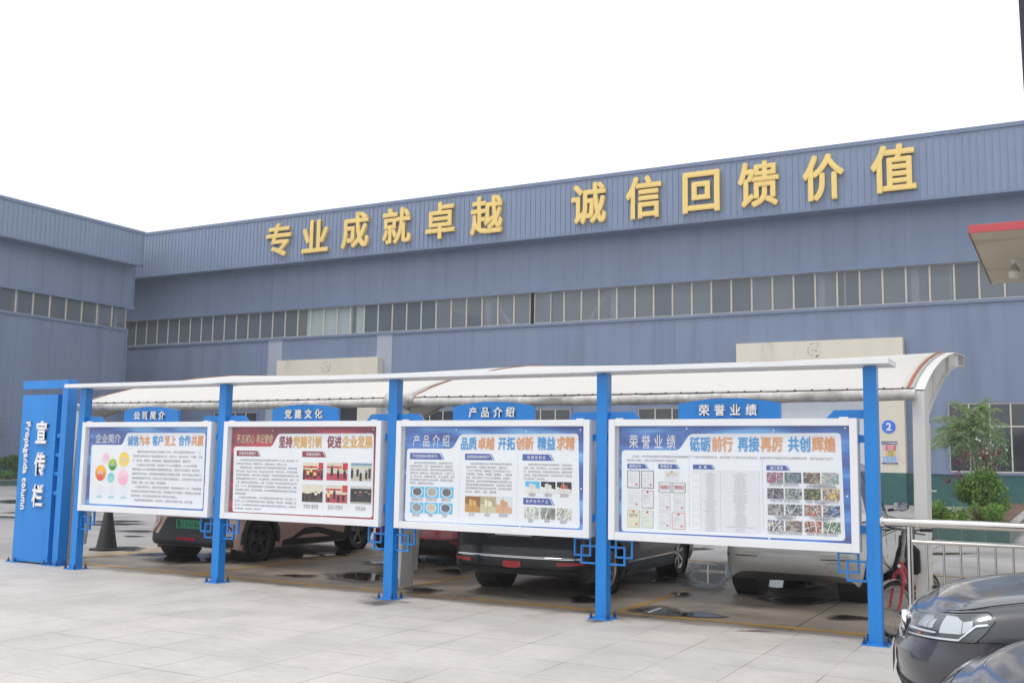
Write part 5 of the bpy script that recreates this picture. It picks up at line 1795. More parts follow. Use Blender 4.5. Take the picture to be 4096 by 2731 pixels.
# loose white flowering bush with pale stems
def flowering(c, h, w, seed, label, n=1500):
    t = thing('flowering_bush', label, 'shrub', (c[0], c[1], c[2]), 'white flowering bushes')
    r_ = random.Random(seed)
    tips = [(c[0] + r_.uniform(-w, w), c[1] + r_.uniform(-w, w), c[2] + h * r_.uniform(0.55, 1.0)) for _ in range(16)]
    b_ = MB()
    stems(b_, (c[0] - 0.1, c[1], c[2]), tips, 0.022, seed)
    b_.build('stems', mat('pale_stem', (0.3, 0.27, 0.22), 0.9, var=0.2, vscale=15) if 'pale_stem' not in bpy.data.materials else bpy.data.materials['pale_stem'], t)
    pts = []
    for _ in range(n):
        q = r_.choice(tips)
        pts.append((q[0] + r_.gauss(0, w * 0.2), q[1] + r_.gauss(0, w * 0.2), q[2] + r_.gauss(-0.04, h * 0.09)))
    b_ = MB()
    leaves(b_, pts, 0.07, G_GREY + G_LITE[2:3], seed, narrow=0.6)
    b_.build('foliage', LEAF, t)
    b_ = MB()
    for _ in range(9):
        q = r_.choice(tips)
        p = (q[0] + r_.gauss(0, w * 0.2), q[1] - 0.1 + r_.gauss(0, w * 0.2), q[2] + r_.gauss(-0.02, h * 0.08))
        for k in range(5):
            a = k * 1.26
            b_.add([p, (p[0] + 0.035 * math.cos(a), p[1] - 0.01, p[2] + 0.035 * math.sin(a)), (p[0] + 0.035 * math.cos(a + 1), p[1] - 0.014, p[2] + 0.035 * math.sin(a + 1))], [[0, 1, 2]])
    b_.build('blossom', mat('white_petal', (0.75, 0.75, 0.72), 0.6) if 'white_petal' not in bpy.data.materials else bpy.data.materials['white_petal'], t)
flowering((-2.02, 29.4, 0.9), 1.6, 0.42, 5, 'white flowering bush behind the round shrub at the right', 1500)
t = thing('red_maple', 'small red leaved maple sapling leaning left out of the right planter', 'shrub', (-2.05, 28.9, 0.25))
b_ = MB()
tips = [(-2.9, 28.8, 1.28), (-2.62, 28.8, 1.42), (-2.55, 28.7, 1.75), (-2.3, 28.8, 1.3), (-2.4, 28.8, 1.95), (-1.95, 28.8, 1.9), (-1.85, 28.8, 1.62), (-2.05, 28.8, 2.05), (-1.75, 28.8, 2.0)]
stems(b_, (-2.05, 28.9, 0.3), tips, 0.02, 2)
b_.build('stems', M_bark, t)
b_ = MB()
r_ = random.Random(9)
pts = [(q[0] + r_.gauss(0.02, 0.07), q[1] + r_.gauss(0, 0.06), q[2] + r_.gauss(0, 0.055)) for q in tips for _ in range(42)]
leaves(b_, pts, 0.075, [(0.20, 0.018, 0.05), (0.27, 0.03, 0.08), (0.14, 0.012, 0.035)], 6, narrow=0.45)
b_.build('foliage', LEAF, t)
# feathery tamarisk
t = thing('tamarisk_tree', 'feathery drooping green tree in front of the factory window', 'tree', (-2.35, 33.0, 0.25))
r_ = random.Random(21)
Bz = Vector((-2.35, 33.0, 0.25))
b_, f_ = MB(), MB()
f_.c = []
b_.tube([Bz, Bz + Vector((0.02, 0, 0.9)), Bz + Vector((-0.08, 0, 1.8)), Bz + Vector((-0.2, 0, 2.75))], [0.07, 0.06, 0.05, 0.035], 8)
TCOL = [(0.17, 0.29, 0.10), (0.21, 0.33, 0.12), (0.15, 0.25, 0.10), (0.27, 0.36, 0.15), (0.40, 0.34, 0.22)]
for k in range(84):
    a = r_.uniform(0, 6.28)
    ln = r_.uniform(0.5, 1.5)
    el = r_.uniform(-0.35, 1.2)
    d = Vector((math.cos(a) * math.cos(el) * 1.05 - 0.22, math.sin(a) * math.cos(el) * 0.8, math.sin(el) * 0.85))
    st = Bz + Vector((-0.12, 0, r_.uniform(1.95, 3.0)))
    pts = []
    for j in range(8):
        u = j / 7
        pts.append(st + d * ln * u + Vector((0, 0, -0.36 * ln * u * u)))
    b_.tube(pts, [lerp(0.014, 0.003, j / 7) for j in range(8)], 5)
    for j in range(2, 8):
        for q in range(12):
            p = pts[j - 1].lerp(pts[j], r_.random())
            dd = (d.normalized() * 0.55 + Vector((r_.gauss(0, .5), r_.gauss(0, .5), r_.uniform(-0.7, 0.35)))).normalized()
            L_ = r_.uniform(0.1, 0.26)
            sd = dd.orthogonal().normalized() * 0.011
            o = len(f_.v)
            e = p + dd * L_ + Vector((0, 0, -0.07 * L_ / 0.26))
            m1 = p.lerp(e, 0.5) + Vector((0, 0, 0.02))
            f_.v += [tuple(p), tuple(m1 + sd), tuple(e), tuple(m1 - sd)]
            f_.f.append([o, o + 1, o + 2, o + 3])
            f_.m.append(0)
            f_.c.append(mul(r_.choice(TCOL[:4] if r_.random() < 0.92 else TCOL[4:]), r_.uniform(0.7, 1.25)))
b_.build('trunk', M_bark, t, smooth=50)
f_.build('crown', LEAF, t)
# left planter
shrub('shrub', 'round green shrub in the left planter beside the standing sign', 'shrub', (-46.9, 33.75, 1.0), (0.55, 0.55, 0.62), 2400, 0.1, G_DARK + G_LITE[:2], 12, 9)
for k, (y, lb) in enumerate(((32.4, 'low light green hedge plant at the far left edge'), (33.4, 'low light green hedge plant under the left shrub'), (34.5, 'low light green hedge plant behind the standing sign'))):
    shrub('hedge_plant', lb, 'hedge', (-46.55, y, 0.45), (0.4, 0.55, 0.32), 700, 0.1, G_LITE, 50 + k, 7, HG)
flowering((-47.2, 32.75, 0.9), 2.3, 0.7, 8, 'white flowering bush in the left planter', 900)

# ------------------------------------------------------------------ cars: swept body with fitted panels, local frame y = forward, origin under the rear axle
S_ITER = 8
class Car:
    def __init__(s, S):
        s.S = S
        w, yr, yf = S['w'], S['yr'], S['yf']
        half = []
        br, rr, rry = S.get('bowr', 0.06), S.get('rr', 0.3), S.get('rry', 0.28)
        bf, fr, fry = S.get('bowf', 0.1), S.get('fr', 0.4), S.get('fry', 0.4)
        D0, D1 = br + rry, bf + fry
        n0, n1 = S.get('nr', 3.2), S.get('nf', 2.7)
        for k in range(40):                          # smooth superellipse ends, straight-ish flanks
            a = math.pi / 2 * k / 40
            half.append((w * math.sin(a) ** (2 / n0), yr + D0 - D0 * math.cos(a) ** (2 / n0)))
        y0, y1 = yr + D0, yf - D1
        for k in range(30):
            t_ = k / 30
            half.append((w + S.get('belly', 0.012) * math.sin(math.pi * t_), lerp(y0, y1, t_)))
        for k in range(41):
            a = math.pi / 2 * k / 40
            half.append((w * math.cos(a) ** (2 / n1), y1 + D1 * math.sin(a) ** (2 / n1)))
        half[-1] = (0.0, yf)
        L_ = [0]
        for a, b in zip(half, half[1:]):
            L_.append(L_[-1] + math.hypot(b[0] - a[0], b[1] - a[1]))
        s.H, s.tab = L_[-1], list(zip(L_, half))
    def plan(s, u):
        sg = 1 if u >= 0 else -1
        a = min(abs(u), s.H)
        def P(q):
            q = max(0, min(s.H, q))
            for (l0, p0), (l1, p1) in zip(s.tab, s.tab[1:]):
                if q <= l1 or l1 == s.H:
                    t_ = (q - l0) / (l1 - l0) if l1 > l0 else 0
                    return (lerp(p0[0], p1[0], t_), lerp(p0[1], p1[1], t_))
        p = P(a)
        e = 0.02
        m, n = P(a - e), P(a + e)
        tx, ty = n[0] - m[0], n[1] - m[1]
        if a < e: tx, ty = 1, 0
        if a > s.H - e: tx, ty = -1, 0
        l = math.hypot(tx, ty)
        return sg * p[0], p[1], sg * ty / l, -tx / l
    def ur(s, x):
        """u on the rear face for lateral x"""
        for (l, p) in s.tab[:41]:
            if p[0] >= abs(x): return math.copysign(l, x)
        return math.copysign(s.tab[40][0], x)
    def uf(s, x):
        for (l, p) in s.tab[::-1]:
            if p[0] >= abs(x): return math.copysign(l, x)
    def us(s, y, side=1):
        for (l, p) in s.tab[21:]:
            if p[1] >= y: return side * l
        return side * s.H
    def weights(s, nx, ny):
        return max(0, -ny) ** 2, nx * nx, max(0, ny) ** 2
    def zt(s, y): return interp_s(s.S['zt'], y)
    def zb(s, nx, ny):
        a, b, c = s.weights(nx, ny)
        z = s.S['zb']
        return a * z[0] + b * z[1] + c * z[2]
    def inset(s, z, nx, ny, y):
        a, b, c = s.weights(nx, ny)
        S = s.S
        d = a * interp(S['dr'], z) + b * interp(S['ds'], z) + c * interp(S['df'], z)
        rs = S.get('rs', 0.09)
        e = z - (s.zt(y) - rs)
        if e > 0:
            e = min(e, rs)
            d += rs * 0.9 * (1 - math.sqrt(max(0, 1 - (e / rs) ** 2)))
        return d
    def P(s, u, z, off=0.0):
        x, y, nx, ny = s.plan(u)
        d = s.inset(z, nx, ny, y) - off
        return (x - nx * d, y - ny * d, z)
    def lower(s):
        b_ = MB()
        n = 92
        us = [s.H * k / n for k in range(n + 1)] + [-s.H * k / n for k in range(n - 1, 0, -1)]
        vs = [0, .06, .14, .22, .3, .38, .46, .54, .62, .70, .77, .83, .88, .92, .955, .98, 1.0]
        rows = []
        for v in vs:
            rw = []
            for u in us:
                x, y, nx, ny = s.plan(u)
                z0, z1 = s.zb(nx, ny), s.zt(y)
                rw.append(s.P(u, lerp(z0, z1, v)))
            rows.append(rw)
        top = rows[-1]
        cr = s.S.get('crown', 0.04)
        yr, yf = s.S['yr'], s.S['yf']
        for k in (.96, .9, .8, .68, .55, .4, .25, .1, 0):
            rw = []
            for (x, y, z) in top:
                ys = max(yr + 0.8, min(yf - 0.8, y))     # inset towards the middle line
                yy = lerp(ys, y, k)
                q = min(1.0, abs(s.S['w'] - 0.1))
                rw.append((x * k, yy, s.zt(yy) + cr * (1 - k * k)))
            rows.append(rw)
        b_.grid(rows, closed=True)
        m = len(us)
        b_.add(rows[0], [list(range(m))[::-1]])
        me = b_.mesh('body', [s.S['paint']])
        bm = bmesh.new()
        bm.from_mesh(me)
        bmesh.ops.remove_doubles(bm, verts=bm.verts, dist=0.0008)
        bmesh.ops.dissolve_degenerate(bm, dist=0.0005, edges=bm.edges)
        bmesh.ops.recalc_face_normals(bm, faces=bm.faces)
        tv = [v for v in bm.verts if v.co.z > s.zt(max(yr, min(yf, v.co.y))) - 0.05]
        for _ in range(S_ITER):
            bmesh.ops.smooth_vert(bm, verts=tv, factor=0.5, use_axis_x=False, use_axis_y=False, use_axis_z=True)
        bm.to_mesh(me)
        bm.free()
        return me
    def make(s, root):
        S = s.S
        s.root = root
        me = s.lower()
        o = bpy.data.objects.new('body', me)
        COL.objects.link(o)
        c_ = MB()
        for yy in (0.0, S['wb']):
            for sd in (-1, 1):
                c_.lathe([(0, -0.34), (S['ra'], -0.34), (S['ra'], 0.2), (0, 0.2)], (sd * (S['w'] - 0.02) - (0.07 if sd > 0 else -0.07) * 0, yy, S['za']), 0, 40)
        cm = c_.mesh('arch_cutter', [M_blackpl])
        bm = bmesh.new()
        bm.from_mesh(cm)
        bmesh.ops.remove_doubles(bm, verts=bm.verts, dist=0.0005)
        bmesh.ops.recalc_face_normals(bm, faces=bm.faces)
        bm.to_mesh(cm)
        bm.free()
        co = bpy.data.objects.new('arch_cutter', cm)
        COL.objects.link(co)
        md = o.modifiers.new('arches', 'BOOLEAN')
        md.operation = 'DIFFERENCE'
        md.object = co
        md.solver = 'EXACT'
        dg = bpy.context.evaluated_depsgraph_get()
        dg.update()
        nm = bpy.data.meshes.new_from_object(o.evaluated_get(dg))
        o.modifiers.clear()
        if len(nm.polygons) > 500:
            o.data = nm
        bpy.data.objects.remove(co)
        o.data.shade_smooth()
        o.data.set_sharp_from_angle(angle=R(32))
        o.parent = root
        s.body = o
        b_ = MB()                                    # dark wheel housings and underside
        for yy in (0.0, S['wb']):
            for sd in (-1, 1):
                xo = sd * (S['w'] - 0.025)
                b_.lathe([(S['ra'] - 0.012, 0), (S['ra'] - 0.012, -sd * 0.3), (0, -sd * 0.31)], (xo, yy, S['za']), 0, 36)
        b_.box(-S['w'] + 0.32, S['yr'] + 0.25, S['zb'][0] - 0.03, S['w'] - 0.32, S['yf'] - 0.3, S['zb'][0] + 0.05)
        b_.box(-S['w'] + 0.1, 0.42, S['zb'][1] - 0.015, S['w'] - 0.1, S['wb'] - 0.42, S['zb'][1] + 0.02)
        b_.tube([(-S['w'] + 0.3, 0, S['rt'] - 0.02), (S['w'] - 0.3, 0, S['rt'] - 0.02)], 0.05, 10)
        b_.build('underbody', M_blackpl, root)
        for yy in (0.0, S['wb']):
            for sd in (-1, 1):
                s.wheel(sd, yy)
        s.cabin()
    def wheel(s, sd, y):
        S = s.S
        r_, wd, rr = S['rt'], S.get('tw', 0.2), S['rt'] * S.get('rimk', 0.67)
        xo = sd * S['trk']
        b_ = MB()
        pr = [(rr - 0.005, 0.012), (rr + 0.015, -0.0), (r_ - 0.035, -0.004), (r_ - 0.012, 0.012), (r_, 0.035), (r_, wd * 0.35), (r_ - 0.007, wd * 0.36), (r_ - 0.007, wd * 0.39), (r_, wd * 0.4),
              (r_, wd * 0.6), (r_ - 0.007, wd * 0.61), (r_ - 0.007, wd * 0.64), (r_, wd * 0.65), (r_, wd - 0.035), (r_ - 0.012, wd - 0.012), (r_ - 0.035, wd + 0.004), (rr, wd - 0.01), (rr - 0.03, wd - 0.03)]
        b_.lathe([(a, -sd * h) for a, h in pr], (xo, y, r_), 0, 48)
        t = b_.build('wheel', M_rubber, s.root, smooth=35)
        b_ = MB()
        b_.lathe([(0, -sd * 0.13), (rr - 0.02, -sd * 0.12), (rr - 0.02, -sd * 0.04)], (xo, y, r_), 0, 40, 1)
        b_.lathe([(0.13, -sd * 0.09), (0.13, -sd * 0.075), (0, -sd * 0.075)], (xo, y, r_), 0, 24, 2)
        b_.lathe([(rr, -sd * 0.012), (rr - 0.012, -sd * 0.004), (rr - 0.028, -sd * 0.02), (rr - 0.034, -sd * 0.06)], (xo, y, r_), 0, 48)
        b_.lathe([(0.075, -sd * 0.06), (0.068, -sd * 0.022), (0.04, -sd * 0.016), (0.032, -sd * 0.022), (0, -sd * 0.022)], (xo, y, r_), 0, 24)
        n = S.get('spokes', 5)
        for k in range(n):
            a = 2 * math.pi * k / n + 0.3
            ca_, sa_ = math.cos(a), math.sin(a)
            def Q(rad, tan, dep): return (xo - sd * dep, y + rad * ca_ - tan * sa_, r_ + rad * sa_ + tan * ca_)
            w0, w1 = S.get('spw', (0.03, 0.045))
            v = [Q(0.05, -w0, 0.022), Q(0.05, w0, 0.022), Q(rr - 0.02, w1, 0.014), Q(rr - 0.02, -w1, 0.014), Q(0.05, -w0, 0.06), Q(0.05, w0, 0.06), Q(rr - 0.02, w1, 0.055), Q(rr - 0.02, -w1, 0.055)]
            b_.add(v, [[0, 1, 2, 3], [7, 6, 5, 4], [0, 3, 7, 4], [1, 5, 6, 2], [3, 2, 6, 7], [0, 4, 5, 1]])
        for k in range(5):
            a = 2 * math.pi * k / 5
            b_.lathe([(0.008, -sd * 0.02), (0.008, -sd * 0.014), (0, -sd * 0.014)], (xo, y + 0.045 * math.cos(a), r_ + 0.045 * math.sin(a)), 0, 8, 2)
        b_.build('rim', [S['rim'], M_dark, bpy.data.materials['brake_steel']], t, smooth=35)
    def gpt(s, t_, v, off=0.0):
        """greenhouse surface: t_ angle parameter (0 = rear centre, 1 = front centre, sign = side), v 0 base .. 1 roof edge"""
        g = s.S['gh']
        a = math.pi * abs(t_)
        sd = 1 if t_ >= 0 else -1
        n = g.get('n', 5.0)
        def se(hw, y0, y1):
            cx, cy = math.sin(a), -math.cos(a)
            k = (abs(cx) ** n + abs(cy) ** n) ** (-1 / n)
            return sd * hw * cx * k, (y0 + y1) / 2 + (y1 - y0) / 2 * cy * k
        def pt(v_):
            b = se(g['wb'], g['yb'][0], g['yb'][1])
            r_ = se(g['wr'], g['yr'][0], g['yr'][1])
            e = v_ + 0.10 * math.sin(math.pi * v_)
            bx = g.get('bulge', 0.02) * math.sin(math.pi * v_)
            x, y = lerp(b[0], r_[0], v_), lerp(b[1], r_[1], v_)
            l = math.hypot(x, (y - (g['yr'][0] + g['yr'][1]) / 2) * 0.4) or 1
            return Vector((x + sd * bx * abs(x) / max(l, .01), y, lerp(s.zt(b[1]) - 0.03, g['zr'], v_)))
        p = pt(v)
        if off:
            e1 = s.gpt(t_ + 0.004, v) - s.gpt(t_ - 0.004, v)
            e2 = pt(min(1, v + 0.02)) - pt(max(0, v - 0.02))
            nn = e1.cross(e2).normalized()
            if nn.dot(Vector((p.x, (p.y - (g['yr'][0] + g['yr'][1]) / 2) * 0.5, 0.0))) < 0: nn = -nn
            p = p + nn * off
        return p
    def cabin(s):
        g = s.S['gh']
        n = 60
        ts = [k / n for k in range(n + 1)] + [-k / n for k in range(n - 1, 0, -1)]
        rows = [[s.gpt(t_, v) for t_ in ts] for v in (0, .1, .25, .4, .55, .7, .85, .94, 1.0)]
        top = rows[-1]
        cy = (g['yr'][0] + g['yr'][1]) / 2
        for k, dz in ((.97, .018), (.9, .03), (.7, .05), (.4, .062), (.02, .068)):
            rows.append([Vector((p.x * k, cy + (p.y - cy) * k, g['zr'] + dz)) for p in top])
        b_ = MB()
        b_.grid(rows, closed=True)
        c_ = b_.build('roof', s.S['paint'], s.root, smooth=40)
        def pane(name, t0, t1, v0, v1):
            b_ = MB()
            b_.grid([[s.gpt(lerp(t0, t1, i / 14), lerp(v0, v1, j / 6), 0.006) for i in range(15)] for j in range(7)])
            b_.build(name, M_carglass, c_, smooth=60)
        pane('rear_window', -g['tr'], g['tr'], .14, .9)
        pane('windscreen', 1 - g['tf'], 1 + g['tf'], .1, .93) if False else None
        b_ = MB()
        rws = []
        for j in range(7):
            v = lerp(.1, .93, j / 6)
            rw = [s.gpt(1 - g['tf'] * (1 - i / 7), v, 0.006) for i in range(8)] + [s.gpt(-(1 - g['tf'] * (i / 7)), v, 0.006) for i in range(1, 8)]
            rws.append(rw)
        b_.grid(rws)
        b_.build('windscreen', M_carglass, c_, smooth=60)
        for sd in (1, -1):
            for (a, b) in g['side']:
                pane('side_window', sd * a, sd * b, .14, .88)
    def patch(s, name, u0, u1, zl, zh, off, m, parent=None, nu=24, nz=6, skirt=True, smooth=50):
        b_ = MB()
        rows = []
        for j in range(nz + 1):
            rw = []
            for i in range(nu + 1):
                f_ = i / nu
                u = lerp(u0, u1, f_)
                a = interp(zl, f_) if isinstance(zl, list) else zl
                c = interp(zh, f_) if isinstance(zh, list) else zh
                rw.append(s.P(u, lerp(a, c, j / nz), off))
            rows.append(rw)
        b_.grid(rows)
        if skirt:
            def edge(lst): b_.grid([lst, [s_ for s_ in base(lst)]])
            def base(lst):
                return lst
            ring = [(i / nu, 0) for i in range(nu + 1)] + [(1, j / nz) for j in range(1, nz + 1)] + [(i / nu, 1) for i in range(nu - 1, -1, -1)] + [(0, j / nz) for j in range(nz - 1, 0, -1)]
            r0, r1 = [], []
            for f_, h in ring:
                u = lerp(u0, u1, f_)
                a = interp(zl, f_) if isinstance(zl, list) else zl
                c = interp(zh, f_) if isinstance(zh, list) else zh
                z = lerp(a, c, h)
                r0.append(s.P(u, z, off))
                r1.append(s.P(u, z, -0.012))
            b_.grid([r0, r1], closed=True)
        return b_.build(name, m, parent or s.root, smooth=smooth)
    def seam(s, name, pts, r_=0.0035, m=None, parent=None, off=0.0):
        b_ = MB()
        b_.tube([s.P(u, z, off) for u, z in pts], r_, 6)
        return b_.build(name, m or M_dark, parent or s.body, smooth=60)
    def mirror(s, y, z, m):
        for sd in (1, -1):
            b_ = MB()
            xo = sd * (s.S['w'] - 0.03)
            b_.lathe([(0, 0.02), (0.05, 0.012), (0.075, -0.03), (0.06, -0.09), (0, -0.11)], (xo + sd * 0.13, y, z + 0.04), 1, 20)
            b_.v = [(xo + sd * 0.13 + (p[0] - xo - sd * 0.13) * 1.35, p[1] * 1.0, z + 0.04 + (p[2] - z - 0.04) * 0.9) for p in b_.v]
            b_.beam((xo - sd * 0.05, y, z - 0.02), (xo + sd * 0.1, y, z), 0.06, 0.035)
            o = b_.build('mirror', m, s.root, smooth=50)
            b_ = MB()
            b_.box(xo + sd * 0.13 - 0.085, y - 0.0885 - 0.03, z - 0.01, xo + sd * 0.13 + 0.085, y - 0.112, z + 0.09)
            b_.build('mirror_glass', M_chrome, o)

M_carglass = mat('car_glass', (0.012, 0.014, 0.016), 0.03, spec=0.7, coat=0.4)
mat('brake_steel', (0.25, 0.24, 0.23), 0.5, metal=0.8)
def paint(name, c, metal=0.35, rough=0.3):
    return mat(name, c, rough, metal=metal, coat=1.0, var=0.02, vscale=1.5)
M_rose = paint('rose_gold_paint', (0.66, 0.465, 0.42), 0.0, 0.36)
M_blackp = mat('black_paint', (0.010, 0.011, 0.014), 0.3, coat=0.5, spec=0.35, var=0.02, vscale=1.5)
M_silver = paint('silver_paint', (0.60, 0.60, 0.585), 0.15, 0.34)
M_redp2 = paint('dark_red_paint', (0.40, 0.016, 0.03), 0.1, 0.28)
M_black3 = paint('blue_black_paint', (0.03, 0.032, 0.046), 0.0, 0.4)
M_black3.node_tree.nodes['Principled BSDF'].inputs['Coat Roughness'].default_value = 0.09
M_alloy = mat('alloy_rim', (0.42, 0.40, 0.36), 0.35, metal=0.7, var=0.1, vscale=20)
M_darkrim = mat('dark_rim', (0.03, 0.03, 0.032), 0.3, coat=0.5)
M_clad = mat('grey_cladding', (0.03, 0.032, 0.035), 0.48, var=0.1, vscale=10)

def plate(car, x0, x1, z0, z1, y, text, ground, ink, name='number_plate', sides=1):
    b_ = MB()
    b_.box(x0, y - 0.006, z0, x1, y + 0.004, z1)
    o = b_.build(name, ground, car.root, bevel=0.002)
    b_ = MB()
    if text: put_text(b_, text, x0 + 0.018, x1 - 0.012, z0 + 0.028, (z1 - z0) * 0.86, y - 0.0075, 0.01, 1)
    b_.box(x0 + 0.006, y - 0.0072, z0 + 0.006, x1 - 0.006, y - 0.007, z0 + 0.0085)
    b_.box(x0 + 0.006, y - 0.0072, z1 - 0.0085, x1 - 0.006, y - 0.007, z1 - 0.006)
    b_.build('plate_characters', ink, o)
    return o

# ---- rose gold electric hatchback
def zprof(*a): return list(a)
ev = thing('parked_car', 'rose gold hatchback with black wheel cladding and a green number plate', 'car', (0, 0, 0), 'cars parked under the canopy')
S = dict(w=0.89, yr=-0.66, yf=3.42, wb=2.62, ra=0.375, za=0.335, rt=0.325, trk=0.865, tw=0.205, rimk=0.68, spokes=5, spw=(0.026, 0.05), rim=M_darkrim, paint=M_rose,
         rr=0.34, rry=0.26, bowr=0.07, zb=(0.235, 0.2, 0.2),
         dr=[(0.2, 0.07), (0.30, 0.0), (0.40, 0.015), (0.55, 0.045), (0.75, 0.05), (0.95, 0.06)], ds=[(0.18, 0.06), (0.3, 0.03), (0.5, 0.012), (0.62, 0.03), (0.72, 0.01), (0.95, 0.05)], df=[(0.18, 0.1), (0.35, 0.02), (0.55, 0.0), (0.8, 0.05)],
         zt=[(-0.7, 0.98), (0.2, 0.97), (1.6, 0.93), (2.4, 0.92), (3.1, 0.82), (3.45, 0.70)],
         gh=dict(wb=0.84, wr=0.62, yb=(-0.62, 2.35), yr=(-0.25, 1.35), zr=1.50, n=4.0, tr=0.2, tf=0.2, side=[(0.31, 0.48), (0.5, 0.68)]))
c1 = Car(S)
c1.make(ev)
U = c1.ur
c1.patch('rear_bumper', U(-0.80), U(0.80), 0.24, 0.405, 0.022, M_clad, nu=40)
c1.patch('rear_panel', U(-0.62), U(0.62), [(0, .40), (1, .40)], [(0, .42), (.12, .66), (.88, .66), (1, .42)], 0.006, M_clad, nu=40)
for sd in (-1, 1):
    lo, hi = U(sd * 0.60), U(sd * 0.79)
    c1.patch('bumper_blade', lo, hi, [(0, .60), (1, .40)], [(0, .655), (1, .47)], 0.03, M_rose, nu=10)
    c1.patch('reflector', U(sd * 0.645), U(sd * 0.80), [(0, .605), (1, .43)], [(0, .63), (1, .5)], 0.014, M_redlens, nu=10)
c1.patch('fog_lamp', U(-0.12), U(0.12), [(0, .33), (1, .33)], [(0, .365), (1, .365)], 0.034, M_redlens, nu=6, nz=2)
c1.patch('rear_lamp_bar', U(-0.78), U(0.78), 0.84, 0.89, 0.008, M_redlens, nu=30, nz=2)
M_green = mat('green_plate', (0.06, 0.34, 0.16), 0.4, coat=0.2)
M_ink = mat('plate_ink', (0.008, 0.008, 0.009), 0.5)
plate(c1, -0.245, 0.245, 0.495, 0.63, -0.645, '鲁C·D65186', M_green, M_ink)
for sd in (-1, 1):
    for (yy, a0, a1) in ((0.0, -1, 0), (2.62, 0, 0)):
        b_ = MB()                                    # black arch cladding ring
        n = 26
        rows = []
        for k in range(n + 1):
            an = lerp(-0.12, math.pi + 0.12, k / n)
            rw = []
            for rad, dx in ((S['ra'] - 0.006, -0.02), (S['ra'] - 0.004, 0.012), (S['ra'] + 0.07, 0.008), (S['ra'] + 0.074, -0.02)):
                y, z = yy + rad * math.cos(an), S['za'] + rad * math.sin(an)
                rw.append((sd * (S['w'] + dx - interp(S['ds'], z) * 0.5), y, z))
            rows.append(rw)
        b_.grid(rows)
        b_.build('arch_cladding', M_clad, c1.body, smooth=50)
    c1.patch('sill_cladding', c1.us(0.45, sd), c1.us(2.2, sd), [(0, .21), (1, .21)], [(0, .30), (.12, .33), (.3, .47), (.48, .475), (.9, .34), (1, .33)], 0.012, M_clad, nu=40)
    c1.patch('sill_insert', c1.us(0.85, sd), c1.us(1.65, sd), [(0, .31), (1, .30)], [(0, .315), (.2, .36), (.62, .37), (1, .305)], 0.018, M_rose, nu=24, nz=3)
    c1.seam('door_seam', [(c1.us(1.28, sd), z) for z in (0.3, 0.45, 0.6, 0.8, 0.95)])
    c1.seam('door_seam', [(c1.us(0.5 - (z - 0.4) * 0.3, sd), z) for z in (0.62, 0.75, 0.95)])
    c1.patch('headlight', c1.us(3.0, sd), c1.uf(sd * 0.45), [(0, .66), (1, .64)], [(0, .72), (1, .68)], 0.006, M_chrome, nu=16, nz=3)
    b_ = MB()
    b_.box(sd * 0.775, -0.37, 0.165, sd * 0.885, -0.36, 0.28)
    mf = b_.build('mud_flap', M_blackpl, ev, bevel=0.004)
    b_ = MB()
    xa = 0.785 if sd > 0 else -0.875
    put_text(b_, 'BYD', xa, xa + 0.09, 0.175, 0.04, -0.3715, 0.01, 1)
    b_.build('flap_lettering', mat('grey_letter', (0.2, 0.2, 0.2), 0.5) if 'grey_letter' not in bpy.data.materials else bpy.data.materials['grey_letter'], mf)
c1.mirror(2.0, 1.0, M_rose)
ev.location = (-11.9, 12.27, 0)
ev.rotation_euler[2] = R(2.2)

# ---- black sedan
sd_ = thing('parked_car', 'black sedan with a chrome strip and red reflectors across its rear bumper', 'car', (0, 0, 0), 'cars parked under the canopy')
S = dict(w=0.895, yr=-1.0, yf=3.6, wb=2.66, ra=0.355, za=0.325, rt=0.32, trk=0.845, tw=0.21, rimk=0.7, spokes=7, spw=(0.02, 0.026), rim=M_alloy, paint=M_blackp,
         rr=0.38, rry=0.3, bowr=0.08, zb=(0.29, 0.2, 0.2), rs=0.12,
         dr=[(0.28, 0.12), (0.315, 0.05), (0.36, 0.03), (0.45, 0.02), (0.485, 0.005), (0.50, 0.02), (0.62, 0.03), (0.7, 0.06), (0.76, 0.075), (1.0, 0.09)], ds=[(0.18, 0.07), (0.3, 0.02), (0.5, 0.0), (0.7, 0.015), (1.0, 0.08)], df=[(0.18, 0.1), (0.35, 0.02), (0.55, 0.0), (0.8, 0.05)],
         zt=[(-1.05, 1.02), (0.0, 1.04), (0.6, 1.0), (1.8, 0.96), (2.4, 0.93), (3.1, 0.84), (3.6, 0.72)],
         gh=dict(wb=0.83, wr=0.58, yb=(-0.55, 2.35), yr=(0.15, 1.35), zr=1.42, n=4.0, tr=0.2, tf=0.2, side=[(0.31, 0.48), (0.5, 0.68)]))
c2 = Car(S)
c2.make(sd_)
U = c2.ur
c2.patch('chrome_strip', U(-0.76), U(0.84), 0.478, 0.498, 0.012, M_chrome, nu=60, nz=2)
c2.patch('bumper_lip', U(-0.8), U(0.8), 0.30, 0.345, 0.03, M_blackpl, nu=40, nz=2)
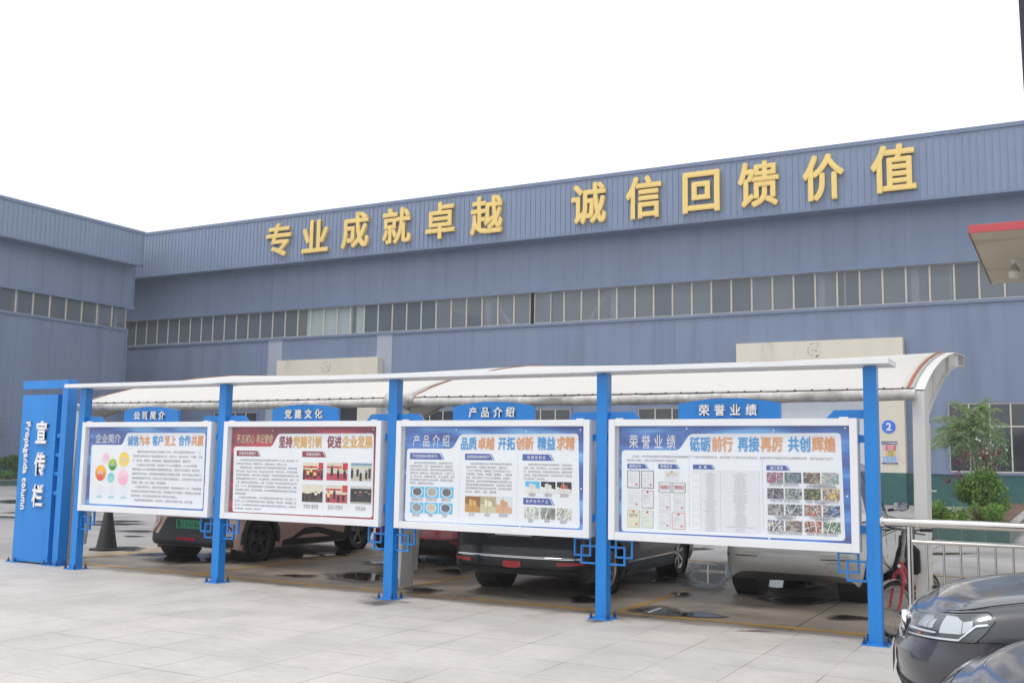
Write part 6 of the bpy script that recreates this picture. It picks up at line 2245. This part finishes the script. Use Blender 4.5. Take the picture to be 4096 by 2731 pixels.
for sd in (-1, 1):
    c2.patch('reflector', U(sd * 0.56), U(sd * 0.86), [(0, .405), (1, .42)], [(0, .445), (1, .445)], 0.008, M_redlens, nu=12, nz=2)
    c2.patch('rear_lamp', U(sd * 0.5), c2.us(-0.45, sd), 0.78, 0.93, 0.008, M_redlens, nu=16)
    c2.seam('door_seam', [(c2.us(1.22, sd), z) for z in (0.24, 0.45, 0.6, 0.8, 0.95)])
    c2.seam('door_seam', [(c2.us(0.28 - (z - 0.6) * 0.4, sd), z) for z in (0.66, 0.75, 0.95)])
    c2.patch('side_trim', c2.us(0.42, sd), c2.us(2.2, sd), 0.355, 0.372, 0.01, M_chrome, nu=30, nz=2)
    c2.patch('sill', c2.us(0.4, sd), c2.us(2.25, sd), 0.2, 0.27, 0.02, M_blackp, nu=30, nz=3)
c2.patch('fog_lamp', U(-0.1), U(0.1), [(0, .375), (.2, .36), (.8, .36), (1, .375)], [(0, .44), (1, .44)], 0.016, M_redlens, nu=8, nz=3)
c2.patch('plate_recess', U(-0.45), U(0.45), [(0, .75), (.15, .69), (.85, .69), (1, .75)], 0.86, 0.004, M_blackpl, nu=24)
plate(c2, -0.24, 0.24, 0.725, 0.865, -0.955, '', mat('white_plate', (0.6, 0.61, 0.62), 0.4), M_ink)
c2.mirror(1.95, 1.0, M_blackp)
for x in (-0.35, 0.35):
    b_ = MB()
    b_.lathe([(0.012, -0.004), (0.012, 0.006), (0.009, 0.008)], (x, -0.955, 0.60), 1, 14)
    b_.build('parking_sensor', M_blackpl, sd_)
sd_.location = (-5.86, 11.80, 0)
sd_.rotation_euler[2] = R(1.0)

# ---- silver compact car
sv = thing('parked_car', 'silver compact car with a dark rubbing line across its rear bumper, behind the rightmost board', 'car', (0, 0, 0), 'cars parked under the canopy')
S = dict(w=0.80, yr=-0.74, yf=3.25, wb=2.6, ra=0.34, za=0.31, rt=0.305, trk=0.805, tw=0.19, rimk=0.64, spokes=6, rim=M_alloy, paint=M_silver, rr=0.22, rry=0.3, bowr=0.05, zb=(0.345, 0.22, 0.2),
         dr=[(0.34, 0.10), (0.37, 0.065), (0.41, 0.05), (0.43, 0.025), (0.515, 0.006), (0.522, 0.018), (0.532, 0.018), (0.54, 0.0), (0.62, 0.01), (0.66, 0.06), (1.0, 0.08)], ds=[(0.2, 0.06), (0.3, 0.02), (0.5, 0.0), (0.8, 0.02), (1.0, 0.06)], df=[(0.18, 0.1), (0.35, 0.02), (0.55, 0.0), (0.8, 0.05)],
         zt=[(-0.8, 0.98), (0.6, 0.98), (1.9, 0.95), (2.5, 0.93), (3.0, 0.84), (3.3, 0.70)],
         gh=dict(wb=0.77, wr=0.60, yb=(-0.70, 2.4), yr=(-0.45, 1.35), zr=1.62, n=5.0, tr=0.2, tf=0.2, side=[(0.3, 0.47), (0.49, 0.69)]))
c3 = Car(S)
c3.make(sv)
U = c3.ur
c3.patch('rubbing_strip', U(-0.78), U(0.78), 0.521, 0.533, 0.004, M_blackpl, nu=50, nz=1)
c3.seam('tow_cover', [(U(x), z) for x, z in ((0.42, .40), (0.42, .475), (0.44, .49), (0.56, .49), (0.58, .475), (0.58, .41), (0.56, .395), (0.44, .39), (0.42, .40))], 0.0025, off=0.001)
for sd in (-1, 1):
    c3.patch('rear_lamp', U(sd * 0.62), c3.us(-0.5, sd), 0.74, 0.96, 0.008, M_redlens, nu=12)
    c3.seam('door_seam', [(c3.us(1.2, sd), z) for z in (0.27, 0.45, 0.6, 0.8, 0.95)])
    c3.seam('door_seam', [(c3.us(2.12, sd), z) for z in (0.36, 0.45, 0.6, 0.8, 0.92)])
    c3.patch('door_handle', c3.us(0.55, sd), c3.us(0.75, sd), 0.80, 0.83, 0.02, M_silver, nu=6, nz=2)
c3.mirror(2.05, 1.03, M_blackpl)
plate(c3, -0.24, 0.24, 0.70, 0.84, -0.70, '', bpy.data.materials['white_plate'], M_ink)
sv.location = (-2.98, 13.03, 0)
sv.rotation_euler[2] = R(0.4)

# ---- dark red car
rc = thing('parked_car', 'dark red car with black bumper skirt between the rose gold and black cars', 'car', (0, 0, 0), 'cars parked under the canopy')
S = dict(w=0.86, yr=-0.85, yf=3.4, wb=2.6, ra=0.345, za=0.315, rt=0.31, trk=0.83, tw=0.2, rimk=0.66, spokes=5, rim=M_alloy, paint=M_redp2, rr=0.3, rry=0.3, bowr=0.07, zb=(0.16, 0.2, 0.2),
         dr=[(0.15, 0.14), (0.24, 0.02), (0.40, 0.0), (0.47, 0.0), (0.50, 0.02), (0.56, 0.0), (0.75, 0.05), (1.0, 0.08)], ds=[(0.18, 0.07), (0.3, 0.02), (0.5, 0.0), (0.7, 0.015), (1.0, 0.08)], df=[(0.18, 0.1), (0.35, 0.02), (0.55, 0.0), (0.8, 0.05)],
         zt=[(-0.9, 0.98), (0.0, 1.0), (0.6, 0.98), (1.8, 0.95), (2.4, 0.93), (3.0, 0.84), (3.4, 0.72)],
         gh=dict(wb=0.8, wr=0.58, yb=(-0.5, 2.35), yr=(0.1, 1.35), zr=1.44, n=4.0, tr=0.2, tf=0.2, side=[(0.31, 0.48), (0.5, 0.68)]))
c4 = Car(S)
c4.make(rc)
U = c4.ur
c4.patch('bumper_skirt', U(-0.80), U(0.80), [(0, .17), (1, .17)], [(0, .26), (.15, .40), (.85, .40), (1, .26)], 0.012, M_blackpl, nu=40)
for sd in (-1, 1):
    c4.patch('reflector', U(sd * 0.56), U(sd * 0.8), [(0, .40), (1, .35)], [(0, .42), (1, .43)], 0.012, mat('dark_red_lens', (0.13, 0.006, 0.01), 0.2, coat=0.5) if sd < 0 else bpy.data.materials['dark_red_lens'], nu=10, nz=3)
    c4.patch('rear_lamp', U(sd * 0.5), c4.us(-0.4, sd), 0.74, 0.9, 0.008, M_redlens, nu=12)
c4.mirror(1.95, 1.0, M_redp2)
rc.location = (-8.93, 14.18, 0)

# ---- the two dark cars nosing in from the right
def nose_car(label, loc, rot):
    t = thing('front_car', label, 'car', (0, 0, 0), 'dark cars nosing in at the lower right')
    S = dict(w=0.90, yr=-1.0, yf=3.66, wb=2.7, ra=0.36, za=0.325, rt=0.32, trk=0.85, tw=0.21, rimk=0.7, spokes=5, rim=M_alloy, paint=M_black3, rr=0.38, rry=0.3, bowr=0.08,
             fry=0.40, bowf=0.15, nf=2.5, zb=(0.3, 0.2, 0.19), rs=0.13, crown=0.055,
             dr=[(0.28, 0.08), (0.45, 0.0), (0.7, 0.04), (1.0, 0.09)], ds=[(0.18, 0.07), (0.3, 0.02), (0.5, 0.0), (0.70, 0.0), (0.78, 0.018), (1.0, 0.06)],
             df=[(0.18, 0.16), (0.28, 0.06), (0.36, 0.02), (0.45, 0.0), (0.56, 0.0), (0.585, 0.03), (0.62, 0.05), (0.74, 0.075), (0.85, 0.13)],
             zt=[(-1.05, 1.02), (0.0, 1.04), (0.6, 1.02), (1.9, 0.995), (2.35, 0.975), (2.9, 0.905), (3.2, 0.86), (3.45, 0.815), (3.66, 0.765)],
             gh=dict(wb=0.83, wr=0.58, yb=(-0.55, 2.25), yr=(0.15, 1.25), zr=1.44, n=4.0, tr=0.2, tf=0.2, side=[(0.31, 0.48), (0.5, 0.68)]))
    global NOSE
    c = NOSE = Car(S)
    c.make(t)
    F = c.uf
    c.patch('grille_backing', F(0.30), c.H, [(0, .60), (1, .58)], [(0, .70), (1, .718)], 0.003, M_dark, nu=20)
    c.patch('grille_backing', -F(0.30), -c.H, [(0, .60), (1, .58)], [(0, .70), (1, .718)], 0.003, M_dark, nu=20)
    for z0 in (0.592, 0.628, 0.664, 0.700):
        for sd in (-1, 1):
            c.patch('grille_bar', sd * F(0.28), sd * c.H, z0, z0 + 0.013, 0.02, M_chrome, nu=20, nz=2)
    H_ = c.H
    LO = [(0, .636), (.41, .655), (.74, .671), (.86, .676), (.93, .73), (1, .793)]
    HI = [(0, .75), (.1, .765), (.35, .785), (.68, .808), (.945, .829), (.975, .82), (1, .798)]
    for sd in (-1, 1):
        hl0, hl1 = sd * (H_ - 0.45), sd * (H_ - 1.17)
        def q(f_): return lerp(hl0, hl1, f_)
        h_ = c.patch('headlight', hl0, hl1, LO, HI, 0.004, M_hldark, nu=60, nz=8)
        c.patch('reflector', q(.18), q(.37), [(0, .705), (1, .712)], [(0, .758), (.75, .772), (1, .76)], 0.010, M_hlref, h_, nu=8, nz=3)
        c.patch('reflector', q(.375), q(.46), [(0, .712), (1, .716)], [(0, .758), (1, .765)], 0.009, M_hlref2, h_, nu=4, nz=3)
        c.patch('reflector', q(.56), q(.76), [(0, .70), (1, .712)], [(0, .79), (.7, .795), (1, .775)], 0.010, M_hlref, h_, nu=8, nz=3)
        c.patch('reflector', q(.765), q(.84), [(0, .715), (1, .735)], [(0, .775), (1, .785)], 0.009, M_hlref2, h_, nu=5, nz=3)
        c.patch('light_guide', q(.02), q(.52), [(0, .678), (.3, .682), (1, .694)], [(0, .686), (.3, .69), (1, .702)], 0.013, M_hlchrome, h_, nu=20, nz=1)
        c.patch('light_guide', q(.01), q(.74), [(0, .641), (.4, .655), (1, .675)], [(0, .649), (.4, .664), (1, .685)], 0.013, M_hlchrome, h_, nu=24, nz=1)
        c.patch('light_guide', q(.74), q(.95), [(0, .675), (.6, .757), (1, .768)], [(0, .685), (.6, .768), (1, .777)], 0.013, M_hlchrome, h_, nu=16, nz=1)
        c.patch('indicator', q(.24), q(.30), .662, .678, 0.011, M_amber, h_, nu=4, nz=1)
        c.patch('headlight_lens', hl0, hl1, LO, HI, 0.018, M_lens, h_, nu=60, nz=8, skirt=False)
        c.seam('lamp_seam', [(q(f_), interp(LO, f_) - 0.003) for f_ in (0, .2, .41, .6, .74, .86, .93, 1)] + [(q(f_), interp(HI, f_) + 0.003) for f_ in (.975, .945, .8, .68, .5, .35, .1, 0)], 0.003, off=0.002)
        c.seam('bumper_seam', [(sd * (H_ - a), z) for a, z in ((1.07, .676), (1.16, .683), (1.26, .686), (1.36, .70))], 0.0025)
        pts = [(sd * (H_ - a), z) for a, z in ((0.0, .738), (.2, .74), (.384, .75), (.6, .78), (.8, .806), (.939, .823), (1.05, .84), (1.17, .862), (1.324, .888))]
        for a in (1.4, 1.6, 1.8, 2.0):
            y = c.plan(sd * (H_ - a))[1]
            pts.append((sd * (H_ - a), c.zt(y) - 0.012))
        c.seam('bonnet_seam', pts, 0.003)
    c.patch('lower_grille', F(-0.62), -c.H, [(0, .26), (1, .24)], .385, 0.004, M_clad, nu=24)
    c.patch('lower_grille', F(0.62), c.H, [(0, .26), (1, .24)], .385, 0.004, M_clad, nu=24)
    for sd in (-1, 1):
        for z0 in (0.265, 0.30, 0.335, 0.365):
            c.patch('grille_slat', sd * F(0.60), sd * c.H, z0, z0 + 0.012, 0.016, M_clad, nu=20, nz=1)
    b_ = MB()
    b_.box(-0.22, 3.672, 0.37, 0.22, 3.678, 0.51)
    b_.build('number_plate', bpy.data.materials['white_plate'], t, bevel=0.003)
    b_ = MB()
    b_.lathe([(0, 0.0), (0.055, 0.0), (0.06, -0.01), (0.06, -0.03)], (0, 3.62, 0.66), 1, 28)
    b_.build('badge_ring', M_chrome, t, smooth=40)
    c.mirror(2.0, 1.02, M_black3)
    t.location = loc
    t.rotation_euler[2] = rot
    return t
M_hldark = mat('headlight_housing', (0.10, 0.105, 0.115), 0.25, metal=0.6)
M_hlref = mat('headlight_reflector', (0.56, 0.57, 0.58), 0.22, metal=0.55)
M_hlref2 = mat('headlight_reflector_side', (0.55, 0.55, 0.55), 0.18, metal=0.8)
M_hlchrome = mat('light_guide', (0.8, 0.81, 0.83), 0.2, metal=0.3)
M_amber = mat('amber_lens', (0.35, 0.07, 0.02), 0.3)
M_lens = glass_mat('headlight_lens', (0.95, 0.97, 0.985), 0.02, 0.0)
fc = nose_car('black sedan nosing in at the lower right, its clear headlight facing left, beside the handrail', (0, 0, 0), R(97.0))
A = R(97.0)
nx_, ny_ = -1.02, 6.98
fc.location = (nx_ + math.sin(A) * 3.655, ny_ - math.cos(A) * 3.655, 0)
f2 = copy_tree(fc)
f2['label'] = 'dark car nearest the camera, only a corner of its bonnet showing at the bottom right'
f2.location = (fc.location.x + 0.45, fc.location.y - 2.62, 0.0)

# ------------------------------------------------------------------ folding bicycle with a black bag, between the last post and the canopy column
M_bred = mat('bicycle_red', (0.42, 0.012, 0.03), 0.3, coat=0.6, var=0.1, vscale=15)
M_bgrey = mat('worn_steel', (0.30, 0.29, 0.27), 0.45, metal=0.6, var=0.25, vscale=30)
bk = thing('bicycle', 'red folding bicycle with dusty spoked wheels, front wheel towards the pavement', 'bicycle', (0, 0, 0))
WRB = 0.262
def bike_wheel(cy):
    b_ = MB()
    n = 40
    b_.lathe([(WRB - 0.034, 0.014), (WRB - 0.012, 0.02), (WRB, 0.009), (WRB, -0.009), (WRB - 0.012, -0.02), (WRB - 0.034, -0.014)], (0, cy, WRB), 0, n)
    w_ = b_.build('wheel', M_rubber, bk, smooth=40)
    b_ = MB()
    b_.lathe([(WRB - 0.034, 0.013), (WRB - 0.056, 0.011), (WRB - 0.056, -0.011), (WRB - 0.034, -0.013)], (0, cy, WRB), 0, n)
    b_.build('rim', M_bgrey, w_, smooth=40)
    b_ = MB()
    for k in range(28):
        a = 2 * math.pi * k / 28
        s_ = 0.03 if k % 2 else -0.03
        a2 = a + (0.35 if k % 4 < 2 else -0.35)
        b_.tube([(s_, cy + 0.022 * math.cos(a2), WRB + 0.022 * math.sin(a2)), (0, cy + (WRB - 0.05) * math.cos(a), WRB + (WRB - 0.05) * math.sin(a))], 0.0014, 4)
    b_.tube([(-0.05, cy, WRB), (0.05, cy, WRB)], 0.016, 10)
    b_.build('spokes', M_bgrey, w_)
bike_wheel(0.0)
FRONTW = [c for c in bk.children if c.name.startswith('wheel')][0]
bike_wheel(0.98)
b_ = MB()
for s_ in (-0.055, 0.055):                           # curved fork blades, wide over the tyre
    b_.tube([(s_ * 0.5, 0.085, 0.605), (s_, 0.07, 0.575), (s_ * 1.1, 0.055, 0.5), (s_ * 1.1, 0.035, 0.4), (s_ * 1.05, 0.015, 0.31), (s_ * 0.95, -0.005, 0.26)], [0.017, 0.018, 0.016, 0.014, 0.012, 0.011], 10)
b_.tube([(0.03, 0.085, 0.605), (-0.03, 0.085, 0.605)], 0.018, 10)
b_.build('fork', M_bred, bk, smooth=50)
b_ = MB()
b_.tube([(0, 0.085, 0.60), (0, 0.11, 0.72)], 0.024, 14)
b_.tube([(0, 0.115, 0.68), (0.0, 0.4, 0.45), (0, 0.62, 0.40), (0, 0.75, 0.52)], 0.024, 12)
b_.tube([(0, 0.62, 0.30), (0, 0.68, 0.72)], 0.018, 10)
for s_ in (-0.05, 0.05):
    b_.tube([(s_ * 0.4, 0.62, 0.32), (s_, 0.98, WRB)], 0.01, 8)
    b_.tube([(s_ * 0.4, 0.67, 0.6), (s_, 0.98, WRB)], 0.009, 8)
b_.build('frame', M_bred, bk, smooth=50)
b_ = MB()
b_.lathe([(0, 0.0), (0.02, 0.0), (0.02, 0.004)], (0, 0.072, 0.665), 1, 16)
b_.v = [(p[0], p[1] - 0.004, 0.665 + (p[2] - 0.665) * 0.8) for p in b_.v]
b_.build('head_badge', M_char, bk)
b_ = MB()
b_.tube([(0, 0.11, 0.72), (0, 0.15, 0.99)], 0.018, 12)
b_.tube([(0, 0.107, 0.70), (0, 0.113, 0.745)], 0.03, 12)
b_.tube([(0, 0.135, 0.885), (0, 0.14, 0.91)], 0.026, 12)
b_.tube([(-0.28, 0.2, 1.02), (-0.12, 0.15, 1.01), (0, 0.15, 0.995), (0.12, 0.15, 1.01), (0.28, 0.2, 1.02)], 0.012, 10)
b_.build('handlebar', M_bgrey, bk, smooth=50)
for s_ in (-1, 1):
    b_ = MB()
    b_.tube([(s_ * 0.17, 0.165, 1.014), (s_ * 0.28, 0.202, 1.02)], 0.017, 10)
    b_.build('grip', M_blackpl, bk, smooth=50)
    b_ = MB()
    b_.tube([(s_ * 0.13, 0.15, 1.0), (s_ * 0.18, 0.09, 0.985), (s_ * 0.27, 0.12, 0.98)], 0.007, 6)
    b_.build('brake_lever', M_blackpl, bk, smooth=50)
for s_, dx in ((-1, 0.16), (1, 0.1)):
    b_ = MB()
    b_.tube([(s_ * 0.13, 0.13, 1.0), (s_ * 0.03, 0.06, 1.02), (-0.06 - dx, 0.02, 0.93), (-0.1 - dx * 0.9, 0.03, 0.8), (-0.09 - dx * 0.5, 0.04, 0.68), (-0.02, 0.06, 0.58)], 0.004, 6)
    b_.build('brake_cable', M_blackpl, bk, smooth=60)
b_ = MB()
b_.tube([(0, 0.66, 0.7), (0, 0.70, 0.86)], 0.013, 10)
b_.build('seat_post', M_bgrey, bk)
b_ = MB()
b_.lathe([(0, -0.14), (0.03, -0.13), (0.045, -0.05), (0.09, 0.08), (0.08, 0.13), (0, 0.14)], (0, 0.71, 0.89), 1, 16)
b_.v = [(p[0], p[1], 0.89 + (p[2] - 0.89) * 0.4) for p in b_.v]
b_.build('saddle', M_blackpl, bk, smooth=60)
b_ = MB()                                            # mudguard over the front wheel
rows = []
for k in range(17):
    a = lerp(R(20), R(165), k / 16)
    rr = WRB + 0.022
    rows.append([(x, -math.cos(a) * rr * -1, WRB + math.sin(a) * rr - abs(x) * 0.25) for x in (-0.028, -0.014, 0, 0.014, 0.028)])
b_.grid(rows)
b_.build('mudguard', mat('dusty_guard', (0.33, 0.3, 0.26), 0.6, var=0.2, vscale=15), bk, smooth=60)
b_ = MB()
b_.tube([(-0.07, 0.62, 0.30), (0.07, 0.62, 0.30)], 0.012, 8)
b_.tube([(-0.07, 0.62, 0.30), (-0.07, 0.54, 0.17)], 0.009, 8)
b_.box(-0.16, 0.50, 0.155, -0.075, 0.58, 0.18)
b_.tube([(0.07, 0.62, 0.30), (0.07, 0.70, 0.43)], 0.009, 8)
b_.box(0.075, 0.66, 0.42, 0.16, 0.74, 0.445)
b_.lathe([(0.06, 0.004), (0.075, 0.004), (0.075, -0.004), (0.06, -0.004)], (-0.035, 0.62, 0.30), 0, 24)
b_.build('crank', M_blackpl, bk)
AS = R(-24)                                          # front end steered to the left
for ch in bk.children:
    if ch.name.split('.')[0] in ('fork', 'handlebar', 'grip', 'brake_lever', 'brake_cable', 'mudguard', 'head_badge') or ch is FRONTW:
        c0 = Vector((0, 0.09, 0))
        ch.rotation_euler[2] = AS
        ch.location = c0 - Matrix.Rotation(AS, 3, 'Z') @ c0
bk.location = (-1.515, 10.45, 0.004)
bk.rotation_euler = (0, R(1.0), R(-11))
bag = thing('bag', 'black cloth bag hanging behind the bicycle handlebar', 'bag', (-1.45, 10.8, 0.6))
b_ = MB()
BX, BY = -1.475, 10.76
b_.prism([(BX - 0.13, 0.60), (BX - 0.07, 0.565), (BX + 0.11, 0.575), (BX + 0.13, 0.59), (BX + 0.125, 0.80), (BX + 0.07, 0.85), (BX - 0.02, 0.86), (BX - 0.07, 0.82)], 1, BY, BY + 0.14)
b_.build('bag_body', mat('black_cloth', (0.008, 0.008, 0.009), 0.85, bump=0.3, bscale=20), bag, bevel=0.02, fixn=True)
b_ = MB()
for dy in (0.01, 0.13):
    b_.tube([(BX - 0.05, BY + dy, 0.83), (BX - 0.01, BY + dy - 0.04, 0.99), (BX + 0.02, BY + dy - 0.04, 0.99), (BX + 0.02, BY + dy, 0.85)], 0.008, 6)
b_.build('bag_strap', M_blackpl, bag)

# ------------------------------------------------------------------ thin haze over the yard
m_ = MB()
m_.box(-305, -305, -1.3, 305, 305, 22)
hz = m_.build('haze', bpy.data.materials.new('haze_air'), None)
tag(hz, 'thin pale haze hanging over the yard and the halls', 'haze', kind='stuff')
hm = hz.data.materials[0]
hm.use_nodes = True
ht = hm.node_tree
ht.nodes.remove(ht.nodes['Principled BSDF'])
pv = ht.nodes.new('ShaderNodeVolumePrincipled')
pv.inputs['Color'].default_value = (0.93, 0.96, 1.0, 1)
pv.inputs['Density'].default_value = 0.0011
ht.links.new(pv.outputs[0], ht.nodes['Material Output'].inputs['Volume'])
bpy.data.objects.remove(_fo)
